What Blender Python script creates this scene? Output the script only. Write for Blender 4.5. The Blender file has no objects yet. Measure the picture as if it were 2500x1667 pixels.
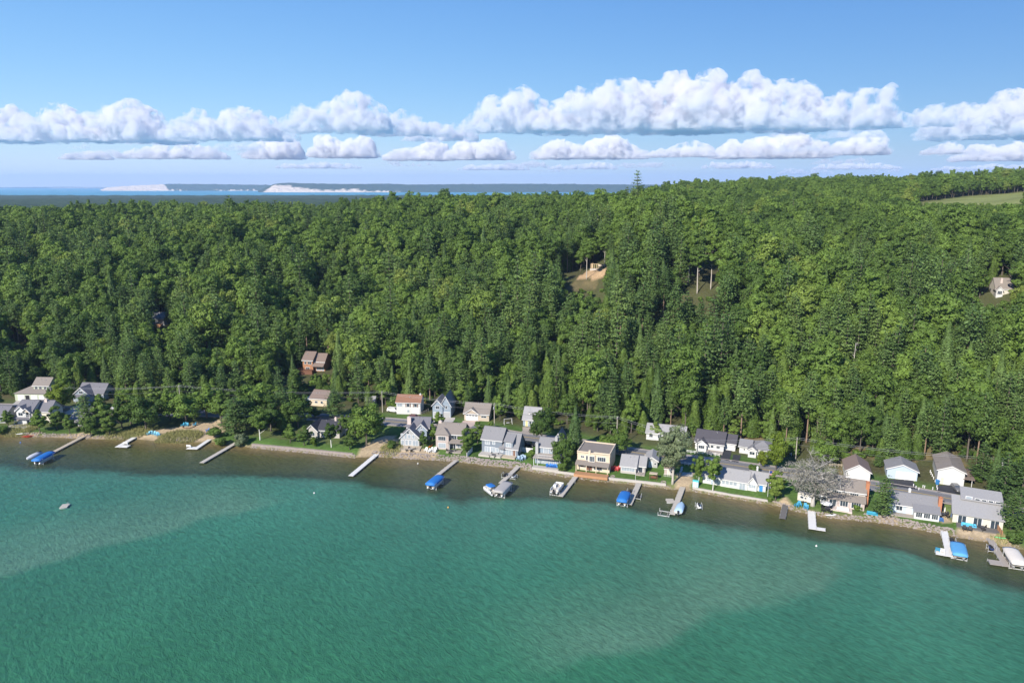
import bpy, bmesh, math, random
import numpy as np
from mathutils import Vector, Matrix

# ---------------------------------------------------------------- camera, sky, sun, exposure
SC = bpy.context.scene
COL = SC.collection
FPX, CX, CY, HORIZ, CAMH = 1800.0, 1250.0, 833.5, 452.0, 90.0
PITCH = math.atan((CY - HORIZ) / FPX)
cam_data = bpy.data.cameras.new('camera')
cam_data.sensor_width = 36.0
cam_data.lens = FPX / 2500.0 * 36.0
cam_data.clip_start = 1.0
cam_data.clip_end = 200000.0
cam = bpy.data.objects.new('camera', cam_data)
COL.objects.link(cam)
cam.location = (0, 0, CAMH)
cam.rotation_euler = (math.pi / 2 - PITCH, 0, 0)
SC.camera = cam

SUN_AZ, SUN_EL = math.radians(36), math.radians(33)      # light travels forward and to the right
world = bpy.data.worlds.new('World'); SC.world = world
world.use_nodes = True
wn = world.node_tree.nodes; wl = world.node_tree.links
sky = wn.new('ShaderNodeTexSky'); sky.sky_type = 'NISHITA'; sky.sun_disc = False
sky.sun_elevation = SUN_EL
sky.sun_rotation = math.pi - SUN_AZ
sky.altitude = 200; sky.air_density = 1.0; sky.dust_density = 0.0; sky.ozone_density = 2.5
bgn = wn['Background']; bgn.inputs['Strength'].default_value = 0.075
# one colour grade over the whole sky: cooler, with a gentler brightening towards the horizon
sp_ = wn.new('ShaderNodeSeparateColor'); cb_ = wn.new('ShaderNodeCombineColor'); wl.new(sky.outputs[0], sp_.inputs[0])
for k_, (gain, gam) in enumerate(((.62, 1.0), (.74, .76), (.94, .46))):
    a_ = wn.new('ShaderNodeMath'); a_.operation = 'MULTIPLY'; a_.inputs[1].default_value = .1; wl.new(sp_.outputs[k_], a_.inputs[0])
    p_ = wn.new('ShaderNodeMath'); p_.operation = 'POWER'; p_.inputs[1].default_value = gam; wl.new(a_.outputs[0], p_.inputs[0])
    m_ = wn.new('ShaderNodeMath'); m_.operation = 'MULTIPLY'; m_.inputs[1].default_value = gain * 10; wl.new(p_.outputs[0], m_.inputs[0]); wl.new(m_.outputs[0], cb_.inputs[k_])
wl.new(cb_.outputs[0], bgn.inputs['Color'])

sun_data = bpy.data.lights.new('sun', 'SUN')
sun_data.energy = 5.0; sun_data.angle = math.radians(0.5); sun_data.color = (1.0, 0.94, 0.84)
sun = bpy.data.objects.new('sun', sun_data); COL.objects.link(sun)
sd = Vector((math.sin(SUN_AZ) * math.cos(SUN_EL), math.cos(SUN_AZ) * math.cos(SUN_EL), -math.sin(SUN_EL)))
sun.rotation_euler = sd.to_track_quat('-Z', 'Y').to_euler()
sun.location = (-300, -300, 400)
vs = SC.view_settings
vs.view_transform = 'Standard'; vs.look = 'None'; vs.exposure = 0.60; vs.gamma = 1.0; vs.use_curve_mapping = False
SC.render.engine = 'CYCLES'
SC.cycles.use_denoising = True
SC.cycles.max_bounces = 14; SC.cycles.diffuse_bounces = 3; SC.cycles.glossy_bounces = 2
SC.cycles.transmission_bounces = 3; SC.cycles.transparent_max_bounces = 6; SC.cycles.volume_bounces = 12

RNG = np.random.default_rng(11)
rnd = random.Random(7)

# ---------------------------------------------------------------- pixel <-> world
SP, CP = math.sin(PITCH), math.cos(PITCH)
def ray(px, py):
    u = (px - CX) / FPX; v = (py - CY) / FPX
    return np.array((u, CP - v * SP, -(SP + v * CP)))
def W(px, py, z=0.0):
    d = ray(px, py); t = (CAMH - z) / -d[2]
    return Vector((d[0] * t, d[1] * t, z))
def project(x, y, z):
    dz = z - CAMH
    depth = y * CP - dz * SP
    up = y * SP + dz * CP
    return CX + FPX * x / depth, CY - FPX * up / depth, depth

def vnoise(x, y, seed=0):
    xi = np.floor(x).astype(np.int64); yi = np.floor(y).astype(np.int64)
    xf = x - xi; yf = y - yi
    xf = xf * xf * (3 - 2 * xf); yf = yf * yf * (3 - 2 * yf)
    def h(a, b):
        n = (a * 374761393 + b * 668265263 + seed * 982451653) & 0x7fffffff
        n = ((n ^ (n >> 13)) * 1274126177) & 0x7fffffff
        return ((n ^ (n >> 16)) & 0xffff) / 65535.0
    return (h(xi, yi) * (1 - xf) + h(xi + 1, yi) * xf) * (1 - yf) + (h(xi, yi + 1) * (1 - xf) + h(xi + 1, yi + 1) * xf) * yf
def fbm(x, y, seed=0, o=4):
    r = 0; a = 0.5
    for i in range(o):
        r = r + a * vnoise(x, y, seed + i); x = x * 2.03 + 7.1; y = y * 2.03 + 3.7; a *= 0.5
    return r

# ---------------------------------------------------------------- shoreline, road, terrain
SHORE_PX = [(-500, 1052), (-200, 1056), (0, 1060), (60, 1065), (191, 1070), (223, 1071), (361, 1074), (400, 1080), (468, 1079), (518, 1079), (569, 1087),
            (607, 1092), (705, 1101), (865, 1117), (918, 1115), (1015, 1121), (1107, 1126), (1187, 1137), (1263, 1144), (1300, 1151),
            (1391, 1165), (1477, 1176), (1554, 1184), (1639, 1194), (1690, 1199), (1777, 1215), (1898, 1235), (1972, 1254), (2030, 1265),
            (2125, 1273), (2200, 1283), (2253, 1294), (2365, 1316), (2418, 1324), (2457, 1335), (2500, 1341), (2700, 1380), (3000, 1440)]
ROAD_PX = [(-500, 985), (0, 992), (176, 1000), (400, 1006), (700, 1013), (939, 1027), (1187, 1049), (1273, 1066), (1430, 1082), (1563, 1107), (1777, 1132), (1824, 1140),
           (2068, 1172), (2100, 1179), (2263, 1206), (2345, 1221), (2500, 1252), (2700, 1290), (3000, 1350)]
DROP_PX = [(-500, 1115), (0, 1134), (450, 1151), (660, 1161), (875, 1174), (1000, 1200), (1110, 1214), (1315, 1220), (1430, 1228), (1500, 1235), (1611, 1264),
           (1800, 1285), (1934, 1308), (2049, 1319), (2144, 1333), (2222, 1350), (2304, 1382), (2386, 1400), (2500, 1425), (2800, 1490)]
def curve(pts, z):
    w = sorted([tuple(W(a, b, z)[:2]) for a, b in pts])
    return np.array([p[0] for p in w]), np.array([p[1] for p in w])
SX, SY = curve(SHORE_PX, 0.0)
RX, RY = curve(ROAD_PX, 2.9)
DX, DY = curve(DROP_PX, 0.0)
def extrap(x, X, Y, ls, rs):
    x = np.asarray(x, float)
    y = np.interp(x, X, Y)
    return y + np.where(x < X[0], (x - X[0]) * ls, 0) + np.where(x > X[-1], (x - X[-1]) * rs, 0)
def smooth_curve(X, Y, w, ls, rs):
    xs = np.arange(-700, 600, 2.0); ys = extrap(xs, X, Y, ls, rs)
    k = np.hanning(w); k /= k.sum()
    ys2 = np.convolve(np.pad(ys, w // 2, mode='edge'), k, mode='valid')[:len(xs)]
    ys2[:w] = ys[:w]; ys2[-w:] = ys[-w:]
    return xs, ys2
RXs, RYs = smooth_curve(RX, RY, 15, -.05, -.5)
def shore_y(x): return extrap(x, SX, SY, -.05, -.5)
def road_y(x): return extrap(x, RXs, RYs, -.05, -.5)
def drop_y(x): return extrap(x, DX, DY, -.05, -.5)
def smst(a, b, x):
    t = np.clip((x - a) / (b - a), 0, 1); return t * t * (3 - 2 * t)

HT = [0, 12, 25, 45, 65, 105, 170, 250, 370]
HH = [0, .4, 1.6, 5, 10, 22, 38, 48, 58]
def terrain(x, y):
    x = np.asarray(x, float); y = np.asarray(y, float)
    s = (y - shore_y(x)) * .96
    near = np.where(s < 0, np.maximum(-5, s * .10 - .15), np.interp(s, [0, 1.8, 6, 40], [-.15, 1.0, 1.3, 2.9]))
    ry = road_y(x)
    # road bench is level across
    rd = np.abs(y - ry); b = 1 - smst(3.5, 9, rd)
    near = np.where(s > 3, near * (1 - b) + 2.8 * b, near)
    t = y - (ry + 10)
    u = x / np.maximum(y, 60)
    rz = np.interp(u, [-.75, -.35, -.17, .1, .2, .3, .5, .7], [44, 48, 55, 63, 69, 77, 82, 90]) - 3
    rt = np.interp(u, [-.75, -.2, .1, .28, .65], [430, 520, 590, 720, 900])
    hill = np.interp(t, HT, HH) * np.interp(u, [-.7, -.2, .1], [.80, .93, 1])
    k = np.clip((t - 370) / (rt - 370), 0, 1)
    h37 = 58 * np.interp(u, [-.7, -.2, .1], [.80, .93, 1]); hill = np.where(t > 370, h37 + (rz - h37) * k, hill)
    dr = smst(0, 750, t - rt)
    hill = hill * (1 - dr) + dr * 1.0
    amp = smst(35, 160, t) * (1 - .6 * smst(300, 600, t)) * (1 - dr)
    sp = fbm(x / 95 + 3, y / 260 + .35 * x / 95, 5, 3) - .45
    hill = hill + amp * (46 * sp)
    # hollow between the spurs at the left
    hill = hill - 9 * np.exp(-(((x + 105) / 30) ** 2 + ((y - 395 - .3 * (x + 105)) / 60) ** 2)) + 6 * np.exp(-(((x + 40) / 45) ** 2 + ((y - 455) / 55) ** 2))
    hill = hill - 7 * np.exp(-(((x + 185) / 30) ** 2 + ((y - 430) / 60) ** 2))
    micro = (fbm(x / 9, y / 9, 9, 3) - .45) * (.25 + 1.2 * smst(10, 60, t)) * smst(1.5, 5, s) * (1 - b)
    hm = smst(0, 30, t)
    return near * (1 - hm * .0) + np.where(t > 0, hill, 0) + micro
def tz(x, y): return float(terrain(np.array([x]), np.array([y]))[0])
def P(px, py):
    d = ray(px, py); T = np.arange(150, 1400, 1.0) / d[1]
    x = d[0] * T; y = d[1] * T; z = CAMH + d[2] * T
    g = np.maximum(terrain(x, y), 0)
    i = int(np.argmax(z <= g)) if (z <= g).any() else len(T) - 1
    i = max(i, 1); a = z[i - 1] - g[i - 1]; c = z[i] - g[i]
    k = a / (a - c) if a != c else 0
    return Vector((x[i - 1] + k * (x[i] - x[i - 1]), y[i - 1] + k * (y[i] - y[i - 1]), g[i - 1] + k * (g[i] - g[i - 1])))
def tangent(x, w=22, fn=shore_y):
    return math.atan2(float(fn(x + w) - fn(x - w)), 2 * w)

# ---------------------------------------------------------------- materials
MATS = {}
def mat(name, col, rough=.75, var=.12, scale=1.2, metal=0.0, bump=0.0, spec=.3):
    if name in MATS: return MATS[name]
    m = bpy.data.materials.new(name); m.use_nodes = True
    nt = m.node_tree; N = nt.nodes; L = nt.links; b = N['Principled BSDF']
    b.inputs['Roughness'].default_value = rough; b.inputs['Metallic'].default_value = metal
    b.inputs['Specular IOR Level'].default_value = spec
    tc = N.new('ShaderNodeTexCoord'); nz = N.new('ShaderNodeTexNoise')
    nz.inputs['Scale'].default_value = scale; nz.inputs['Detail'].default_value = 5; nz.inputs['Roughness'].default_value = .65
    L.new(tc.outputs['Object'], nz.inputs['Vector'])
    mx = N.new('ShaderNodeMix'); mx.data_type = 'RGBA'
    mx.inputs['A'].default_value = tuple(c * (1 - var) for c in col) + (1,)
    mx.inputs['B'].default_value = tuple(min(1, c * (1 + var)) for c in col) + (1,)
    L.new(nz.outputs['Fac'], mx.inputs['Factor']); L.new(mx.outputs['Result'], b.inputs['Base Color'])
    if bump:
        bp = N.new('ShaderNodeBump'); bp.inputs['Strength'].default_value = bump; bp.inputs['Distance'].default_value = .05
        L.new(nz.outputs['Fac'], bp.inputs['Height']); L.new(bp.outputs['Normal'], b.inputs['Normal'])
    MATS[name] = m; return m
def roofmat(name, col):
    """asphalt shingle: courses as fine relief"""
    m = mat(name, col, .9, .16, 2.5)
    N = m.node_tree.nodes; L = m.node_tree.links; b = N['Principled BSDF']
    tc = N.new('ShaderNodeTexCoord'); br = N.new('ShaderNodeTexBrick')
    br.inputs['Scale'].default_value = 1.6; br.inputs['Mortar Size'].default_value = .03
    L.new(tc.outputs['Object'], br.inputs['Vector'])
    bp = N.new('ShaderNodeBump'); bp.inputs['Strength'].default_value = .4; bp.inputs['Distance'].default_value = .03
    L.new(br.outputs['Fac'], bp.inputs['Height']); L.new(bp.outputs['Normal'], b.inputs['Normal'])
    return m

def leafmat(name, dark, light, warm, kwarm=.06, trans=.28):
    m = bpy.data.materials.new(name); m.use_nodes = True
    nt = m.node_tree; N = nt.nodes; L = nt.links
    for n in list(N): N.remove(n)
    out = N.new('ShaderNodeOutputMaterial'); oi = N.new('ShaderNodeObjectInfo')
    nz = N.new('ShaderNodeTexNoise'); nz.inputs['Scale'].default_value = .018; nz.inputs['Detail'].default_value = 3
    L.new(oi.outputs['Location'], nz.inputs['Vector'])
    a = N.new('ShaderNodeMath'); a.operation = 'MULTIPLY_ADD'; a.inputs[1].default_value = .7
    L.new(oi.outputs['Random'], a.inputs[0])
    s = N.new('ShaderNodeMath'); s.operation = 'MULTIPLY_ADD'; s.inputs[1].default_value = 1.9; s.inputs[2].default_value = -.80
    L.new(nz.outputs['Fac'], s.inputs[0]); L.new(s.outputs[0], a.inputs[2])
    rp = N.new('ShaderNodeValToRGB'); e = rp.color_ramp.elements
    e[0].position = 0; e[0].color = tuple(dark) + (1,)
    e[1].position = .82; e[1].color = tuple(light) + (1,)
    n1 = e.new(1.0 - kwarm); n1.color = tuple(.5 * (p + q) for p, q in zip(light, warm)) + (1,)
    n2 = e.new(1.0); n2.color = tuple(warm) + (1,)
    L.new(a.outputs[0], rp.inputs[0])
    tc = N.new('ShaderNodeTexCoord'); n3 = N.new('ShaderNodeTexNoise'); n3.inputs['Scale'].default_value = .9; n3.inputs['Detail'].default_value = 4
    L.new(tc.outputs['Object'], n3.inputs['Vector'])
    mr = N.new('ShaderNodeMapRange'); mr.inputs[1].default_value = .3; mr.inputs[2].default_value = .7; mr.inputs[3].default_value = .65; mr.inputs[4].default_value = 1.35
    L.new(n3.outputs['Fac'], mr.inputs[0])
    mul = N.new('ShaderNodeMix'); mul.data_type = 'RGBA'; mul.blend_type = 'MULTIPLY'; mul.inputs['Factor'].default_value = 1
    L.new(rp.outputs[0], mul.inputs['A']); L.new(mr.outputs[0], mul.inputs['B'])
    d = N.new('ShaderNodeBsdfPrincipled'); d.inputs['Roughness'].default_value = .6; d.inputs['Specular IOR Level'].default_value = .25
    t = N.new('ShaderNodeBsdfTranslucent'); mx = N.new('ShaderNodeMixShader'); mx.inputs[0].default_value = trans
    L.new(mul.outputs['Result'], d.inputs['Base Color'])
    tcx = N.new('ShaderNodeMix'); tcx.data_type = 'RGBA'; tcx.blend_type = 'MULTIPLY'; tcx.inputs['Factor'].default_value = 1
    tcx.inputs['B'].default_value = (1.25, 1.15, .5, 1)
    L.new(mul.outputs['Result'], tcx.inputs['A']); L.new(tcx.outputs['Result'], t.inputs['Color'])
    L.new(d.outputs[0], mx.inputs[1]); L.new(t.outputs[0], mx.inputs[2]); L.new(mx.outputs[0], out.inputs['Surface'])
    MATS[name] = m; return m

# ---------------------------------------------------------------- mesh helpers
def tag(o, label=None, cat=None, group=None, kind=None):
    if label: o['label'] = label
    if cat: o['category'] = cat
    if group: o['group'] = group
    if kind: o['kind'] = kind
    return o
def empty(name, loc, rz=0.0, label=None, cat=None, group=None):
    o = bpy.data.objects.new(name, None); COL.objects.link(o)
    o.location = loc; o.rotation_euler = (0, 0, rz); o.empty_display_size = .5
    return tag(o, label, cat, group)
def link_mesh(name, me, parent=None):
    o = bpy.data.objects.new(name, me); COL.objects.link(o); o.parent = parent; return o
def mesh_np(name, verts, faces, mats, smooth=False, midx=None):
    """verts (N,3), faces (M,k) arrays with one k"""
    me = bpy.data.meshes.new(name)
    verts = np.asarray(verts, np.float32); faces = np.asarray(faces, np.int32)
    me.vertices.add(len(verts)); me.vertices.foreach_set('co', verts.ravel())
    k = faces.shape[1]
    me.loops.add(faces.size); me.loops.foreach_set('vertex_index', faces.ravel())
    me.polygons.add(len(faces)); me.polygons.foreach_set('loop_start', np.arange(0, faces.size, k, dtype=np.int32))
    if midx is not None: me.polygons.foreach_set('material_index', np.asarray(midx, np.int32))
    for m in mats: me.materials.append(m)
    me.update(calc_edges=True)
    me.polygons.foreach_set('use_smooth', np.full(len(faces), bool(smooth)))
    return me
class MB:
    def __init__(s): s.v = []; s.f = []
    def add(s, v, f):
        b = len(s.v); s.v += [tuple(q) for q in v]; s.f += [tuple(i + b for i in g) for g in f]; return s
    def box(s, x0, x1, y0, y1, z0, z1):
        return s.add([(x0, y0, z0), (x1, y0, z0), (x1, y1, z0), (x0, y1, z0), (x0, y0, z1), (x1, y0, z1), (x1, y1, z1), (x0, y1, z1)],
                     [(0, 3, 2, 1), (4, 5, 6, 7), (0, 1, 5, 4), (1, 2, 6, 5), (2, 3, 7, 6), (3, 0, 4, 7)])
    def extr(s, prof, a, b, axis):
        """profile of (p,q) extruded along axis 'x' (p=y,q=z) or 'y' (p=x,q=z)"""
        n = len(prof)
        if axis == 'x': v = [(a, p, q) for p, q in prof] + [(b, p, q) for p, q in prof]
        elif axis == 'y': v = [(p, a, q) for p, q in prof] + [(p, b, q) for p, q in prof]
        else: v = [(p, q, a) for p, q in prof] + [(p, q, b) for p, q in prof]
        f = [tuple(range(n)), tuple(range(2 * n - 1, n - 1, -1))] + [(i, i + n, (i + 1) % n + n, (i + 1) % n) for i in range(n)]
        return s.add(v, f)
    def tube(s, pts, rad, n=6):
        pts = [Vector(p) for p in pts]
        if not hasattr(rad, '__len__'): rad = [rad] * len(pts)
        rings = []
        for i, p in enumerate(pts):
            d = (pts[min(i + 1, len(pts) - 1)] - pts[max(i - 1, 0)])
            d = d.normalized() if d.length > 1e-6 else Vector((0, 0, 1))
            a = d.cross(Vector((0, 0, 1)));
            if a.length < .05: a = d.cross(Vector((1, 0, 0)))
            a.normalize(); b = d.cross(a)
            rings.append([p + a * rad[i] * math.cos(2 * math.pi * k / n) + b * rad[i] * math.sin(2 * math.pi * k / n) for k in range(n)])
        v = [q for r in rings for q in r]; f = []
        for i in range(len(pts) - 1):
            for k in range(n):
                f.append((i * n + k, i * n + (k + 1) % n, (i + 1) * n + (k + 1) % n, (i + 1) * n + k))
        f.append(tuple(range(n - 1, -1, -1))); f.append(tuple((len(pts) - 1) * n + k for k in range(n)))
        return s.add(v, f)
    def loft(s, rings, close=True):
        n = len(rings[0]); v = [q for r in rings for q in r]; f = []
        for i in range(len(rings) - 1):
            for k in range(n if close else n - 1):
                f.append((i * n + k, i * n + (k + 1) % n, (i + 1) * n + (k + 1) % n, (i + 1) * n + k))
        f.append(tuple(range(n - 1, -1, -1))); f.append(tuple((len(rings) - 1) * n + k for k in range(n)))
        return s.add(v, f)
    def mesh(s, name, m, smooth=False):
        me = bpy.data.meshes.new(name); me.from_pydata(s.v, [], s.f)
        bm = bmesh.new(); bm.from_mesh(me); bmesh.ops.recalc_face_normals(bm, faces=bm.faces); bm.to_mesh(me); bm.free()
        if isinstance(m, (list, tuple)):
            for q in m: me.materials.append(q)
        elif m: me.materials.append(m)
        if smooth: me.polygons.foreach_set('use_smooth', np.full(len(me.polygons), True))
        me.update(); return me
    def build(s, name, m, parent=None, smooth=False):
        return link_mesh(name, s.mesh(name, m, smooth), parent)

def children(o): return list(o.children)
def copy_tree(o, parent=None):
    c = o.copy(); COL.objects.link(c); c.parent = parent
    for ch in children(o): copy_tree(ch, c)
    return c

# ---------------------------------------------------------------- ground
def inpoly(px, py, poly):
    c = np.zeros(px.shape, bool); n = len(poly)
    for i in range(n):
        x0, y0 = poly[i]; x1, y1 = poly[(i + 1) % n]
        if y0 == y1: continue
        k = ((y0 > py) != (y1 > py)) & (px < (x1 - x0) * (py - y0) / (y1 - y0) + x0); c ^= k
    return c
SAND = [[(330, 1100), (330, 1066), (370, 1052), (440, 1040), (470, 1032), (540, 1026), (545, 1050), (520, 1075), (515, 1100)],
        [(0, 1075), (0, 1062), (90, 1058), (170, 1062), (200, 1055), (230, 1064), (330, 1066), (330, 1090)],
        [(865, 1125), (880, 1090), (935, 1065), (965, 1062), (975, 1078), (960, 1100), (945, 1112), (930, 1125)],
        [(930, 1130), (960, 1105), (985, 1092), (1035, 1094), (1062, 1100), (1066, 1114), (1070, 1135)],
        [(1645, 1200), (1648, 1172), (1655, 1155), (1690, 1155), (1692, 1175), (1690, 1205)],
        [(1905, 1245), (1905, 1218), (1925, 1215), (1932, 1238)],
        [(2150, 1285), (2140, 1262), (2165, 1255), (2185, 1264), (2200, 1290)],
        [(2330, 1320), (2330, 1296), (2340, 1288), (2410, 1293), (2440, 1296), (2470, 1318), (2480, 1345), (2400, 1335)],
        [(2280, 1262), (2290, 1248), (2312, 1248), (2325, 1272), (2300, 1275)]]
CLEARSLOPE = [(1378, 712), (1404, 682), (1460, 684), (1458, 706), (1430, 710)]
DRY = [CLEARSLOPE, [(2040, 1170), (2060, 1090), (2200, 1085), (2340, 1100), (2370, 1150), (2330, 1110), (2240, 1125), (2180, 1150), (2120, 1120)],
       [(1740, 1060), (1760, 1030), (1860, 1060), (1880, 1090), (1800, 1085)],
       [(955, 1010), (940, 990), (960, 965), (1060, 960), (1050, 985), (965, 985)],
       ]
FIELD = [(2190, 506), (2330, 482), (2500, 470), (2700, 470), (2700, 506)]
CLEARSAND = [(1407, 680), (1425, 668), (1441, 658), (1478, 655), (1478, 668), (1470, 676), (1458, 681)]
xs = np.unique(np.concatenate([np.arange(-1500, -300, 24), np.arange(-300, -215, 5), np.arange(-215, 190, 1.5), np.arange(190, 300, 5), np.arange(300, 1700, 24)]))
ys = np.unique(np.concatenate([np.arange(120, 165, 3), np.arange(165, 330, 1.5), np.arange(330, 500, 4), np.arange(500, 1000, 9), np.arange(1000, 2300, 26)]))
XX, YY = np.meshgrid(xs, ys)
ZZ = terrain(XX, YY)
gv = np.stack([XX.ravel(), YY.ravel(), ZZ.ravel()], 1)
nx, ny = len(xs), len(ys)
ii = (np.arange(ny - 1)[:, None] * nx + np.arange(nx - 1)[None, :]).ravel()
gf = np.stack([ii, ii + 1, ii + nx + 1, ii + nx], 1)
def grid_mesh(name, v, f, m, smooth=True): return mesh_np(name, v, f, [m], smooth)
ppx, ppy, pd = project(gv[:, 0], gv[:, 1], gv[:, 2])
sdist = (gv[:, 1] - shore_y(gv[:, 0])) * .96
td = gv[:, 1] - (road_y(gv[:, 0]) + 10)
nz = fbm(gv[:, 0] / 6, gv[:, 1] / 6, 21, 4)
nzb = fbm(gv[:, 0] / 1.7, gv[:, 1] / 1.7, 31, 2)
GR, SA, FL, DRYC, BED = (np.array(c) for c in ((.075, .135, .030), (.44, .34, .22), (.060, .050, .028), (.19, .15, .075), (.20, .16, .09)))
col = np.tile(GR, (len(gv), 1)) * (.62 + .85 * nz)[:, None]; kd = smst(.5, .72, fbm(gv[:, 0] / 11 + 9, gv[:, 1] / 11, 23, 3)) * .45; col = col * (1 - kd[:, None]) + kd[:, None] * np.array((.15, .15, .06))
wild = smst(-2, 4, td + 6 * (nz - .45))
col = col * (1 - wild[:, None]) + wild[:, None] * (FL * (1 - nz[:, None]) * 1.1 + np.array((.07, .085, .03)) * nz[:, None] * 1.2)
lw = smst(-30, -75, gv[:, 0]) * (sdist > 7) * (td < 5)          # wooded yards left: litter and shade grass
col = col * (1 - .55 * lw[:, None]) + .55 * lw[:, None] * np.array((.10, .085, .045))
for poly in DRY:
    k = inpoly(ppx, ppy, poly) * (.45 + .55 * smst(.35, .6, nz)); col = col * (1 - k[:, None]) + k[:, None] * DRYC * (.8 + .5 * nzb[:, None])
k = inpoly(ppx, ppy, FIELD) * (ppy < 520) * (gv[:, 1] > 450); col = col * (1 - k[:, None]) + k[:, None] * np.array((.19, .21, .07)) * (.6 + .9 * nz[:, None])
for poly in SAND:
    k = inpoly(ppx, ppy, poly) * 1.0; col = col * (1 - k[:, None]) + k[:, None] * SA * (.85 + .3 * nzb[:, None])
k = inpoly(ppx, ppy, CLEARSAND) * 1.0; col = col * (1 - k[:, None]) + k[:, None] * np.array((.45, .31, .18)) * (.8 + .4 * nzb[:, None])
k = smst(1.6, .4, sdist); col = col * (1 - k[:, None]) + k[:, None] * np.array((.26, .20, .12)) * (.7 + .6 * nzb[:, None])
k = smst(.2, -1, sdist); col = col * (1 - k[:, None]) + k[:, None] * BED
gm = bpy.data.materials.new('ground'); gm.use_nodes = True
N = gm.node_tree.nodes; L = gm.node_tree.links; b = N['Principled BSDF']; b.inputs['Roughness'].default_value = .95; b.inputs['Specular IOR Level'].default_value = .1
at = N.new('ShaderNodeAttribute'); at.attribute_name = 'gcol'
tc = N.new('ShaderNodeTexCoord'); n1 = N.new('ShaderNodeTexNoise'); n1.inputs['Scale'].default_value = 1.1; n1.inputs['Detail'].default_value = 6; n1.inputs['Roughness'].default_value = .7
L.new(tc.outputs['Object'], n1.inputs['Vector'])
mr = N.new('ShaderNodeMapRange'); mr.inputs[1].default_value = .3; mr.inputs[2].default_value = .7; mr.inputs[3].default_value = .7; mr.inputs[4].default_value = 1.3
L.new(n1.outputs['Fac'], mr.inputs[0])
mu = N.new('ShaderNodeMix'); mu.data_type = 'RGBA'; mu.blend_type = 'MULTIPLY'; mu.inputs['Factor'].default_value = 1
L.new(at.outputs['Color'], mu.inputs['A']); L.new(mr.outputs[0], mu.inputs['B']); L.new(mu.outputs['Result'], b.inputs['Base Color'])
bp = N.new('ShaderNodeBump'); bp.inputs['Strength'].default_value = .6; bp.inputs['Distance'].default_value = .25
L.new(n1.outputs['Fac'], bp.inputs['Height']); L.new(bp.outputs['Normal'], b.inputs['Normal'])
gme = grid_mesh('ground', gv, gf, gm)
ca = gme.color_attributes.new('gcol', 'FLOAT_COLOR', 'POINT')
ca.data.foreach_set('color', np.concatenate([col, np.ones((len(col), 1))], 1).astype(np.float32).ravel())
tag(link_mesh('ground', gme), 'grassy shore and wooded hillside rising behind the road', kind='structure')

# ---------------------------------------------------------------- the lake
xs = np.unique(np.concatenate([np.arange(-3000, -300, 60), np.arange(-300, 300, 2.5), np.arange(300, 3000, 60)]))
ys = np.unique(np.concatenate([np.arange(-2500, 60, 60), np.arange(60, 300, 2.5), np.arange(300, 421, 30)]))
XX, YY = np.meshgrid(xs, ys); x = XX.ravel(); y = YY.ravel()
wv = np.stack([x, y, np.zeros_like(x)], 1); nx, ny = len(xs), len(ys)
ii = (np.arange(ny - 1)[:, None] * nx + np.arange(nx - 1)[None, :]).ravel()
wf = np.stack([ii, ii + 1, ii + nx + 1, ii + nx], 1)
sh = shore_y(x); dy_ = drop_y(x)
q = (sh - y) / np.maximum(sh - dy_, 2)
wob = (fbm(x / 14, y / 14, 41, 4) - .47)
q2 = np.where(q < 1, q, 1 + (dy_ - y) / 30.0) + wob * .38
def segdist(ax, ay, bx, by):
    a = W(ax, ay); b = W(bx, by); d = np.array((b.x - a.x, b.y - a.y)); l = np.dot(d, d)
    t = np.clip(((x - a.x) * d[0] + (y - a.y) * d[1]) / l, -.3, 1.1)
    ex = x - a.x - t * d[0]; ey = y - a.y - t * d[1]
    side = (x - a.x) * d[1] - (y - a.y) * d[0]
    return np.hypot(ex, ey) * np.sign(side), t
bar = np.zeros_like(x)
for A, wid in (((0, 1415, 690, 1218), 24), ((1480, 1600, 2110, 1372), 20)):
    dd, t = segdist(*A)            # sharp edge lakeward (side > 0), soft on the shore side
    dd = dd + wob * 14 + 4 * (fbm(x / 60, y / 60, 47, 2) - .4)
    bar = np.maximum(bar, smst(2.5, -1.5, dd) * smst(-wid * 1.8, 0, dd) * smst(-.3, .05, t) * smst(1.08, .8, t))
wm = bpy.data.materials.new('lake_water'); wm.use_nodes = True
N = wm.node_tree.nodes; L = wm.node_tree.links; b = N['Principled BSDF']
b.inputs['Roughness'].default_value = .16; b.inputs['IOR'].default_value = 1.33; b.inputs['Specular IOR Level'].default_value = .35
at = N.new('ShaderNodeAttribute'); at.attribute_name = 'depth_zone'
at2 = N.new('ShaderNodeAttribute'); at2.attribute_name = 'sandbar'
tc = N.new('ShaderNodeTexCoord')
def noise(scale, detail=4, rough=.6, sx=1, sy=1, rot=0, dist=0):
    mp = N.new('ShaderNodeMapping'); mp.inputs['Scale'].default_value = (sx, sy, 1); mp.inputs['Rotation'].default_value = (0, 0, 0)
    vr = N.new('ShaderNodeVectorRotate'); vr.rotation_type = 'Z_AXIS'; vr.inputs['Angle'].default_value = rot; L.new(tc.outputs['Object'], vr.inputs['Vector']); L.new(vr.outputs[0], mp.inputs['Vector'])
    n = N.new('ShaderNodeTexNoise'); n.inputs['Scale'].default_value = scale; n.inputs['Detail'].default_value = detail; n.inputs['Roughness'].default_value = rough; n.inputs['Distortion'].default_value = dist
    L.new(mp.outputs[0], n.inputs['Vector']); return n
def ramp(stops):
    r = N.new('ShaderNodeValToRGB'); e = r.color_ramp.elements
    e[0].position = stops[0][0]; e[0].color = stops[0][1] + (1,); e[1].position = stops[-1][0]; e[1].color = stops[-1][1] + (1,)
    for p_, c_ in stops[1:-1]: k_ = e.new(p_); k_.color = c_ + (1,)
    return r
nb = noise(.16, 5, .65)           # weed patches
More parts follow.
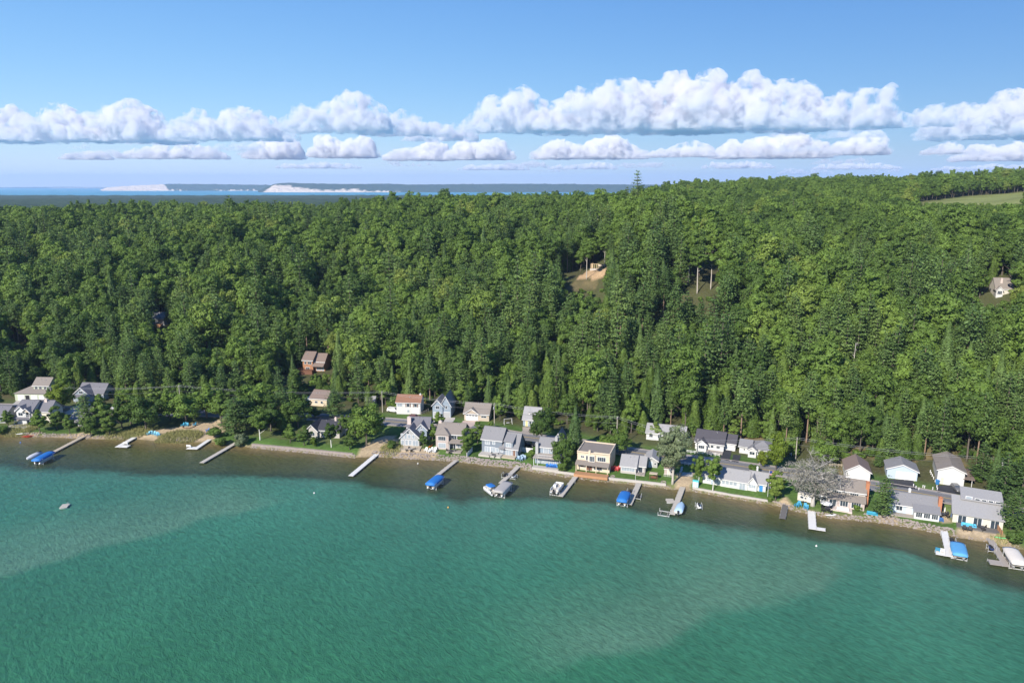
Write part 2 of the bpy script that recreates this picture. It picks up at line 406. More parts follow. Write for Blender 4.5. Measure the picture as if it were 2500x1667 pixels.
ad = N.new('ShaderNodeMath'); ad.operation = 'MULTIPLY_ADD'; ad.inputs[1].default_value = .22; ad.inputs[2].default_value = -.11
L.new(nb.outputs['Fac'], ad.inputs[0])
sm = N.new('ShaderNodeMath'); sm.operation = 'ADD'; L.new(at.outputs['Fac'], sm.inputs[0]); L.new(ad.outputs[0], sm.inputs[1])
dv = N.new('ShaderNodeMath'); dv.operation = 'DIVIDE'; dv.inputs[1].default_value = 4.0; L.new(sm.outputs[0], dv.inputs[0])
rp = ramp([(0.0, (.17, .13, .055)), (.035, (.12, .095, .040)), (.09, (.070, .076, .028)), (.19, (.050, .066, .029)), (.24, (.032, .052, .028)), (.285, (.050, .150, .102)), (.34, (.045, .156, .102)), (.6, (.036, .145, .086)), (1.0, (.031, .134, .066))])
L.new(dv.outputs[0], rp.inputs[0])
mxb = N.new('ShaderNodeMix'); mxb.data_type = 'RGBA'; mxb.inputs['B'].default_value = (.088, .184, .118, 1)
L.new(at2.outputs['Fac'], mxb.inputs['Factor']); L.new(rp.outputs[0], mxb.inputs['A'])
nw = noise(.80, 5, .62, .55, 1.0, math.radians(52), .5)    # wind ripples; their light and dark streaks are also painted into the colour
nl = noise(.035, 3, .5, 1, .6, .3)
mr = N.new('ShaderNodeMapRange'); mr.inputs[1].default_value = .33; mr.inputs[2].default_value = .67; mr.inputs[3].default_value = .82; mr.inputs[4].default_value = 1.20
L.new(nw.outputs['Fac'], mr.inputs[0])
mr2 = N.new('ShaderNodeMapRange'); mr2.inputs[1].default_value = .3; mr2.inputs[2].default_value = .7; mr2.inputs[3].default_value = .88; mr2.inputs[4].default_value = 1.12
L.new(nl.outputs['Fac'], mr2.inputs[0])
mm = N.new('ShaderNodeMath'); mm.operation = 'MULTIPLY'; L.new(mr.outputs[0], mm.inputs[0]); L.new(mr2.outputs[0], mm.inputs[1])
mu = N.new('ShaderNodeMix'); mu.data_type = 'RGBA'; mu.blend_type = 'MULTIPLY'; mu.inputs['Factor'].default_value = 1
L.new(mxb.outputs['Result'], mu.inputs['A']); L.new(mm.outputs[0], mu.inputs['B']); L.new(mu.outputs['Result'], b.inputs['Base Color'])
nf = noise(1.5, 3, .6, .45, 1.0, math.radians(48), .4)
mf = N.new('ShaderNodeMath'); mf.operation = 'MULTIPLY_ADD'; mf.inputs[1].default_value = .35; L.new(nf.outputs['Fac'], mf.inputs[0]); L.new(nw.outputs['Fac'], mf.inputs[2])
bp = N.new('ShaderNodeBump'); bp.inputs['Strength'].default_value = .7; bp.inputs['Distance'].default_value = .5
L.new(mf.outputs[0], bp.inputs['Height']); L.new(bp.outputs['Normal'], b.inputs['Normal'])
wme = grid_mesh('lake', wv, wf, wm)
for nm, arr in (('depth_zone', np.clip(q2, -.2, 4)), ('sandbar', bar * (q2 > .9) * .8)):
    a = wme.attributes.new(nm, 'FLOAT', 'POINT'); a.data.foreach_set('value', arr.astype(np.float32))
tag(link_mesh('lake', wme), 'clear green lake with brown shallows along the shore', kind='structure')

# ---------------------------------------------------------------- far country: lowland wood, great lake, headlands
def far_mat(name, stops, scale):
    m = bpy.data.materials.new(name); m.use_nodes = True
    n_ = m.node_tree.nodes; l_ = m.node_tree.links; b_ = n_['Principled BSDF']; b_.inputs['Roughness'].default_value = 1; b_.inputs['Specular IOR Level'].default_value = .05
    t_ = n_.new('ShaderNodeTexCoord'); z_ = n_.new('ShaderNodeTexNoise'); z_.inputs['Scale'].default_value = scale; z_.inputs['Detail'].default_value = 8; z_.inputs['Roughness'].default_value = .7
    l_.new(t_.outputs['Object'], z_.inputs['Vector']); r_ = n_.new('ShaderNodeValToRGB'); e = r_.color_ramp.elements
    e[0].position = .35; e[0].color = stops[0] + (1,); e[1].position = .65; e[1].color = stops[1] + (1,)
    l_.new(z_.outputs['Fac'], r_.inputs[0]); l_.new(r_.outputs[0], b_.inputs['Base Color'])
    bp_ = n_.new('ShaderNodeBump'); bp_.inputs['Distance'].default_value = 6; bp_.inputs['Strength'].default_value = 1
    l_.new(z_.outputs['Fac'], bp_.inputs['Height']); l_.new(bp_.outputs['Normal'], b_.inputs['Normal'])
    return m
def heightgrid(name, xs, ys, fn, m, label):
    X, Y = np.meshgrid(xs, ys); Z = fn(X, Y); nx, ny = len(xs), len(ys)
    v = np.stack([X.ravel(), Y.ravel(), Z.ravel()], 1)
    ii = (np.arange(ny - 1)[:, None] * nx + np.arange(nx - 1)[None, :]).ravel()
    return tag(link_mesh(name, grid_mesh(name, v, np.stack([ii, ii + 1, ii + nx + 1, ii + nx], 1), m, False)), label, kind='structure')
coast = lambda X: 5600 + 500 * fbm(X / 1500 + 5, X * 0 + .5, 3, 3) + np.maximum(0, X) * .55
heightgrid('lowland_forest', np.linspace(-6000, 6000, 400), np.linspace(1500, 7200, 200),
           lambda X, Y: np.where(Y < coast(X), 2 + 18 * fbm(X / 60, Y / 60, 8, 3) + 22 * fbm(X / 700, Y / 700, 18, 3) * smst(6500, 3500, Y), -12), far_mat('lowland_forest', ((.022, .04, .016), (.05, .08, .03)), .03), 'low flat forest stretching to the big lake behind the ridge')
gl = bpy.data.materials.new('great_lake'); gl.use_nodes = True
b = gl.node_tree.nodes['Principled BSDF']; b.inputs['Base Color'].default_value = (.020, .24, .34, 1); b.inputs['Roughness'].default_value = .45; b.inputs['Specular IOR Level'].default_value = .2
X, Y = np.meshgrid(np.linspace(-20000, 24000, 45), np.linspace(2300, 24700, 24)); nx, ny = 45, 24
ii = (np.arange(ny - 1)[:, None] * nx + np.arange(nx - 1)[None, :]).ravel()
tag(link_mesh('great_lake', grid_mesh('great_lake', np.stack([X.ravel(), Y.ravel(), X.ravel() * 0 - 3], 1), np.stack([ii, ii + 1, ii + nx + 1, ii + nx], 1), gl)), 'wide blue lake reaching to the horizon', kind='structure')

def headland(name, prof, dist, thick, dunes, label, zn=34):
    """prof: (px, py_top, py_base); a ridge standing at dist with a lakeward face; dunes: px spans of bare sand"""
    pxs = np.linspace(prof[0][0], prof[-1][0], 260)
    top = np.interp(pxs, [p[0] for p in prof], [p[1] for p in prof]) + (fbm(pxs / 9, pxs * 0, 77, 3) - .45) * 1.2
    u = (pxs - CX) / FPX
    rows = []
    R = 16
    sandw = np.zeros_like(pxs)
    sandw = np.interp(pxs, [q[0] for q in dunes], [q[1] for q in dunes], 0, 0)
    colr = []
    for r in range(R + 6):
        k = min(r / R, 1.0)
        back = 0 if r <= R else (r - R) * thick / 5
        yy = dist + k * thick * .35 + back
        d = np.array([ray(a, t_) for a, t_ in zip(pxs, top)])
        T = (dist + thick * .35) / d[:, 1]
        ztop = CAMH + d[:, 2] * T
        rough = (fbm(pxs / 6 + r, pxs * 0 + r * .6, 12, 4) - .45)
        zz = -4 + (ztop + 4) * (k ** .8) + rough * zn * (1 if 0 < k < 1 else .25)
        if r > R: zz = ztop - (r - R) * 2 + rough * zn * .4
        sc_ = (dist + thick * .35) / np.array([ray(a, t_)[1] for a, t_ in zip(pxs, top)])
        rows.append(np.stack([u * sc_ * (yy / (dist + thick * .35)), np.full_like(u, yy), zz], 1))
        thr = sandw - k + (fbm(pxs / 6, pxs * 0 + r * .45, 60, 4) - .47) * .55 * (sandw < .97)
        colr.append(smst(-.04, .06, thr) * (sandw > .02) if r <= R else pxs * 0)
    v = np.concatenate(rows); n = len(pxs); M = len(rows)
    ii = (np.arange(M - 1)[:, None] * n + np.arange(n - 1)[None, :]).ravel()
    m = bpy.data.materials.new(name); m.use_nodes = True
    n_ = m.node_tree.nodes; l_ = m.node_tree.links; b_ = n_['Principled BSDF']; b_.inputs['Roughness'].default_value = 1; b_.inputs['Specular IOR Level'].default_value = 0
    at_ = n_.new('ShaderNodeAttribute'); at_.attribute_name = 'bare_sand'
    mx_ = n_.new('ShaderNodeMix'); mx_.data_type = 'RGBA'; mx_.inputs['A'].default_value = (.028, .050, .022, 1); mx_.inputs['B'].default_value = (.56, .48, .40, 1)
    l_.new(at_.outputs['Fac'], mx_.inputs['Factor']); l_.new(mx_.outputs['Result'], b_.inputs['Base Color'])
    me = grid_mesh(name, v, np.stack([ii, ii + 1, ii + n + 1, ii + n], 1), m, False)
    a = me.attributes.new('bare_sand', 'FLOAT', 'POINT'); a.data.foreach_set('value', np.concatenate(colr).astype(np.float32))
    tag(link_mesh(name, me), label, kind='structure')
headland('dune_headland', [(245, 464), (262, 458), (300, 455), (360, 452), (404, 450), (415, 449.5), (520, 450), (655, 452), (700, 458)], 12200, 900, [(240, 1.3), (398, 1.3), (408, .05), (500, .0), (560, .06), (655, .08)], 'far wooded headland with a long pale sand dune at its tip')
headland('dune_bluff', [(630, 466), (650, 458), (668, 450), (682, 448), (705, 446.5), (745, 448), (830, 449.5), (950, 449), (1000, 451), (1150, 450), (1260, 449), (1420, 450), (1700, 452), (2000, 455)], 9800, 1000, [(640, 0), (652, .5), (670, .85), (685, .8), (720, .5), (765, .28), (800, .16), (850, .22), (865, .35), (885, .12), (945, .06), (990, .0)], 'far wooded bluff with a broad sand face falling to the lake')
headland('far_coast', [(-80, 458), (0, 457.6), (100, 457), (190, 456.6), (240, 457.4), (300, 458.5)], 23000, 500, [(100, 0), (170, .3), (290, .3), (300, 0)], 'thin low coast on the far horizon of the big lake', 6)

# ---------------------------------------------------------------- clouds: real cumulus bodies, flat bases at one height
CLOUD_BASE = 1150.0
cm = bpy.data.materials.new('cloud'); cm.use_nodes = True
N = cm.node_tree.nodes; L = cm.node_tree.links
for n in list(N): N.remove(n)
o_ = N.new('ShaderNodeOutputMaterial'); v_ = N.new('ShaderNodeVolumePrincipled'); v_.inputs['Color'].default_value = (.968, .962, .972, 1); v_.inputs['Anisotropy'].default_value = 0.0
tc_ = N.new('ShaderNodeTexCoord'); n1_ = N.new('ShaderNodeTexNoise'); n1_.inputs['Scale'].default_value = 1 / 300.0; n1_.inputs['Detail'].default_value = 5; n1_.inputs['Roughness'].default_value = .66
L.new(tc_.outputs['Object'], n1_.inputs['Vector'])
r_ = N.new('ShaderNodeMapRange'); r_.interpolation_type = 'SMOOTHSTEP'; r_.inputs[1].default_value = .41; r_.inputs[2].default_value = .60; r_.inputs[3].default_value = .0; r_.inputs[4].default_value = 1 / 100.0
L.new(n1_.outputs['Fac'], r_.inputs[0]); L.new(r_.outputs[0], v_.inputs['Density'])
L.new(v_.outputs[0], o_.inputs['Volume'])
cm.cycles.volume_step_rate = .25
cm3 = cm.copy(); cm3.name = 'thick_cloud'; [n for n in cm3.node_tree.nodes if n.bl_idname == 'ShaderNodeVolumePrincipled'][0].inputs['Color'].default_value = (.918, .908, .928, 1)
cm3.cycles.volume_step_rate = .2; [n for n in cm3.node_tree.nodes if n.bl_idname == 'ShaderNodeMapRange'][0].inputs[1].default_value = .47
cm2 = cm.copy(); cm2.name = 'thin_cloud'; q_ = [n for n in cm2.node_tree.nodes if n.bl_idname == 'ShaderNodeMapRange'][0]; q_.inputs[4].default_value = 1 / 230.0
def vnoise3(p, seed):
    i = np.floor(p).astype(np.int64); f = p - i; f = f * f * (3 - 2 * f)
    def h(a, b, c):
        n = (a * 374761393 + b * 668265263 + c * 2147483647 + seed * 982451653) & 0x7fffffff
        n = ((n ^ (n >> 13)) * 1274126177) & 0x7fffffff
        return ((n ^ (n >> 16)) & 0xffff) / 65535.0
    r = 0
    for dx in (0, 1):
        for dy in (0, 1):
            for dz in (0, 1):
                w = (f[:, 0] if dx else 1 - f[:, 0]) * (f[:, 1] if dy else 1 - f[:, 1]) * (f[:, 2] if dz else 1 - f[:, 2])
                r = r + w * h(i[:, 0] + dx, i[:, 1] + dy, i[:, 2] + dz)
    return r
def ico(sub):
    bm = bmesh.new(); bmesh.ops.create_icosphere(bm, subdivisions=sub, radius=1)
    v = np.array([q.co[:] for q in bm.verts]); f = np.array([[q.index for q in g.verts] for g in bm.faces]); bm.free(); return v, f
ICO = {s: ico(s) for s in (1, 2, 3, 4, 5)}
def quads(c, n, size, r, aspect=.75):
    N_ = len(c); n = n / np.linalg.norm(n, axis=1, keepdims=True)
    t = r.normal(size=(N_, 3)); t -= (t * n).sum(1, keepdims=True) * n; t /= np.linalg.norm(t, axis=1, keepdims=True)
    b = np.cross(n, t); s = size * r.uniform(.6, 1.35, (N_, 1)) * .5
    t = t * s; b = b * s * aspect
    v = np.stack([c - t - b * .4, c - t * .1 - b, c + t, c - t * .1 + b], 1).reshape(-1, 3)
    f = np.arange(N_ * 4).reshape(-1, 4); return v, f
CN = [0]
def cloud(x0, x1, ytop, ybase, dens=1.0, peaks=None, label=None):
    """pixel box of a cloud; its distance follows from the common cloud-base height. A heaped body of white vapour."""
    CN[0] += 1; r = np.random.default_rng(100 + CN[0])
    db = ray((x0 + x1) / 2, ybase); T = (CLOUD_BASE - CAMH) / db[2]
    dist = T * db[1]; mpp = dist / CP / FPX
    cx = ((x0 + x1) / 2 - CX) * mpp * 1.0; wid = (x1 - x0) * mpp; hei = (ybase - ytop) * mpp * .94
    dep = min(wid * .6, hei * 1.6)
    if peaks is None:
        n = max(2, int((x1 - x0) / 60)); peaks = [((i + .5 + r.uniform(-.3, .3)) / n, r.uniform(.5, 1)) for i in range(n)]
        peaks[len(peaks) // 2] = (peaks[len(peaks) // 2][0], 1.0)
    px_ = np.array([p[0] for p in peaks]); ph = np.array([p[1] for p in peaks])
    def env(u):
        w = np.clip(1 - np.abs(u - px_) / (.8 / len(peaks) + .08), 0, 1)
        return max(.2, (ph * np.sqrt(w)).max()) * min(1, 5 * min(u, 1 - u) + .2)
    C = []; Rr = []
    cnt = int((90 + 52 * len(peaks)) * dens)
    for k in range(cnt):
        u = r.uniform(.02, .98); e = env(u); hz = e * hei
        rad = hei * r.choice([r.uniform(.18, .30), r.uniform(.08, .18)]) * (.55 + .6 * e)
        w_ = r.random() ** .8 * .93
        C.append(((u - .5) * wid, r.normal() * dep * .22 * (1.15 - .5 * w_), max(rad * .3, w_ * (hz - rad)))); Rr.append(rad)
    C = np.array(C); Rr = np.array(Rr)
    V = []; F = []; nb = 0; iv, if_ = ICO[2]
    for c, rad in zip(C, Rr):
        v = iv * np.array((1.12, 1.05, .92)) * rad + c; V.append(v); F.append(if_ + nb); nb += len(v)
    me = mesh_np('cloud', np.concatenate(V), np.concatenate(F), [cm], True)
    o = link_mesh('cloud', me); o.location = (cx, dist, CLOUD_BASE)
    o.rotation_euler[2] = -math.atan2(cx, dist) * .6
    md = o.modifiers.new('one_skin', 'REMESH'); md.mode = 'VOXEL'; md.voxel_size = max(hei * .028, mpp * 2.2)
    CLOUDS.append((o, hei)); tag(o, label, 'cloud', 'cumulus clouds over the big lake', 'structure'); return o
CLOUDS = []
def billow_clouds():
    dg = bpy.context.evaluated_depsgraph_get()
    for o, hei in CLOUDS:
        ev = o.evaluated_get(dg); m = bpy.data.meshes.new_from_object(ev); n = len(m.vertices)
        co = np.zeros(n * 3, np.float32); m.vertices.foreach_get('co', co); no = np.zeros(n * 3, np.float32); m.vertices.foreach_get('normal', no)
        co = co.reshape(-1, 3).astype(float); no = no.reshape(-1, 3)
        q_ = co / (hei * .30) + 11.3; dsp = 0; a = 1.0
        for k in range(5):
            nn = vnoise3(q_ + 31.7 * k, 3 + k); dsp = dsp + a * (1 - np.abs(2 * nn - 1) * 1.6); a *= .54; q_ = q_ * 2.05
        co = co + no * (dsp[:, None] - .30) * hei * .16
        flo = .03 * hei * vnoise3(co / (hei * .25), 8); co[:, 2] = np.where(co[:, 2] < flo, flo + (co[:, 2] - flo) * .15, co[:, 2])
        m.vertices.foreach_set('co', co.astype(np.float32).ravel()); m.update()
        vs_ = o.modifiers[0].voxel_size; o.modifiers.clear(); old = o.data; o.data = m; bpy.data.meshes.remove(old)
        md = o.modifiers.new('one_skin', 'REMESH'); md.mode = 'VOXEL'; md.voxel_size = vs_
CL = [(-70, 125, 258, 346), (118, 300, 262, 346), (270, 500, 247, 346), (480, 740, 262, 342), (742, 955, 226, 322), (915, 1100, 272, 332),
      (1165, 1360, 222, 322), (1310, 1720, 196, 323), (1600, 1965, 188, 318), (1940, 2110, 213, 313), (2120, 2255, 252, 310), (2230, 2560, 192, 334),
      (205, 320, 366, 390), (340, 590, 350, 388), (640, 760, 338, 388), (790, 930, 328, 385), (955, 1110, 345, 392), (1095, 1250, 340, 390),
      (1300, 1560, 332, 388), (1560, 1720, 345, 384), (1720, 1985, 325, 386), (1985, 2110, 322, 378), (2205, 2290, 346, 376), (2290, 2520, 346, 393),
      (1000, 1170, 300, 345), (1690, 1860, 392, 412), (1330, 1500, 395, 414), (1950, 2150, 394, 414), (2230, 2400, 398, 416), (2400, 2560, 392, 412), (1120, 1300, 398, 416), (700, 900, 394, 412)]
for i, c in enumerate(CL):
    big = (c[1] - c[0]) * (c[3] - c[2]) > 14000
    pk = {7: [(.12, .55), (.3, .8), (.5, .95), (.72, 1.0), (.9, .85)], 8: [(.1, .8), (.3, 1.0), (.52, .95), (.75, .8), (.92, .5)], 4: [(.15, .5), (.4, .62), (.72, 1.0)], 11: [(.2, .45), (.5, .7), (.75, .95), (.92, .95)]}.get(i)
    o_c = cloud(*c, dens=1.0 if big else .8, peaks=pk, label=('broad heaped white cumulus with a flat blue-grey base' if big else 'small low cumulus near the horizon'))
    if c[3] < 350: o_c.data.materials[0] = cm3
rf = np.random.default_rng(77)
for i in range(46):          # torn scraps of cloud between and below the banks
    x0 = rf.uniform(-40, 2480); yb = rf.choice([rf.uniform(330, 395), rf.uniform(395, 428)]); ww = rf.uniform(45, 150); hh = rf.uniform(7, 20) if yb > 390 else rf.uniform(12, 30)
    if yb > 395 and x0 < 900: continue
    cloud(x0, x0 + ww, yb - hh, yb, dens=.35, label='small torn scrap of cloud low over the horizon').data.materials[0] = cm2
billow_clouds()

# ---------------------------------------------------------------- tree kinds
BARK = mat('bark', (.12, .10, .08), .95, .25, 3); PALE_BARK = mat('pale_bark', (.42, .38, .33), .9, .25, 4); BIRCH_BARK = mat('birch_bark', (.62, .6, .55), .8, .3, 6); DEADWOOD = mat('deadwood', (.40, .37, .335), .9, .15, 3)
PINE_BARK = mat('pine_bark', (.25, .17, .12), .95, .25, 3)
LEAF_B = leafmat('broadleaf', (.058, .106, .020), (.152, .238, .040), (.19, .245, .048), .05)
LEAF_Y = leafmat('maple_leaf', (.085, .16, .018), (.13, .21, .02), (.22, .24, .03), .3, .35)
LEAF_P = leafmat('pine_needle', (.066, .116, .032), (.122, .190, .048), (.14, .205, .053), .1, .15)
LEAF_C = leafmat('cedar_spray', (.070, .122, .020), (.125, .19, .032), (.14, .20, .035), .1, .18)
LEAF_W = leafmat('willow_leaf', (.15, .19, .10), (.18, .22, .115), (.20, .23, .12), .1, .3)
LEAF_D = leafmat('thin_grey_twig', (.21, .20, .17), (.28, .27, .23), (.27, .26, .2), .1, .2)

def clump_crown(seed, H, Wd, zb, nl, nleaf, leaf, lobe=(.17, .30), shape=1.0, gap=0.0):
    """broadleaf crown: lobes through a rounded volume, leaves on the lobes"""
    r = np.random.default_rng(seed); C = []; R = []
    ch = H - zb; zc = zb + ch * .48
    while len(C) < nl:
        d = r.normal(size=3); d /= np.linalg.norm(d); rr = r.random() ** .45
        lr = r.uniform(*lobe) * Wd * .5 * (1.2 - .35 * rr)
        p = d * rr; p[0] *= Wd * .5 - lr * .7; p[1] *= Wd * .5 - lr * .7
        kz = p[2]; taper = 1 - .45 * max(0, kz) ** 1.5 * shape
        p[2] = zc + kz * (ch * .5 - lr * .6); p[0] *= taper; p[1] *= taper
        p[:2] += r.normal(size=2) * Wd * .03
        C.append(p); R.append(lr)
    C = np.array(C); R = np.array(R)
    k = r.choice(nl, nleaf, p=R ** 2 / (R ** 2).sum())
    d = r.normal(size=(nleaf, 3)); d[:, 2] = d[:, 2] * .9 + .25; d /= np.linalg.norm(d, axis=1, keepdims=True)
    c = C[k] + d * R[k][:, None] * r.uniform(.72, 1.08, (nleaf, 1)) * np.array((1.15, 1.15, .85))
    # drop leaves buried in other lobes
    keep = np.ones(nleaf, bool)
    for j in range(nl):
        q_ = (c - C[j]) / np.array((1.15, 1.15, .85)); keep &= ~((np.linalg.norm(q_, axis=1) < R[j] * .62) & (k != j))
    c = c[keep]; d = d[keep]
    out = c - np.array((0, 0, zc)); out /= np.linalg.norm(out, axis=1, keepdims=True)
    n = d * .8 + out * .35 + r.normal(size=c.shape) * .38
    return quads(c, n, leaf, r)
def limbs(seed, H, Wd, zb, r0, nb=6, bend=.4, topf=.75, bare=False):
    r = random.Random(seed); mb = MB()
    top = H * topf; pts = [(0, 0, -.8), (0, 0, H * .06), (r.uniform(-bend, bend) * .5, r.uniform(-bend, bend) * .5, top * .5), (r.uniform(-bend, bend), r.uniform(-bend, bend), top)]
    mb.tube(pts, [r0 * 1.35, r0, r0 * .72, r0 * .22], 7)
    for k in range(nb):
        z = zb * .8 + (top - zb * .8) * (k + .3) / nb; a = k * 2.4 + r.uniform(-.4, .4); l = Wd * .42 * r.uniform(.7, 1.05) * (1 - .4 * k / nb)
        rr = r0 * .42 * (1 - .5 * k / nb)
        p1 = (math.cos(a) * l * .45, math.sin(a) * l * .45, z + l * .35); p2 = (math.cos(a + .15) * l, math.sin(a + .15) * l, z + l * .75)
        mb.tube([(0, 0, z), p1, p2], [rr, rr * .7, rr * .2], 5)
        if bare:
            for q_ in range(7):
                t = r.uniform(.3, 1); s0 = [p1[i] + (p2[i] - p1[i]) * (t - .3) / .7 for i in range(3)]
                e = [s0[0] + r.uniform(-1, 1) * l * .45, s0[1] + r.uniform(-1, 1) * l * .45, s0[2] + r.uniform(-.1, .6) * l * .6]
                m_ = [(s0[i] + e[i]) / 2 + r.uniform(-.25, .25) for i in range(3)]
                mb.tube([s0, m_, e], [rr * .4, rr * .25, .02], 4)
                for w_ in range(4):
                    e2 = [m_[i] + r.uniform(-1, 1) * l * .28 for i in range(3)]; mb.tube([m_, e2], [rr * .2, .015], 3)
    return mb
def pine_crown(seed, H, Wd, zb, nwh, per, leaf, tuft, droop=.0, conic=.75, flat=.35):
    r = np.random.default_rng(seed); C = []; Nn = []
    for i in range(nwh):
        k = i / (nwh - 1); z = zb + (H * .97 - zb) * k
        ln = Wd * .5 * ((1 - k) ** conic * .92 + .10) * (.35 + .65 * min(1, (k + .08) * 5))
        nb = r.integers(4, 7)
        a0 = r.uniform(0, 6.28)
        for b_ in range(nb):
            a = a0 + b_ * 6.283 / nb + r.uniform(-.25, .25); l = ln * r.uniform(.6, 1.15)
            n_ = max(4, int(per * l / (Wd * .5)))
            t = r.uniform(.18, 1, n_) ** .75
            wv_ = tuft * (.35 + .65 * t) * .6
            off = r.normal(size=(n_, 3)) * wv_[:, None] * np.array((1, 1, flat))
            c = np.stack([math.cos(a) * l * t, math.sin(a) * l * t, z + l * t * (.18 - droop) + .12 * l * t * t], 1) + off
            C.append(c); n1_ = np.stack([math.cos(a) * .35 + 0 * t, math.sin(a) * .35 + 0 * t, .9 + 0 * t], 1) + r.normal(size=(n_, 3)) * .42
            Nn.append(n1_)
    c = np.concatenate(C); n = np.concatenate(Nn)
    return quads(c, n, leaf, r, .55)
def cone_crown(seed, H, Wd, zb, nleaf, leaf, power=.8, lump=.25):
    """dense columnar evergreen with upright sprays"""
    r = np.random.default_rng(seed); k = r.random(nleaf) ** 1.25; z = zb + (H - zb) * k
    a = r.uniform(0, 6.283, nleaf)
    rad = Wd * .5 * (np.clip(1 - k, 0, 1) ** power + .03) * (.55 + .45 * np.minimum(1, k * 6 + .25))
    lum = vnoise3(np.stack([np.cos(a) * 2.2 + 9, np.sin(a) * 2.2 + 9, z / Wd * 1.6], 1), seed)
    rad *= (1 - lump + 2 * lump * lum) * r.uniform(.72, 1.05, nleaf)
    c = np.stack([np.cos(a) * rad, np.sin(a) * rad, z], 1)
    n = np.stack([np.cos(a), np.sin(a), np.full(nleaf, .45)], 1) + r.normal(size=(nleaf, 3)) * .42
    return quads(c, n, leaf, r, .6)

KIND = {}
def add_kind(key, crown, cmat, trunk, tmat, H, Wd):
    cme = mesh_np(key + '_crown', crown[0], crown[1], [cmat], False) if crown is not None else None
    tme = trunk.mesh(key + '_trunk', tmat, True)
    # joined copy for the mass of the wood
    tv = np.array(trunk.v); tf = [f for f in trunk.f if len(f) == 4]
    if crown is not None:
        jv = np.concatenate([crown[0], tv]); jf = np.concatenate([crown[1], np.array(tf) + len(crown[0])])
        mi = np.concatenate([np.zeros(len(crown[1])), np.ones(len(tf))]); jm = mesh_np(key, jv, jf, [cmat, tmat], False, mi)
    else: jm = tme
    if crown is not None:
        rr_ = np.hypot(crown[0][:, 0], crown[0][:, 1]); Wd = 2 * float(np.percentile(rr_, 98)); H = float(np.percentile(crown[0][:, 2], 99.7))
    KIND[key] = dict(crown=cme, trunk=tme, join=jm, H=H, W=Wd)
for i, (H, Wd, zb, nl, sh) in enumerate([(18, 10.5, 4.5, 46, 1.0), (20, 10, 5.5, 44, .9), (16.5, 11.5, 3.5, 50, .8), (19, 8.6, 5, 36, 1.2), (17, 9.6, 4, 40, 1.0), (21, 11.5, 6, 52, .9)]):
    add_kind('broadleaf%d' % i, clump_crown(20 + i, H, Wd, zb, nl, 5200, .62, shape=sh), LEAF_B, limbs(20 + i, H, Wd, zb, .24), BARK, H, Wd)
add_kind('maple', clump_crown(40, 12, 9.5, 1.6, 46, 6200, .55, shape=.9), LEAF_Y, limbs(40, 12, 9.5, 1.6, .22), BARK, 12, 9.5)
add_kind('yard0', clump_crown(41, 11, 9.5, 1.5, 44, 6000, .5, shape=.7), LEAF_B, limbs(41, 11, 9.5, 1.5, .2), BARK, 11, 9.5)
add_kind('yard1', clump_crown(42, 12, 7.2, 1.3, 36, 5600, .5, shape=1.1), LEAF_B, limbs(42, 12, 7.2, 1.3, .2), BARK, 12, 7.2)
add_kind('oval', clump_crown(45, 12, 6.6, .8, 38, 6200, .46, shape=1.15), LEAF_C, limbs(45, 12, 6, .8, .2), BARK, 12, 6.6)
add_kind('tall0', clump_crown(43, 24, 8.5, 12, 30, 3600, .62, shape=.8), LEAF_B, limbs(43, 24, 8.5, 13, .27, 5), PALE_BARK, 24, 8.5)
add_kind('tall1', clump_crown(44, 22, 7, 12, 24, 3000, .62, shape=.9), LEAF_B, limbs(44, 22, 7, 13, .24, 4), PALE_BARK, 22, 7)
for i, (H, Wd, zb) in enumerate([(24, 9.5, 4), (21, 8.6, 2.5), (18, 7.5, 2)]):
    add_kind('pine%d' % i, pine_crown(50 + i, H, Wd, zb, 15 + i, 46, .72, 1.1), LEAF_P, limbs(50 + i, H, Wd, zb, .26, 3, .1, .96), BARK, H, Wd)
add_kind('redpine0', pine_crown(56, 21, 6.2, 9.5, 10, 55, .7, 1.2, .06, .55, .6), LEAF_P, limbs(56, 21, 5, 12, .22, 3, .1, .95), PINE_BARK, 21, 6.2)
add_kind('redpine1', pine_crown(57, 19, 5.6, 7.5, 10, 55, .7, 1.2, .06, .5, .6), LEAF_P, limbs(57, 19, 5, 10, .2, 3, .1, .95), PINE_BARK, 19, 5.6)
for i, (H, Wd) in enumerate([(13, 5.0), (11, 5.2), (15, 5.4)]):
    add_kind('cedar%d' % i, cone_crown(60 + i, H, Wd, .5, 5200, .42, .48, .36), LEAF_C, limbs(60 + i, H, 1.5, 1, .16, 2, .05, .9), BARK, H, Wd)
add_kind('spruce', cone_crown(65, 17, 5.6, .8, 5200, .5, .95, .42), LEAF_P, limbs(65, 17, 2, 1, .2, 2, .05, .95), BARK, 17, 5.6)
add_kind('willow', clump_crown(70, 19, 12.5, 4.5, 64, 9500, .58, (.15, .27), .9), LEAF_W, limbs(70, 19, 12, 3.5, .36, 8, .8), PALE_BARK, 19, 12.5)
add_kind('birch', clump_crown(71, 11, 6.8, 3.2, 34, 4200, .46, (.17, .28), 1.0), LEAF_B, limbs(71, 11, 6.5, 2.2, .17, 6, .5), BIRCH_BARK, 11, 6.8)
dt = limbs(72, 15, 20, 2.4, .55, 13, 1.0, .8, True)
add_kind('dead', clump_crown(72, 15, 20, 3.0, 70, 9000, .32, (.08, .2), .9), LEAF_D, dt, DEADWOOD, 15, 20)
ds = limbs(73, 15, 5, 5, .18, 7, .5, .95, True)
add_kind('snag', None, None, ds, DEADWOOD, 15, 5)
add_kind('shrub0', clump_crown(80, 2.6, 3.4, .1, 16, 1500, .34, (.25, .42), .5), LEAF_B, limbs(80, 2.2, 2, .2, .06, 3), BARK, 2.6, 3.4)
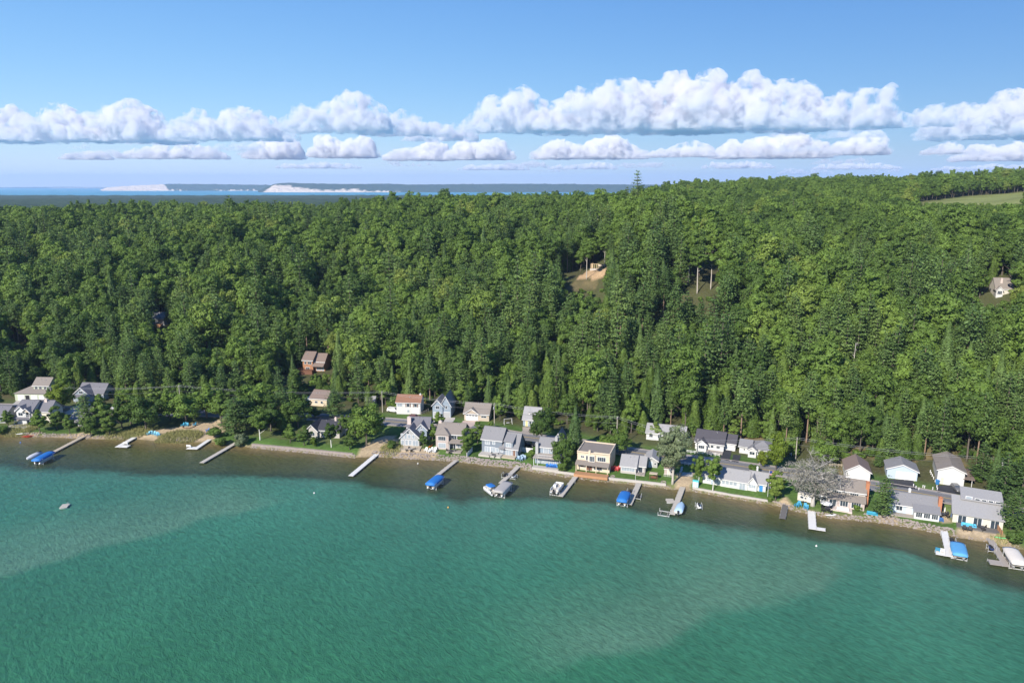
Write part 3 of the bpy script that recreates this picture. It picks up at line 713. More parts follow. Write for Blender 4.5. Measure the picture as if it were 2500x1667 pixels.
add_kind('shrub1', clump_crown(81, 3.4, 3.0, .1, 16, 1500, .36, (.25, .42), .8), LEAF_C, limbs(81, 3, 2, .2, .06, 3), BARK, 3.4, 3.0)
add_kind('paleshrub', clump_crown(82, 3.6, 4.2, .1, 22, 2600, .34, (.2, .36), .6), LEAF_W, limbs(82, 3, 2, .2, .06, 3), BARK, 3.6, 4.2)
TREES = []      # (kind, x, y, z, rot, sx, sz) of placed yard trees, for spacing
def tree(key, loc, sx=1, sz=None, rot=None, name='tree', label=None, cat='tree', group=None):
    K = KIND[key]; sz = sz or sx; rot = rnd.uniform(0, 6.28) if rot is None else rot
    r = empty(name, loc, rot, label, cat, group); r.scale = (sx, sx, sz)
    link_mesh('trunk', K['trunk'], r)
    if K['crown']: link_mesh('crown', K['crown'], r)
    return r

# ---------------------------------------------------------------- yard trees read off the photograph: foot pixel, top pixel row, crown width in px
YT = [
 ('maple', 149, 1000, 936, 62, 'maple_tree', 'bright yellow-green maple between the sage house and the blue gable house'),
 ('spruce', 122, 985, 945, 26, 'spruce_tree', 'small dark spruce at the corner of the sage green house'),
 ('yard1', 98, 1057, 998, 44, 'tree', 'rounded dark green tree hiding the end of the balcony house'),
 ('oval', 140, 1049, 990, 38, 'cedar_tree', 'broad dark cedar beside the balcony house'),
 ('yard1', 170, 1057, 1010, 36, 'tree', 'small leafy tree above the riprap by the long tan dock'),
 ('yard0', 222, 1066, 1018, 42, 'tree', 'leafy tree overhanging the water beside the long tan dock'),
 ('pine2', 213, 1046, 962, 56, 'pine_tree', 'dark pine in front of the blue gable house'),
 ('yard1', 252, 1038, 960, 60, 'tree', 'tall broad tree right of the blue gable house'),
 ('oval', 268, 1062, 1000, 42, 'cedar_tree', 'dense cedar at the edge of the little grass bank'),
 ('yard1', 298, 1045, 966, 52, 'tree', 'dark leafy tree by the parked white car'),
 ('yard0', 357, 1049, 962, 98, 'tree', 'large round spreading tree above the beach grass'),
 ('yard0', 455, 1034, 956, 92, 'tree', 'large round tree shading the blue beach chairs'),
 ('yard1', 415, 1026, 950, 52, 'tree', 'slim tree between the two round beach trees'),
 ('yard1', 505, 1020, 935, 70, 'tree', 'tall leafy tree at the back of the sand beach'),
 ('pine1', 578, 1064, 968, 72, 'pine_tree', 'layered white pine at the end of the sand beach'),
 ('yard0', 632, 1030, 930, 96, 'tree', 'huge round tree standing on the lawn behind the birches'),
 ('pine1', 694, 1036, 946, 70, 'pine_tree', 'tall white pine on the lawn behind the stone wall'),
 ('birch', 635, 1074, 1000, 52, 'birch_tree', 'pale leaning birch with bare lower stems on the lawn'),
 ('paleshrub', 588, 1089, 1058, 36, 'shrub', 'pale green willow shrub at the landing of the grey dock'),
 ('shrub0', 541, 1088, 1066, 32, 'shrub', 'dark shrub at the water beside the sand beach'),
 ('shrub1', 525, 1070, 1044, 36, 'shrub', 'tall shrub under the white pine by the beach'),
 ('yard1', 709, 1081, 1034, 38, 'tree', 'small round lawn tree above the stone wall'),
 ('yard1', 743, 1087, 1038, 40, 'tree', 'dark oval lawn tree before the charcoal roofed house'),
 ('maple', 767, 1090, 1066, 20, 'maple_tree', 'tiny golden maple on the lawn above the stone wall'),
 ('birch', 809, 1092, 1034, 46, 'birch_tree', 'birch in front of the charcoal roofed house'),
 ('yard1', 854, 1097, 1058, 34, 'tree', 'bright small tree at the end of the stone wall'),
 ('yard0', 895, 1088, 982, 88, 'tree', 'big dark tree beside the gravel boat landing'),
 ('birch', 843, 1062, 1012, 36, 'birch_tree', 'slender birch behind the charcoal roofed house'),
 ('pine1', 818, 1018, 948, 54, 'pine_tree', 'white pine right of the tan house with brown roof'),
 ('yard1', 770, 1020, 994, 34, 'tree', 'low bushy tree below the tan house'),
 ('yard1', 680, 1000, 940, 50, 'tree', 'leafy tree left of the tan house'),
 ('yard1', 1072, 1046, 1004, 34, 'tree', 'dark small tree behind the mauve two storey house'),
 ('yard1', 1034, 1092, 1052, 28, 'tree', 'slim tree at the corner of the glass gabled house'),
 ('yard1', 1056, 1074, 1034, 34, 'tree', 'bushy tree between the glass gabled and mauve houses'),
 ('oval', 1139, 1108, 1044, 38, 'cedar_tree', 'dense round cedar between the mauve house and the white fence'),
 ('oval', 1166, 1082, 1028, 36, 'cedar_tree', 'rounded cedar behind the big slate blue house'),
 ('shrub1', 1198, 1046, 1028, 14, 'shrub', 'clipped round shrub at the foot of a power pole'),
 ('yard1', 1221, 1026, 960, 36, 'tree', 'dark tree between the tan garage and swing lawn'),
 ('yard0', 1322, 1078, 994, 66, 'maple_tree', 'full green maple in front of the dormer cottage'),
 ('yard0', 1373, 1142, 1062, 58, 'maple_tree', 'maple with reddening tips beside the balcony deck house'),
 ('spruce', 1403, 1106, 985, 44, 'spruce_tree', 'tall ragged spruce beside the beige flat roofed house'),
 ('shrub0', 1374, 1150, 1128, 28, 'shrub', 'round shrub by the steps to the orange kayak'),
 ('yard0', 1483, 1104, 1062, 54, 'tree', 'round dark tree behind the beige flat roofed house'),
 ('yard0', 1513, 1107, 1050, 56, 'tree', 'broad tree shading the road behind the grey cottage'),
 ('willow', 1642, 1180, 1036, 82, 'poplar_tree', 'tall silvery grey-green poplar beside the sand patch'),
 ('birch', 1705, 1187, 1113, 38, 'birch_tree', 'birch by the turquoise beach cabinet'),
 ('birch', 1740, 1198, 1118, 46, 'birch_tree', 'white stemmed birch before the white cottage with blue door'),
 ('shrub0', 1840, 1158, 1136, 34, 'shrub', 'rounded roadside shrub behind the white cottage with blue door'),
 ('maple', 1894, 1146, 1054, 54, 'maple_tree', 'tall bright maple by the road near the bare grey tree'),
 ('maple', 1860, 1140, 1100, 30, 'maple_tree', 'low bright maple in front of the white hip roofed cottage'),
 ('oval', 1893, 1220, 1148, 44, 'cedar_tree', 'bright oval tree with twin stems beside the flagpole'),
 ('shrub0', 1880, 1224, 1213, 14, 'shrub', 'pale round bush at the end of the seawall'),
 ('dead', 1984, 1234, 1122, 152, 'bare_tree', 'huge half-dead grey tree leaning over the lawn chairs'),
 ('yard0', 2016, 1134, 1074, 66, 'tree', 'round bright tree behind the bare grey tree'),
 ('pine1', 2154, 1262, 1160, 58, 'locust_tree', 'feathery tall tree beside the pale blue lake cottage'),
 ('pine2', 2144, 1139, 1108, 28, 'pine_tree', 'small pine on the grass between two garages'),
 ('shrub0', 2092, 1246, 1232, 22, 'shrub', 'small dark shrub at the brick chimney house'),
 ('pine1', 2467, 1292, 1200, 66, 'pine_tree', 'white pine right of the clerestory house'),
 ('pine0', 2447, 1230, 1105, 80, 'pine_tree', 'tall white pine above the clerestory house roof'),
 ('pine0', 2392, 1178, 1080, 62, 'pine_tree', 'white pine behind the trash bins'),
 ('pine0', 2490, 1235, 1096, 74, 'pine_tree', 'white pine at the bend of the road'),
 ('shrub0', 2476, 1326, 1296, 46, 'shrub', 'large shrub at the water beside the green kayak'),
 ('shrub1', 2380, 1176, 1160, 30, 'shrub', 'bright bush beside the open lean-to'),
 ('yard1', 990, 940, 890, 50, 'tree', 'round bright tree behind the white house with rust roof'),
 ('maple', 1056, 950, 886, 56, 'maple_tree', 'round vivid maple above the slate garage house'),
 ('yard1', 20, 1040, 1000, 34, 'tree', 'dark tree at the corner of the balcony house terrace'),
 ('shrub0', 955, 1095, 1076, 26, 'shrub', 'shrub on the bank by the boat landing'),
 ('shrub1', 1297, 1122, 1098, 18, 'shrub', 'dark upright shrub at the end of the slate house lawn'),
 ('shrub0', 5, 1058, 1040, 40, 'shrub', 'shrub on the grass bank by the umbrella terrace'),
 ('yard0', 600, 1046, 952, 92, 'tree', 'broad dark tree behind the layered pine on the lawn'),
 ('yard1', 662, 1052, 965, 70, 'tree', 'full tree right of the pale birch'),
 ('yard0', 728, 1042, 962, 72, 'tree', 'round tree left of the charcoal roofed house'),
 ('yard1', 541, 1036, 950, 62, 'tree', 'tall tree where the sand beach meets the lawn'),
 ('yard1', 868, 1070, 992, 56, 'tree', 'leafy tree behind the big dark landing tree'),
 ('yard1', 320, 1036, 962, 56, 'tree', 'leafy tree left of the large spreading beach tree'),
 ('tall0', 1432, 682, 590, 34, 'tall_tree', 'slender tall tree standing alone in the sandy clearing'),
 ('tall1', 1476, 652, 582, 30, 'tall_tree', 'slender tree behind the unfinished timber frame'),
 ('tall0', 1680, 694, 606, 44, 'tall_tree', 'tall bare stemmed tree at the left of the hillside trio'),
 ('tall0', 1702, 716, 600, 46, 'tall_tree', 'tall pale trunked tree in the middle of the hillside trio'),
 ('tall1', 1735, 706, 604, 44, 'tall_tree', 'tall tree at the right of the hillside trio'),
 ('redpine0', 35, 832, 728, 36, 'red_pine', 'red pine with long pale trunk above the sage house'),
 ('redpine1', 46, 836, 735, 36, 'red_pine', 'second long trunked red pine above the sage house'),
 ('yard1', 1600, 1070, 1030, 0.01 + 36, 'tree', 'tree behind the white cottage under the poplar'),
]
YARD_XY = []
for key, px, py, top, wpx, nm, lab in YT:
    p = P(px, py); dep = project(p.x, p.y, p.z)[2]; K = KIND[key]
    Wm = wpx * dep / FPX; Hm = (py - top) * dep / FPX / math.cos(PITCH + math.atan((py + top) / 2 / FPX - CY / FPX)) * .97
    sx = Wm / K['W'] * 1.04; sz = Hm / K['H']
    tree(key, (p.x, p.y, p.z), sx, sz, name=nm, label=lab, cat='shrub' if 'shrub' in nm else 'tree')
    YARD_XY.append((p.x, p.y, Wm * .5))

# ---------------------------------------------------------------- houses
HOUSE_XY = []; KEEP = []
R_GREY = roofmat('grey_shingle', (.215, .21, .215)); R_LIGHT = roofmat('light_grey_shingle', (.30, .292, .29)); R_CHAR = roofmat('charcoal_shingle', (.075, .07, .08))
R_BROWN = roofmat('brown_shingle', (.20, .15, .125)); R_RUST = roofmat('rust_shingle', (.26, .135, .085)); R_TAUPE = roofmat('taupe_shingle', (.225, .195, .17)); R_SLATE = roofmat('slate_shingle', (.155, .15, .165)); R_DARK = roofmat('black_shingle', (.045, .045, .055))
S_WHITE = mat('white_siding', (.56, .555, .54), .6, .05, 2); S_SLATE = mat('slate_siding', (.17, .20, .24), .7, .08, 2); S_PALEBLUE = mat('pale_blue_siding', (.42, .49, .57), .7, .06, 2)
S_GREY = mat('grey_siding', (.36, .36, .36), .7, .08, 2); S_SAGE = mat('sage_siding', (.42, .46, .34), .7, .07, 2); S_TAN = mat('tan_siding', (.45, .38, .30), .7, .08, 2); S_MAUVE = mat('mauve_siding', (.42, .35, .32), .7, .07, 2)
S_BEIGE = mat('beige_stucco', (.58, .48, .36), .8, .07, 2); S_CREAM = mat('cream_siding', (.55, .51, .43), .7, .06, 2); S_CEDAR = mat('cedar_siding', (.34, .17, .095), .75, .15, 2); S_GREIGE = mat('greige_siding', (.42, .39, .36), .7, .08, 2); S_BLUEG = mat('blue_grey_siding', (.25, .30, .355), .7, .08, 2)
TRIM = mat('white_trim', (.62, .61, .60), .5, .04); GLASS = mat('window_glass', (.035, .05, .065), .08, .3, .6, 0, 0, .8); PALEGLASS = mat('pale_glass', (.30, .34, .38), .12, .25, 1.2, 0, 0, .7)  # second pane glass is a paler grey-blue
BRICK = mat('brick', (.40, .17, .09), .9, .25, 5); CONC = mat('concrete', (.42, .39, .35), .9, .14, 1.5, 0, .3); STUCCO = mat('pale_chimney', (.55, .46, .42), .85, .12, 3)
WOOD = mat('grey_wood', (.34, .30, .26), .85, .2, 2.5); WOODT = mat('tan_wood', (.44, .37, .28), .85, .18, 2.5); WOODO = mat('orange_deck', (.40, .215, .11), .75, .2, 2.5); WOODD = mat('dark_wood', (.14, .13, .12), .85, .25, 2.5); DKBROWN = mat('brown_stain', (.16, .075, .045), .7, .2, 2)
GDOOR = mat('garage_door', (.63, .63, .62), .5, .04); BLUEDOOR = mat('blue_paint', (.05, .22, .50), .5, .1); YELLOWDOOR = mat('yellow_paint', (.62, .50, .25), .5, .1); DARKIN = mat('dark_opening', (.02, .02, .022), .9, .2)
ALU = mat('aluminium', (.60, .60, .60), .4, .08, 2, .3); STEEL = mat('galvanised', (.50, .50, .50), .45, .1, 2, .5); DOCKW = mat('white_decking', (.66, .64, .60), .7, .1, 2); DOCKG = mat('weathered_decking', (.44, .40, .34), .85, .16, 2)

STEEL_ = mat('vent_metal', (.42, .42, .43), .5, .1, 2, .4)
class House:
    def __init__(h, name, label, x0, x1, py, cat='house', yaw=0.0, depth=8.0, wmul=1.0, dz=0.0, clear=True):
        p = P((x0 + x1) / 2, py); dep = project(p.x, p.y, p.z)[2]
        h.yaw = tangent(p.x) + math.radians(yaw)
        h.w = (x1 - x0) * dep / FPX / max(.6, math.cos(h.yaw)) * wmul; h.m = dep / FPX
        g = [tz(p.x + math.cos(h.yaw) * a - math.sin(h.yaw) * b, p.y + math.sin(h.yaw) * a + math.cos(h.yaw) * b) for a in (-h.w / 2, 0, h.w / 2) for b in (0,)]
        h.o = empty(name, (p.x, p.y, p.z + dz), h.yaw, label, cat)
        h.p = p; h.hw = h.w / 2; h.dep = dep
        c = Vector((-math.sin(h.yaw), math.cos(h.yaw))) * depth / 2
        HOUSE_XY.append((p.x + c.x, p.y + c.y, max(h.w, depth) * .55))
        h.roofs = []
    def blk(h, x0, x1, y0, y1, z1, roof='x', rise=2.0, wall=None, rm=None, z0=-1.5, ov=.45, th=.22, trim=True):
        o = h.o; m = MB()
        if roof == 'x': m.extr([(y0, z0), (y1, z0), (y1, z1), ((y0 + y1) / 2, z1 + rise), (y0, z1)], x0, x1, 'x')
        elif roof == 'y': m.extr([(x0, z0), (x1, z0), (x1, z1), ((x0 + x1) / 2, z1 + rise), (x0, z1)], y0, y1, 'y')
        elif roof == 'shedf': m.extr([(y0, z0), (y1, z0), (y1, z1 + rise), (y0, z1)], x0, x1, 'x')
        elif roof == 'shedb': m.extr([(y0, z0), (y1, z0), (y1, z1), (y0, z1 + rise)], x0, x1, 'x')
        else: m.box(x0, x1, y0, y1, z0, z1)
        if wall: m.build('wall', wall, o)
        r = MB(); e = .02
        if roof in ('x', 'y'):
            a0, a1 = (y0, y1) if roof == 'x' else (x0, x1); b0, b1 = (x0, x1) if roof == 'x' else (y0, y1)
            mid = (a0 + a1) / 2; sl = rise / (mid - a0); ze = z1 - ov * sl + e
            prof = [(a0 - ov, ze), (mid, z1 + rise + e), (a1 + ov, ze), (a1 + ov, ze + th), (mid, z1 + rise + th * 1.15 + e), (a0 - ov, ze + th)]
            r.extr(prof, b0 - ov * .8, b1 + ov * .8, roof)
        elif roof in ('shedf', 'shedb'):
            s = rise / (y1 - y0); za, zb = (z1, z1 + rise) if roof == 'shedf' else (z1 + rise, z1); s = s if roof == 'shedf' else -s
            r.extr([(y0 - ov, za - ov * s + e), (y1 + ov, zb + ov * s + e), (y1 + ov, zb + ov * s + th + e), (y0 - ov, za - ov * s + th + e)], x0 - ov * .7, x1 + ov * .7, 'x')
        elif roof == 'hip':
            k = min((x1 - x0) / 2, (y1 - y0) / 2); ym = (y0 + y1) / 2
            X0, X1, Y0, Y1 = x0 - ov, x1 + ov, y0 - ov, y1 + ov; k += ov
            if (X1 - X0) >= (Y1 - Y0): rp = [(X0 + k, ym), (X1 - k, ym)]
            else: xm = (x0 + x1) / 2; rp = [(xm, Y0 + k), (xm, Y1 - k)]
            z = z1 + e; v = [(X0, Y0, z), (X1, Y0, z), (X1, Y1, z), (X0, Y1, z), (rp[0][0], rp[0][1], z1 + rise), (rp[1][0], rp[1][1], z1 + rise + 1e-3)]
            f = [(0, 3, 2, 1), (0, 1, 5, 4), (1, 2, 5), (2, 3, 4, 5), (3, 0, 4)] if (X1 - X0) >= (Y1 - Y0) else [(0, 3, 2, 1), (0, 1, 4), (1, 2, 5, 4), (2, 3, 5), (3, 0, 4, 5)]
            r.add(v, f)
        elif roof == 'flat':
            r.box(x0 - ov, x1 + ov, y0 - ov, y1 + ov, z1 + e, z1 + th + e)
        ro = r.build('roof', rm, o); h.roofs.append(ro)
        if roof == 'x' and x1 - x0 > 4.5:
            for k_ in range(2):
                xv = x0 + (x1 - x0) * rnd.uniform(.2, .8); yv = y0 + (y1 - y0) * rnd.uniform(.25, .45); zv = z1 + rise * (yv - y0) / ((y1 - y0) / 2)
                MB().tube([(xv, yv, zv), (xv, yv, zv + .55)], .07, 6).tube([(xv, yv, zv + .55), (xv, yv, zv + .62)], .12, 6).build('vent_pipe', STEEL_, ro)
            MB().box(x0 - .3, x1 + .3, (y0 + y1) / 2 - .16, (y0 + y1) / 2 + .16, z1 + rise + th * 1.1, z1 + rise + th * 1.15 + .08).build('ridge_cap', rm, ro)
        if trim and roof in ('y', 'x'):       # white bargeboards on the gable seen from the lake
            t = MB(); a0, a1 = (y0, y1) if roof == 'x' else (x0, x1); mid = (a0 + a1) / 2; sl = rise / (mid - a0); ze = z1 - ov * sl
            pf = [(a0 - ov, ze - .13), (mid, z1 + rise - .13), (a1 + ov, ze - .13), (a1 + ov, ze + .15), (mid, z1 + rise + .17), (a0 - ov, ze + .15)]
            if roof == 'y': t.extr(pf, y0 - ov * .8 - .06, y0 - ov * .8 - .005, 'y')
            else: t.box(x0 - ov * .8, x1 + ov * .8, y0 - ov - .06, y0 - ov - .004, ze - .12 + 0, ze + .14)
            t.build('fascia', TRIM, ro)
        return ro
    def win(h, x, z, w, hh, y, n=1, m=GLASS, face='f', rows=1):
        """window: frame with panes; y is the wall plane (or x plane for sides)"""
        def pl(a0, a1, b0, b1, d):
            if face == 'f': return (a0, a1, y - d, y + .02, b0, b1)
            if face == 'r': return (y - .02, y + d, a0, a1, b0, b1)
            return (y - d, y + .02, a0, a1, b0, b1)
        f = MB().box(*pl(x - w / 2 - .1, x + w / 2 + .1, z - .1, z + hh + .1, .06)).build('window', TRIM, h.o)
        pw = w / n; ph = hh / rows
        for i in range(n):
            for j in range(rows):
                MB().box(*pl(x - w / 2 + i * pw + .04, x - w / 2 + (i + 1) * pw - .04, z + j * ph + .04, z + (j + 1) * ph - .04, .085)).build('pane', m, f)
    def door(h, x, w, hh, y, m=GLASS, z=0.0, trim=True, n=1, name='door'):
        f = MB().box(x - w / 2 - .1, x + w / 2 + .1, y - .06, y + .02, z - .02, z + hh + .1).build(name, TRIM, h.o)
        pw = w / n
        for i in range(n): MB().box(x - w / 2 + i * pw + .05, x - w / 2 + (i + 1) * pw - .05, y - .09, y + .01, z + .02, z + hh).build('panel' if m is not GLASS else 'pane', m, f)
        return f
    def garage(h, x, w, hh, y, lites=False, m=GDOOR):
        f = MB().box(x - w / 2 - .12, x + w / 2 + .12, y - .05, y + .02, -.05, hh + .12).build('garage_door', TRIM, h.o)
        for j in range(4): MB().box(x - w / 2, x + w / 2, y - .09, y + .01, j * hh / 4 + .02, (j + 1) * hh / 4 - .015).build('panel', m, f)
        if lites:
            for i in range(4): MB().box(x - w / 2 + (i + .12) * w / 4, x - w / 2 + (i + .88) * w / 4, y - .11, y, hh * .79, hh * .95).build('pane', GLASS, f)
    def chim(h, x, y, z0, z1, w=.9, d=.8, m=BRICK):
        c = MB().box(x - w / 2, x + w / 2, y - d / 2, y + d / 2, z0, z1); c.box(x - w / 2 - .08, x + w / 2 + .08, y - d / 2 - .08, y + d / 2 + .08, z1, z1 + .15)
        c.box(x - .18, x + .18, y - .18, y + .18, z1 + .15, z1 + .42)
        return c.build('chimney', m, h.roofs[0] if h.roofs else h.o)
    def deck(h, x0, x1, y0, y1, z=.35, m=WOODT, planks=True, rail=False, name='deck'):
        d = MB().box(x0, x1, y0, y1, -.6, z - .06).build(name, m, h.o)
        n = max(3, int((x1 - x0) / .55))
        for i in range(n): MB().box(x0 + (x1 - x0) * i / n + .012, x0 + (x1 - x0) * (i + 1) / n - .012, y0 - .04, y1, z - .06, z + rnd.uniform(-.004, .004)).build('plank', m, d)
        if rail: h.rail(x0, x1, y0 + .06, z)
        return d
    def rail(h, x0, x1, y, z, m=TRIM, hh=.95):
        r = MB(); r.box(x0, x1, y - .03, y + .03, z + hh - .08, z + hh); r.box(x0, x1, y - .025, y + .025, z + .1, z + .16)
        n = max(4, int((x1 - x0) / .5))
        for i in range(n + 1): xx = x0 + (x1 - x0) * i / n; r.box(xx - .025, xx + .025, y - .02, y + .02, z, z + hh - .08)
        return r.build('railing', m, h.o)
    def post(h, x, y, z0, z1, w=.14, m=TRIM): return MB().box(x - w / 2, x + w / 2, y - w / 2, y + w / 2, z0, z1).build('post', m, h.o)
    def L(h, x, y, z=0.0):
        c, s = math.cos(h.yaw), math.sin(h.yaw); return Vector((h.p.x + c * x - s * y, h.p.y + s * x + c * y, h.o.location.z + z))
    def keep(h, zt=6, pad=4):
        q = [project(*h.L(a, b, c)) for a in (-h.hw, h.hw) for b in (0, 6) for c in (0, zt)]
        KEEP.append((min(a[0] for a in q) - pad, min(a[1] for a in q) - pad, max(a[0] for a in q) + pad, max(a[1] for a in q), h.dep))

# --- left group
h = House('house', 'sage green house with a low garage wing and raised upper storey', 36, 118, 978, yaw=2, depth=10); w = h.hw
h.blk(-w, w, 0, 9, 3.0, 'hip', 2.2, S_SAGE, R_TAUPE); h.blk(-w * .05, w * .92, 2.6, 8.6, 6.0, 'x', 2.4, S_SAGE, R_TAUPE, z0=2)
h.garage(-w * .62, 2.6, 2.3, 0); h.door(-w * .22, 1.9, 2.3, 0, DARKIN); h.garage(w * .2, 2.6, 2.3, 0); h.garage(w * .7, 2.6, 2.3, 0)
for x in (.12, .38, .68): h.win(w * x, 4.3, 1.1, 1.2, 2.6, 2)
h.keep(8)
h = House('house', 'blue-grey house with a white trimmed front gable and wide side roof', 178, 224, 981, yaw=0, depth=10); w = h.hw
h.blk(-w, w * .95, 0, 7, 2.9, 'y', 3.1, S_BLUEG, R_SLATE); h.blk(-w + .4, w * 2.0, 2.6, 10, 3.0, 'x', 3.3, S_BLUEG, R_SLATE)
h.blk(-w * .6, w * .9, -1.4, .0, 2.4, 'shedf', .5, None, R_SLATE, trim=False); h.post(-w * .55, -1.3, -.5, 2.4); h.post(w * .85, -1.3, -.5, 2.4)
h.win(-.1, 3.5, 1.7, 1.1, 0, 2); h.door(-w * .1, 2.4, 2.1, 0, GLASS, n=2); h.win(w * 1.5, 1.0, 1.2, 1.1, 2.6, 2); h.keep(6)
h = House('house', 'two storey lake house with twin gables and a balcony, umbrella terrace below', 36, 80, 1036, yaw=0, depth=9); w = h.hw
h.blk(-w, w, 1.2, 9, 5.4, 'x', 2.6, S_CREAM, R_SLATE); h.blk(w * .2, w * 2.55, 3.2, 10, 4.6, 'x', 3.0, S_CREAM, R_SLATE)
h.blk(-w * .75, w * .35, .2, 4, 5.3, 'y', 1.6, S_WHITE, R_SLATE); h.blk(w * .12, w * .98, -.2, 3, 5.1, 'y', 1.3, S_TAN, R_SLATE, z0=4.9)
h.blk(-w, w * .95, -.6, 1.2, 2.4, 'shedf', .5, None, R_SLATE, trim=False); h.post(w * .95, -.5, -.5, 5.1); h.rail(w * .12, w * .98, -.15, 2.9); h.post(-w * .95, -.5, -.5, 2.4)
h.win(-w * .25, 3.4, 1.8, 1.2, .2, 2); h.door(w * .55, 1.8, 2.0, 1.2, GLASS, 3.0, n=2); h.win(-w * .4, .8, 2.2, 1.2, 1.2, 3); h.door(w * .55, 2.2, 2.1, 1.2, GLASS, n=2)
h.chim(w * 1.6, 6.2, 4, 8.3, 1.1, .8, STUCCO); h.deck(-w * 1.2, w * 1.2, -4.2, -.1, .2, CONC, name='terrace')
h = House('house', 'low cottage with dark blue-grey roof at the edge of the left yards', -34, 16, 1032, yaw=0, depth=9); w = h.hw
h.blk(-w, w, 0, 8, 2.8, 'x', 2.6, S_GREY, R_SLATE); h.win(w * .5, 1, 1.4, 1.1, 0, 2); h.win(-w * .3, 1, 1.4, 1.1, 0, 2); h.door(w * .1, 1, 2.1, 0)
h = House('cottage', 'small cottage with grey roof half hidden behind shore trees', 172, 205, 1040, yaw=0, depth=7, cat='cottage'); w = h.hw
h.blk(-w, w, 0, 6, 2.6, 'x', 1.8, S_GREY, R_GREY); h.blk(-w, w, -1.6, 0, 2.2, 'shedf', .5, None, R_GREY, trim=False); h.post(w * .9, -1.5, -.4, 2.2); h.post(-w * .9, -1.5, -.4, 2.2); h.door(0, 1, 2.1, 0); h.win(-w * .5, .9, 1.2, 1.1, 0, 2)
h = House('garage', 'small grey roofed garage behind the balcony house', 106, 134, 1008, yaw=0, depth=6, cat='garage'); w = h.hw
h.blk(-w, w, 0, 6, 2.6, 'x', 1.8, S_GREY, R_LIGHT); h.door(0, 1, 2, 0, GDOOR); h.win(w * .5, 1, .8, .9, 0)
h = House('house', 'brown two storey cabin with high deck standing on the wooded slope', 738, 792, 910, yaw=6, depth=9); w = h.hw
h.blk(-w * .95, 0, 0, 9, 6.0, 'x', 2.8, S_CEDAR, R_BROWN); h.blk(.02, w, 1.4, 8.6, 5.2, 'x', 2.8, S_CEDAR, R_BROWN, z0=-2); h.blk(0.1, w * .98, -.6, 1.4, 3.4, 'shedf', 1.2, None, R_BROWN, trim=False)
for x, n in ((-.7, 1), (-.3, 2)): h.win(w * x, 4.0, .8 * n, 1.2, 0, n)
for x in (.3, .55, .8): h.win(w * x, .8, .9, 2.0, 1.4, 1, PALEGLASS)
h.win(-w * .5, 1.1, 1.8, 1.4, 0, 2); h.deck(-w * 1.35, w * .1, -2.6, -.05, 1.6, DKBROWN, rail=False); h.rail(-w * 1.35, w * .1, -2.5, 1.6, DKBROWN); h.keep(8, 1); HOUSE_XY.append((h.p.x - 7, h.p.y - 10, 9))
h = House('house', 'tan house with dark brown roof and a pale metal side roof', 752, 800, 991, yaw=0, depth=8); w = h.hw
h.blk(-w * .8, w, 0, 8, 3.2, 'x', 2.2, S_BEIGE, R_BROWN); h.blk(-w * 1.3, -w * .8 - .02, .6, 7, 2.6, 'flat', 0, S_PALEBLUE, mat('pale_metal_roof', (.55, .6, .66), .45, .08, 1, .3))
h.win(-w * .15, 1.2, 1.2, .9, 0, 2); h.win(w * .45, 1.2, 1.0, .9, 0, 1); h.win(-w * 1.05, 1, .9, .9, .6, 1); h.keep(5)
h = House('house', 'low house with charcoal roof hidden among lawn trees and birches', 746, 828, 1070, yaw=2, depth=9); w = h.hw
h.blk(-w * .3, w, 1, 9, 2.9, 'x', 2.2, S_GREIGE, R_DARK); h.blk(-w, -w * .3 - .02, 0, 8, 2.8, 'y', 2.0, S_GREIGE, R_DARK)
for x in (0, .35, .7): h.win(w * x, .8, 1.6, 1.4, 1, 2)
h.win(-w * .65, .8, 2.2, 1.3, 0, 3); h.chim(w * .55, 5, 3, 6.2, .7, .7, STUCCO); h.keep(5)
h = House('shed', 'small shed with pale corrugated roof under the trees beside the road', 893, 915, 990, yaw=10, depth=4, cat='shed'); w = h.hw
h.blk(-w, w, 0, 4, 2.2, 'x', 1.0, S_GREY, R_LIGHT); h.door(0, 1, 1.8, 0, WOODD)
# --- behind the road
h = House('house', 'white two level house with rust brown roof beside the parked van', 968, 1027, 1011, yaw=3, depth=7); w = h.hw
h.blk(-w, w, 0, 6.6, 4.9, 'x', 1.9, S_WHITE, R_RUST); h.win(-w * .72, 3.1, 1.9, 1.3, 0, 2, PALEGLASS)
for x in (-.02, .6):
    h.win(w * x, 3.0, 1.1, 1.4, 0, 1)
    for s in (-1, 1): MB().box(w * x + s * .85 - .16, w * x + s * .85 + .16, -.06, .02, 2.95, 4.45).build('shutter', DKBROWN, h.o)
h.win(-w * .02, .8, .8, 1.0, 0, 1, PALEGLASS); h.garage(w * .62, 2.6, 2.2, 0); h.chim(w * .88, 3.3, 5, 7.2, .6, .6, S_WHITE); h.keep(7)
h = House('house', 'slate blue garage house with two front gables behind the road', 1057, 1101, 1019, yaw=4, depth=8); w = h.hw
h.blk(-w * .12, w, 0, 9, 5.0, 'y', 3.4, S_BLUEG, R_GREY); h.blk(-w, w * .12, -.5, 8, 5.0, 'y', 2.0, S_BLUEG, R_GREY)
h.win(-w * .45, 3.6, 1.3, 1.1, -.5, 2); h.win(w * .5, 3.6, .7, 1.1, 0); h.garage(-w * .5, 2.6, 2.2, -.5, m=S_GREY); h.garage(w * .5, 2.6, 2.2, 0, m=S_GREY); h.keep(9)
h = House('garage', 'tan garage with white four pane door and a small gable above it', 1133, 1194, 1027, yaw=4, depth=7, cat='garage'); w = h.hw
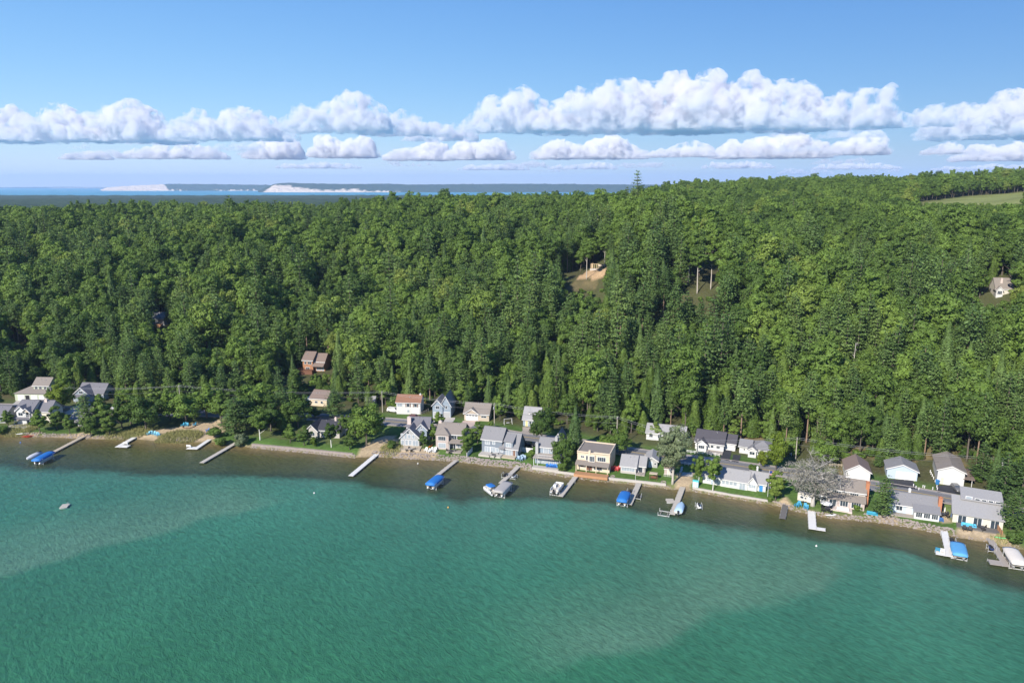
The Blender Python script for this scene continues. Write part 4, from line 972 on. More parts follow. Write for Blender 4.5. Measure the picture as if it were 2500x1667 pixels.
h.blk(-w, w, 0, 7, 3.0, 'x', 2.8, S_TAN, R_TAUPE); h.blk(-w * .9, w * .15, -.4, 2.8, 2.95, 'y', 1.7, S_TAN, R_TAUPE, z0=2.7); h.garage(-w * .38, w * .95, 2.3, 0, True); h.win(w * .58, 1.4, 2.0, .7, 0, 2); h.keep(7)
h = House('cottage', 'blue-grey cottage with a white dormer and a yellow door', 1277, 1316, 1041, yaw=4, depth=7, cat='cottage'); w = h.hw
h.blk(-w, w, 0, 7, 2.9, 'x', 3.4, S_BLUEG, R_LIGHT); h.blk(-w * .4, w * .4, 1.2, 3.2, 4.8, 'shedb', .0, S_WHITE, R_LIGHT, z0=3, ov=.2); h.win(0, 3.8, 1.4, .8, 1.2, 2); h.door(-w * .55, .9, 2.0, 0, YELLOWDOOR); h.win(-w * .1, .9, .8, 1.1, 0); h.keep(7)
h = House('cottage', 'white cottage with light grey roof behind the tall silvery poplar', 1580, 1668, 1077, yaw=2, depth=7, cat='cottage'); w = h.hw
h.blk(-w, w, 0, 7, 2.7, 'x', 2.0, S_WHITE, R_LIGHT)
for x in (-.75, -.3, .3, .75): h.win(w * x, 1, 1.2, 1.2, 0, 2)
h.door(0, 1, 2.1, 0, WOODD); h.keep(5)
h = House('house', 'white house with charcoal roof, small front gable and attached garage', 1700, 1762, 1100, yaw=2, depth=9); w = h.hw
h.blk(-w, w, 0, 8.5, 2.9, 'x', 2.7, S_WHITE, R_CHAR); h.blk(w + .02, w * 1.75, 2.4, 8.5, 2.9, 'x', 1.9, S_WHITE, R_CHAR); h.blk(-w * .85, -w * .15, -1.6, 2, 2.7, 'y', 1.2, S_WHITE, R_CHAR)
h.win(-w * .5, 1, 1.8, 1.1, -1.6, 3); h.win(w * .2, 1.2, .9, .9, 0); h.win(w * .62, 1.2, 1.1, .9, 0, 2); h.garage(w * 1.38, w * .6, 2.2, 2.4); h.deck(-w * .1, w, -2.2, -.02, .4, WOOD, rail=False); h.keep(6)
h = House('cottage', 'white cottage with grey hip roof and small porch gable above the lawn', 1808, 1880, 1114, yaw=0, depth=8, cat='cottage'); w = h.hw
h.blk(-w, -w * .3, 1.2, 7, 2.6, 'x', 1.3, S_WHITE, R_GREY); h.blk(-w * .3 + .02, w, 0, 7.4, 2.7, 'hip', 1.9, S_WHITE, R_GREY); h.blk(-w * .42, w * .05, -1.2, 1.6, 2.5, 'y', .9, S_WHITE, R_GREY)
h.win(-w * .18, .9, 1.6, 1.0, -1.2, 2); h.win(w * .32, .9, .9, 1.1, 0); h.win(w * .62, .9, 1.6, 1.1, 0, 3); h.door(w * .14, .9, 2.0, 0, GDOOR); h.win(-w * .7, 1.2, .5, .6, 1.2); h.keep(5)
h = House('garage', 'white garage with brown roof and one wide door beside the road', 2068, 2119, 1172, yaw=6, depth=9, cat='garage'); w = h.hw
h.blk(-w, w, 0, 9, 2.9, 'y', 2.0, S_WHITE, R_BROWN); h.garage(0, w * 1.5, 2.3, 0); h.keep(5)
h = House('garage', 'pale blue garage with grey roof and white door on a black drive', 2170, 2232, 1170, yaw=6, depth=7, cat='garage'); w = h.hw
h.blk(-w, w, 0, 7, 3.0, 'y', 1.7, S_PALEBLUE, R_GREY); h.garage(w * .25, w * 1.25, 2.4, 0); h.keep(5)
h = House('garage', 'tall white garage with taupe roof and a lean-to beside the grey car', 2293, 2345, 1184, yaw=5, depth=13, cat='garage'); w = h.hw
h.blk(-w, w, 0, 13, 4.4, 'y', 1.5, S_WHITE, R_TAUPE); h.garage(w * .3, w * 1.15, 3.4, 0); h.door(-w * .62, .9, 2.1, 0, S_CREAM); h.blk(w + .02, w * 1.65, .4, 9, 2.4, 'flat', 0, None, R_BROWN, trim=False)
for y in (.6, 4.5, 8.6): h.post(w * 1.6, y, -1, 2.4)
h.keep(6)
# --- lakefront row
h = House('house', 'pale grey house with a tall glass gable and brick toned chimney', 978, 1024, 1089, yaw=4, depth=12); w = h.hw
h.blk(-w, w, 0, 6, 3.2, 'y', 3.2, S_GREY, R_SLATE); h.blk(-w * .6, w * 1.75, 5.6, 12, 5.2, 'x', 2.5, S_BLUEG, R_SLATE); h.blk(w * .45, w * 1.6, 3.6, 8, 5.1, 'y', 1.9, S_BLUEG, R_SLATE)
for x in (-.8, -.45): h.win(w * x, 2.8, .8, 1.7, 0, 1, PALEGLASS)
for x in (-.05, .4): h.win(w * x, 2.9, .9, 1.3, 0, 1, PALEGLASS)
for x in (-.78, -.35, .02): h.win(w * x, .5, .9, 1.7, 0, 1, PALEGLASS)
h.win(-w * .17, 4.55, .8, .7, 0); h.door(w * .6, 1.9, 2.1, 0, PALEGLASS, n=2); h.win(w * 1.05, 3.4, 1.0, 1.3, 3.6, 2); h.win(w * 1.05, 5.4, .5, .5, 3.6); h.chim(-w * .45, 6.6, 2, 8.3, 1.3, 1.0, STUCCO)
h.deck(-w * .9, w * 1.3, -4.5, -.03, .2, WOODT); h.keep(8)
h = House('house', 'mauve two storey house with white trimmed corner bay and grey roof', 1064, 1130, 1097, yaw=3, depth=9); w = h.hw
h.blk(-w, w, 1.2, 9, 5.3, 'x', 2.4, S_MAUVE, R_TAUPE); h.blk(-w * .98, -w * .02, -.4, 4, 5.3, 'hip', 2.0, S_MAUVE, R_TAUPE); h.blk(-w * .0, w, -.4, 1.2, 2.6, 'shedf', .6, None, R_TAUPE, trim=False)
h.win(-w * .52, 3.3, 2.6, 1.4, -.4, 4); h.win(-w * .52, .6, 2.6, 1.7, -.4, 4, PALEGLASS); h.win(w * .32, 3.4, 1.6, 1.3, 1.2, 2); h.win(w * .74, 3.4, 1.8, 1.3, 1.2, 3); h.door(w * .25, 1.9, 2.1, 1.2, GLASS, n=2); h.win(w * .72, .4, 1.7, 1.8, 1.2, 2, PALEGLASS)
h.win(2.4, 3.3, .9, 1.4, -w * .98 + .0, 1, GLASS, 'l'); 
for x in (.02, .5, .98): h.post(w * x, -.3, -.5, 2.6)
h.chim(-w * .93, 5.2, 2, 8.2, 1.0, 1.0, STUCCO); h.deck(-w * .1, w, -3.0, -.42, .2, WOOD); h.keep(8)
h = House('house', 'large slate blue house with two roof sections and a furnished deck', 1176, 1264, 1110, yaw=0, depth=8); w = h.hw
h.blk(-w, w * .12, 0, 7.6, 5.2, 'x', 2.9, S_SLATE, R_GREY); h.blk(w * .12 + .02, w, 0, 7.6, 2.9, 'x', 3.9, S_SLATE, R_GREY); h.blk(w * .26, w * .74, -.12, 3.9, 5.0, 'shedf', 1.7, S_SLATE, R_GREY, z0=2.5, ov=.3)
h.blk(w * .0, w * .3, -.9, 0, 2.5, 'shedf', .4, None, R_GREY, trim=False, ov=.1)
h.win(-w * .68, 3.3, 1.6, 1.5, 0, 2, PALEGLASS); h.win(-w * .33, 3.5, .8, 1.2, 0, 1, PALEGLASS); h.win(w * .5, 3.2, 1.7, 1.3, -.12, 2, PALEGLASS)
h.door(-w * .68, 1.8, 2.1, 0, PALEGLASS, .3, n=2); h.door(-w * .38, 1.6, 2.1, 0, PALEGLASS, .3, n=2); h.win(-w * .12, .9, 1.0, 1.3, 0, 1, PALEGLASS); h.win(w * .12, 1.1, .8, .9, 0, 1, PALEGLASS); h.door(w * .5, 1.9, 2.1, 0, PALEGLASS, .2, n=2); h.door(w * .8, .8, 2.1, 0, DKBROWN, .2)
h.win(3.2, 1.1, 1.2, .8, w, 2, PALEGLASS, 'r'); h.deck(-w * 1.02, w * .2, -3.0, -.02, .55, CONC); h.deck(w * .2 + .03, w * .95, -2.4, -.02, .3, WOODT); h.keep(8)
h = House('house', 'grey-blue house with a railed balcony over a white posted porch', 1303, 1366, 1139, yaw=3, depth=12); w = h.hw
h.blk(-w, w, 0, 4.2, 2.6, 'flat', 0, None, WOOD, ov=.25); MB().box(-w, w, 1.8, 9, -1.5, 2.6).build('wall', S_BLUEG, h.o); h.blk(-w * .85, w * .8, 4.4, 10, 5.2, 'x', 2.0, S_BLUEG, R_GREY, z0=2.6); h.blk(w * .15, w * .75, 8, 14, 6.4, 'y', 2.4, S_BLUEG, R_GREY)
for x in (-1, -.72, .98): h.post(w * x, .1, -.6, 2.6)
for x in (-.55, -.15, .3, .72): h.win(w * x, .6, 1.3, 1.6, 1.8, 2, PALEGLASS)
h.door(-w * .3, 1.5, 2.0, 4.4, PALEGLASS, 2.85, n=2); h.win(w * .1, 3.6, .5, 1.0, 4.4); h.win(w * .5, 3.6, 1.2, 1.1, 4.4, 2); h.rail(-w * .75, w, .1, 2.85); h.chim(-w * .95, 3.6, 0, 6.4, .9, .9, S_GREY); h.chim(w * .42, 6, 5, 8.2, .8, .8, S_GREY); h.deck(-w, w, -2.2, -.2, .25, CONC, name='terrace'); h.keep(8)
h = House('house', 'beige flat roofed two storey house with stepped parapet and orange deck', 1410, 1486, 1150, yaw=1, depth=10); w = h.hw
h.blk(-w, w, 0, 10, 5.8, 'flat', 0, S_BEIGE, R_TAUPE, ov=.1, th=.15)
pr = MB()
for (a, b, c, d, t) in ((-w - .1, -w * .28, -.1, .2, 6.3), (-w * .28 + .01, w * .02, -.1, .2, 6.15), (w * .02 + .01, w + .1, -.1, .2, 6.4), (-w - .1, -w + .2, .21, 10.1, 6.3), (w - .2, w + .1, .21, 10.1, 6.4), (-w + .21, w - .21, 9.8, 10.1, 6.3)): pr.box(a, b, c, d, 5.4, t)
pr.build('parapet', S_BEIGE, h.o); MB().box(-w * .3, -w * .18, -.3, .3, 2.8, 6.9).build('pier', S_BEIGE, h.o); MB().box(-w * .3, w * .1, -.45, -.01, 2.9, 5.5).build('bay', S_BEIGE, h.o)
h.win(-w * .68, 4.2, 1.1, .6, 0, 2); h.win(-w * .4, 3.5, .6, 1.5, 0); h.win(-w * .08, 3.4, 1.5, 1.7, -.45, 3); h.win(w * .5, 3.6, 2.6, 1.4, 0, 4)
h.blk(-w * 1.03, w * 1.0, -2.0, -.02, 2.5, 'shedf', .6, None, R_TAUPE, trim=False, ov=.15)
for x in (-.98, -.35, .25, .95): h.post(w * x, -1.9, -.5, 2.5, .2, S_BEIGE)
h.door(-w * .25, 2.0, 2.1, 0, DKBROWN, .2, n=2); h.win(w * .3, .6, 2.6, 1.7, 0, 3); h.win(-w * .7, 1, 1.2, .9, 0, 1); h.deck(-w, w * 1.05, -4.6, -2.1, .3, WOODO); h.keep(7)
h = House('cottage', 'grey shingled cottage with white sunroom windows beside red chairs', 1516, 1572, 1157, yaw=2, depth=8, cat='cottage'); w = h.hw
h.blk(-w, w * .28, 0, 8, 2.5, 'x', 2.1, S_GREIGE, R_LIGHT); h.blk(w * .28 + .02, w, 1.6, 8, 2.5, 'x', 1.8, S_GREIGE, R_LIGHT)
h.win(-w * .38, .9, w * 1.1, 1.4, 0, 5, PALEGLASS); h.door(w * .62, 1.2, 2.0, 1.6, GLASS, n=1); h.deck(w * .3, w * 1.02, -.6, 1.55, .3, WOOD); h.keep(4)
h = House('shed', 'small grey gabled garage with blue-white door behind the poplar', 1578, 1604, 1141, yaw=6, depth=7, cat='garage'); w = h.hw
h.blk(-w, w, 0, 7, 2.4, 'y', 1.1, S_GREY, R_LIGHT); h.door(-w * .2, 1.1, 2.0, 0, S_PALEBLUE); h.win(w * .6, 1.0, .6, .7, 0); h.keep(3)
h = House('shed', 'little pinkish garden shed with white railing under the poplar', 1622, 1643, 1160, yaw=4, depth=3, cat='shed'); w = h.hw
h.blk(-w, w, 0, 2.6, 2.1, 'x', .7, S_MAUVE, R_BROWN, ov=.2); h.door(0, .8, 1.8, 0, S_CREAM); h.win(w * .62, .9, .5, .6, 0); h.rail(-w, w, -1.0, -.1); h.keep(2)
h = House('cottage', 'white cottage with bright blue door, five window sunroom and grey roof', 1765, 1860, 1195, yaw=0, depth=8, cat='cottage'); w = h.hw
h.blk(-w, w * .22, 0, 7.6, 2.5, 'x', 1.9, S_WHITE, R_LIGHT); h.blk(w * .22 + .02, w, .9, 8, 2.5, 'x', 2.0, S_WHITE, R_LIGHT); h.blk(w * .22 + .05, w * .62, .2, 5, 2.5, 'y', 1.7, S_WHITE, R_LIGHT)
for x in (-.88, -.7, -.52, -.34): h.win(w * x, .9, 1.0, 1.2, 0, 1, PALEGLASS)
h.door(-w * .02, 1.7, 2.0, 0, PALEGLASS, n=2); h.win(w * .42, 1.0, 1.9, 1.0, .2, 3, PALEGLASS); h.door(w * .8, 1.1, 2.0, .9, BLUEDOOR); h.chim(w * .5, 6, 3, 5.4, .5, .5, S_WHITE); h.keep(4)
h = House('cottage', 'white cottage wing behind the two birches', 1718, 1760, 1182, yaw=0, depth=6, cat='cottage'); w = h.hw
h.blk(-w, w, 0, 5, 2.6, 'x', 1.7, S_WHITE, R_LIGHT); h.win(-w * .4, .9, 1.2, 1.1, 0, 2, PALEGLASS); h.win(w * .4, .9, 1.2, 1.1, 0, 2, PALEGLASS); h.door(0, .9, 2, 0, S_PALEBLUE)
h = House('house', 'greige two storey house with orange brick chimney and white framed windows', 2026, 2102, 1240, yaw=2, depth=9); w = h.hw
h.blk(-w, w, 1.8, 8.8, 4.6, 'x', 2.1, S_GREIGE, R_TAUPE); h.blk(-w * .96, w * 1.0, 0, 1.8, 2.4, 'shedf', .9, S_MAUVE, R_TAUPE, trim=False); h.blk(-w * 1.4, -w - .02, 1, 6, 2.6, 'x', 1.4, S_GREIGE, R_TAUPE)
h.win(-w * .55, 3.2, 2.4, 1.1, 1.8, 4); h.win(w * .42, 3.1, 2.2, 1.2, 1.8, 4); h.door(-w * .72, 1.8, 2.0, 0, GLASS, n=2); h.win(-w * .1, .5, 2.0, 1.6, 0, 3); h.win(w * .55, .4, 2.4, 1.7, 0, 4); h.win(-w * 1.2, .8, 1.5, 1.3, 1, 2)
h.chim(w * 1.0 + .5, 3.4, -1, 7.2, .9, 1.5, BRICK); h.deck(-w * 1.0, w * .35, -2.6, -.02, .2, STUCCO, name='patio'); h.keep(6)
h = House('house', 'pale blue cottage with grey roof, window porch and brick chimney', 2182, 2280, 1263, yaw=2, depth=8, cat='cottage'); w = h.hw
h.blk(-w, w, 1.6, 8.4, 2.7, 'x', 2.0, S_PALEBLUE, R_GREY); h.blk(-w * .02, w, -.6, 1.6, 2.2, 'shedf', .7, S_WHITE, R_GREY, trim=False)
for x in (.18, .5, .82): h.win(w * x, .6, 1.5, 1.3, -.6, 3)
h.win(-w * .6, .9, 1.5, 1.4, 1.6, 2); h.door(-w * .2, 1.0, 2.0, 1.6, S_WHITE); h.chim(w * .97 + .5, 2.8, -1, 5.6, .9, 1.2, BRICK); h.chim(-w * .15, 6.2, 3, 5.6, .6, .6, S_WHITE); h.deck(-w, -w * .03, -.6, 1.58, .2, WOOD); h.post(-w * .98, -.5, 0, 2.5, .12, S_PALEBLUE); h.keep(5)
h = House('house', 'cream house with a clerestory roof and brown deck beside the pines', 2338, 2432, 1284, yaw=2, depth=10); w = h.hw
h.blk(-w, w, 0, 6, 2.7, 'shedf', 2.4, S_CREAM, R_LIGHT, trim=False); h.blk(-w * .62, w, 5.0, 10, 6.4, 'shedb', -1.2, S_CREAM, R_LIGHT, trim=False)
h.win(-w * .35, 5.25, 1.4, .8, 5.0, 1, PALEGLASS)
for x in (0, .27, .54, .82): h.win(w * x, 5.2, 1.1, .6, 5.0, 1)
for x in (-.62, 0, .68): h.door(w * x, 1.9, 2.1, 0, GLASS, .15, n=2)
h.deck(-w * .85, w * .95, -2.8, -.02, .2, WOODD); h.keep(6)
# --- houses glimpsed on the hill
h = House('house', 'house with taupe roof and white gable among the hillside pines', 2420, 2464, 722, yaw=10, depth=9); w = h.hw
h.blk(-w * .5, w * 1.1, 0, 9, 3.4, 'x', 4.2, S_CREAM, R_TAUPE); h.blk(-w * .5, w * .1, -1.5, 2, 2.9, 'y', 1.4, S_WHITE, R_TAUPE); h.win(-w * .2, .8, 1.8, 1.6, -1.5, 3); h.chim(w * .1, 2.4, 3, 7.6, .9, .7, STUCCO); h.keep(7, 2)
h = House('house', 'white house glimpsed through the trunks high on the slope', 2290, 2318, 690, yaw=0, depth=7); w = h.hw
h.blk(-w, w, 0, 6, 5, 'y', 3, S_WHITE, R_LIGHT); h.win(0, 3.2, 1.4, 1.2, 0, 2); h.win(0, .8, 1.4, 1.4, 0, 2); pass
h = House('house', 'ochre trimmed house glimpsed behind the row of red pines', 366, 402, 795, yaw=0, depth=8); w = h.hw
h.blk(-w, w, 0, 7, 4, 'x', 2.4, S_GREY, R_GREY); h.win(-w * .2, 1.4, 1.6, 1.4, 0, 2); h.deck(-w * .3, w * .8, -2, -.02, 1.0, WOODO); KEEP.append((380, 782, 392, 794, h.dep))
h = House('house', 'dark blue-grey house glimpsed in the shade of tall hillside trees', 1755, 1776, 662, yaw=0, depth=7); w = h.hw
h.blk(-w, w, 0, 6, 5, 'x', 2, S_SLATE, R_GREY); h.win(-w * .4, 1, 1.4, 1.6, 0, 2, PALEGLASS); h.win(w * .4, 1, 1.4, 1.6, 0, 2, PALEGLASS); h.win(0, 3.2, 1.6, 1.2, 0, 2, PALEGLASS); pass
h = House('building_frame', 'unfinished pale timber frame on the sandy hillside clearing', 1443, 1478, 657, yaw=0, depth=6, cat='building site'); w = h.hw
NEWW = mat('new_timber', (.55, .42, .26), .8, .15, 2)
MB().box(-w * 1.1, w * 1.1, -.4, 5, -2, .1).build('foundation', CONC, h.o)
for k in range(9): MB().box(-w + k * w / 4 - .1, -w + k * w / 4 + .1, 0, .2, .1, 2.7).build('stud', NEWW, h.o)
for k in range(5): MB().box(-w, -w + .2, .3 + k * 1.1, .5 + k * 1.1, .1, 2.7).build('stud', NEWW, h.o)
MB().box(-w, w, 0, .25, 2.72, 2.95).box(-w, -w + .25, .26, 5, 2.72, 2.95).build('top_plate', NEWW, h.o); MB().box(-w * .2, w, 2.6, 2.8, .1, 2.6).build('panel', S_BEIGE, h.o)
KEEP.append((1388, 654, 1474, 706, h.dep - 4)); HOUSE_XY.append((h.p.x - 9, h.p.y - 14, 15))

# ---------------------------------------------------------------- road, drives, paths
ASPH = mat('asphalt', (.165, .16, .16), .9, .14, .8, 0, .2); NEWASPH = mat('fresh_asphalt', (.035, .036, .042), .85, .2, 1); GRAVEL = mat('gravel', (.34, .29, .24), .95, .2, 2, 0, .3); PINKC = mat('pink_concrete', (.46, .36, .31), .9, .1, 1.5)
YEL = mat('yellow_line', (.50, .34, .06), .7, .15); WHL = mat('white_line', (.55, .55, .53), .7, .15)
def strip(name, o0, o1, dz, m, label, x0=-420, x1=330, step=2.0, parent=None):
    x = np.arange(x0, x1 + .1, step); y = road_y(x); tx = np.gradient(x); ty = np.gradient(y); l = np.hypot(tx, ty); nxv, nyv = -ty / l, tx / l
    a = np.stack([x + nxv * o0, y + nyv * o0, np.full_like(x, 2.8 + dz)], 1); b_ = np.stack([x + nxv * o1, y + nyv * o1, np.full_like(x, 2.8 + dz)], 1)
    n = len(x); v = np.concatenate([a, b_]); i = np.arange(n - 1)
    me = mesh_np(name, v, np.stack([i, i + 1, n + i + 1, n + i], 1), [m]); o = link_mesh(name, me, parent)
    return tag(o, label, kind='structure') if parent is None else o
strip('road_shoulder', -4.6, 4.6, .05, GRAVEL, 'gravel shoulder of the lakeside road')
rd = strip('road', -3.4, 3.4, .09, ASPH, 'two lane asphalt road running behind the lakefront houses')
strip('centre_line', -.22, -.07, .094, YEL, None, parent=rd); strip('centre_line', .07, .22, .094, YEL, None, parent=rd); strip('edge_line', 3.0, 3.12, .094, WHL, None, parent=rd); strip('edge_line', -3.12, -3.0, .094, WHL, None, parent=rd)
def patch(name, poly, m, label, dz=.1, cell=.35):
    w_ = [P(*q) for q in poly]; xs_ = [q.x for q in w_]; ys_ = [q.y for q in w_]
    gx = np.arange(min(xs_), max(xs_) + cell, cell); gy = np.arange(min(ys_), max(ys_) + cell, cell)
    X, Y = np.meshgrid(gx, gy); Z = terrain(X, Y) + dz; n = len(gx)
    inside = inpoly((X + cell / 2).ravel(), (Y + cell / 2).ravel(), [(q.x, q.y) for q in w_]).reshape(X.shape)
    j, i = np.nonzero(inside[:-1, :-1]); k = j * n + i
    f = np.stack([k, k + 1, k + n + 1, k + n], 1); u_, inv = np.unique(f, return_inverse=True)
    v = np.stack([X.ravel(), Y.ravel(), Z.ravel()], 1)[u_]
    return tag(link_mesh(name, mesh_np(name, v, inv.reshape(-1, 4), [m], True)), label, kind='structure')
for nm, poly, m, lab in [
    ('driveway', [(1763, 1096), (1787, 1096), (1781, 1126), (1757, 1121)], NEWASPH, 'black drive to the garage of the white house with charcoal roof'),
    ('parking_pad', [(1790, 1110), (1809, 1111), (1803, 1129), (1786, 1127)], NEWASPH, 'black parking pad in the lawn by the road'),
    ('driveway', [(2171, 1170), (2228, 1172), (2242, 1196), (2171, 1186)], NEWASPH, 'black drive before the pale blue garage'),
    ('driveway', [(2284, 1185), (2343, 1184), (2356, 1208), (2288, 1202)], NEWASPH, 'dark drive with the grey car before the tall white garage'),
    ('driveway', [(2284, 1219), (2306, 1223), (2304, 1249), (2284, 1243)], NEWASPH, 'dark drive beside the pale blue cottage'),
    ('driveway', [(1059, 1020), (1112, 1020), (1099, 1039), (1050, 1036)], CONC, 'concrete drive before the slate garage house'),
    ('driveway', [(1130, 1027), (1172, 1027), (1150, 1043), (1122, 1041)], PINKC, 'pinkish drive before the tan garage'),
    ('driveway', [(1276, 1042), (1296, 1043), (1292, 1062), (1274, 1058)], GRAVEL, 'grey drive to the dormer cottage'),
    ('driveway', [(2066, 1171), (2122, 1172), (2125, 1180), (2060, 1178)], GRAVEL, 'grey apron before the white garage with brown roof'),
    ('parking_pad', [(1574, 1108), (1594, 1108), (1590, 1122), (1572, 1120)], CONC, 'grey parking pad behind the small gabled garage'),
    ('parking_pad', [(1418, 1086), (1460, 1089), (1452, 1102), (1410, 1099)], GRAVEL, 'gravel pad behind the beige flat roofed house'),
    ('concrete_slab', [(1665, 1153), (1691, 1154), (1691, 1164), (1664, 1162)], CONC, 'concrete slab at the head of the sand patch'),
    ('garden_path', [(1860, 1118), (1864, 1118), (1853, 1137), (1848, 1137)], CONC, 'pale path from the hip roofed cottage to the road'),
    ('garden_path', [(1662, 1140), (1668, 1140), (1664, 1154), (1659, 1154)], CONC, 'pale path down to the concrete slab'),
    ('driveway', [(160, 1006), (200, 985), (225, 985), (190, 1010), (160, 1014)], CONC, 'grey drive beside the blue gable house'),
    ('driveway', [(40, 978), (112, 981), (108, 992), (30, 988)], CONC, 'pale apron before the sage house garage doors')]:
    patch(nm, poly, m, lab)

# ---------------------------------------------------------------- shore walls and stones
STONE = mat('fieldstone', (.29, .245, .215), .9, .45, 1.6, 0, .4)
def shore_pts(pa, pb, off=0.0, step=1.2):
    a = W(pa[0], pa[1]).x; b_ = W(pb[0], pb[1]).x; xs_ = np.arange(a, b_, step)
    return [(float(x), float(shore_y(x)) + off) for x in xs_]
def seawall(pa, pb, z0, z1, th, m, label, off=.6, name='seawall', cap=None):
    p = shore_pts(pa, pb, off, 1.5); o = empty(name, (p[0][0], p[0][1], 0), 0, label, 'wall')
    k = 2
    for i in range(0, len(p) - 1, k):
        q = p[i:i + k + 1]
        if len(q) < 2: continue
        mb = MB(); pf = [(x - p[0][0], y - p[0][1]) for x, y in q] + [(x - p[0][0] + .1, y - p[0][1] + th) for x, y in q[::-1]]
        jz = rnd.uniform(-.03, .03)
        mb.extr(pf, z0, z1 + jz, 'z'); mb.build('wall_section', m, o)
    return o
seawall((1310, 1153), (1640, 1194), -.6, 1.15, .55, CONC, 'pale concrete seawall below the beige house and grey cottage', .9)
seawall((1692, 1199), (1888, 1233), -.6, .95, .5, CONC, 'low concrete seawall below the white cottage with blue door', .9)
seawall((612, 1093), (866, 1117), -.4, 1.0, .9, STONE, 'long low fieldstone wall holding the lawn before the charcoal roofed house', .8, 'stone_wall')
def stones(name, spans, label, seed):
    r = np.random.default_rng(seed); iv, if_ = ICO[1]; V = []; F = []; nb = 0
    for pa, pb, dens, w0, w1, smin, smax in spans:
        a = W(*pa).x; b_ = W(*pb).x; n = int((b_ - a) * dens * 1.5)
        for k in range(n):
            x = r.uniform(a, b_); y = float(shore_y(x)) + r.uniform(w0, w1); s = r.uniform(smin, smax) * .72
            z = max(tz(x, y), -.35)
            v = iv * (1 + r.uniform(-.22, .22, (len(iv), 1))) * s * np.array((r.uniform(.8, 1.3), r.uniform(.8, 1.3), r.uniform(.55, .85)))
            V.append(v + np.array((x, y, z + s * .15))); F.append(if_ + nb); nb += len(v)
    me = mesh_np(name, np.concatenate(V), np.concatenate(F), [STONE]); return tag(link_mesh(name, me), label, 'stones', kind='stuff')
stones('shore_stones', [((60, 1065), (225, 1071), 6, -.2, 1.8, .2, .5), ((225, 1071), (300, 1073), 4, -.2, 1.5, .2, .45), ((395, 1080), (470, 1079), 7, .2, 2.2, .2, .5), ((612, 1092), (866, 1117), 9, -.4, 1.2, .25, .5),
    ((905, 1116), (1110, 1126), 8, -.3, 2.6, .22, .55), ((1107, 1126), (1300, 1151), 12, .2, 3.2, .25, .55), ((1295, 1151), (1480, 1177), 7, -.9, 1.0, .2, .5), ((1480, 1177), (1700, 1200), 4, -.6, .9, .15, .4),
    ((1690, 1199), (1890, 1234), 5, -.5, .9, .15, .4), ((1890, 1234), (2120, 1273), 8, -.4, 1.5, .2, .5), ((2120, 1273), (2340, 1312), 12, -.2, 2.6, .2, .55), ((2340, 1312), (2500, 1341), 4, -.4, 1.0, .15, .35), ((-60, 1058), (60, 1065), 3, -.2, 1.0, .15, .35)],
    'loose pale riprap stones along the water edge', 4)
# beach grass
def blades(name, spots, label, m):
    r = np.random.default_rng(9); V = []
    for px, py, rx, ry, n in spots:
        c = P(px, py)
        for k in range(n):
            a = r.uniform(0, 6.28); q_ = math.sqrt(r.random()); x = c.x + math.cos(a) * rx * q_; y = c.y + math.sin(a) * ry * q_; z = tz(x, y)
            hh = r.uniform(.5, 1.1); l = r.normal(size=2) * .25; t = r.uniform(0, 3.14); dx, dy = math.cos(t) * .07, math.sin(t) * .07
            V += [(x - dx, y - dy, z - .1), (x + dx, y + dy, z - .1), (x + l[0] + dx * .3, y + l[1] + dy * .3, z + hh), (x + l[0] - dx * .3, y + l[1] - dy * .3, z + hh)]
    return tag(link_mesh(name, mesh_np(name, np.array(V), np.arange(len(V)).reshape(-1, 4), [m])), label, 'grass', kind='stuff')
blades('beach_grass', [(446, 1064, 7.5, 5, 3200), (405, 1072, 4, 2.5, 800), (48, 1050, 6, 5, 1800), (335, 1056, 6, 4, 1500), (290, 1062, 5, 3, 800), (955, 1097, 4, 5, 900), (2440, 1318, 2, 2, 200)], 'tall yellow-green beach grass on the low banks', mat('beach_grass', (.26, .25, .09), .8, .3, .6))

# ---------------------------------------------------------------- docks
def dock(label, a, b_, w=1.3, m=DOCKG, arms=(), z=.62, pm=STEEL, step=2.4):
    A = W(a[0], a[1], z); B = W(b_[0], b_[1], z); d = B - A; ln = d.length; yaw = math.atan2(d.y, d.x)
    o = empty('dock', (A.x, A.y, 0), yaw, label, 'dock')
    def run(x0, x1, y0, y1, along):
        L_ = (x1 - x0) if along else (y1 - y0); n = max(1, round(abs(L_) / step))
        for i in range(n):
            u0, u1 = i / n, (i + 1) / n
            if along: bx = (x0 + (x1 - x0) * u0 + .02, x0 + (x1 - x0) * u1 - .02, y0, y1)
            else: bx = (x0, x1, y0 + (y1 - y0) * u0 + .02, y0 + (y1 - y0) * u1 - .02)
            jz = rnd.uniform(-.012, .012)
            MB().box(*bx, z - .1 + jz, z + jz).build('deck_panel', m, o)
            mb = MB().box(bx[0], bx[1], bx[2] - .03, bx[2] - .002, z - .24, z - .02).box(bx[0], bx[1], bx[3] + .002, bx[3] + .03, z - .24, z - .02); mb.build('side_rail', pm, o)
            for (qx, qy) in ((bx[0] + .1, bx[2] - .07), (bx[0] + .1, bx[3] + .07)): MB().tube([(qx, qy, -1.6), (qx, qy, z + .18)], .045, 5).build('post', pm, o)
    run(-1.2, ln, -w / 2, w / 2, True)
    for (ex, ey, aw) in arms:          # arm towards a pixel at the outer end
        E = W(ex, ey, z); q = E - B; c, s = math.cos(-yaw), math.sin(-yaw); lx, ly = c * q.x - s * q.y, s * q.x + c * q.y
        y0, y1 = (w / 2 + .05, ly) if ly > 0 else (ly, -w / 2 - .05)
        run(ln - aw, ln, y0, y1, False)
    return o, yaw, A, B
DK = {}
DK[1] = dock('long tan wooden dock leading to the blue canopy and grey covered boats', (199, 1067), (124, 1106), 1.5, WOODT)
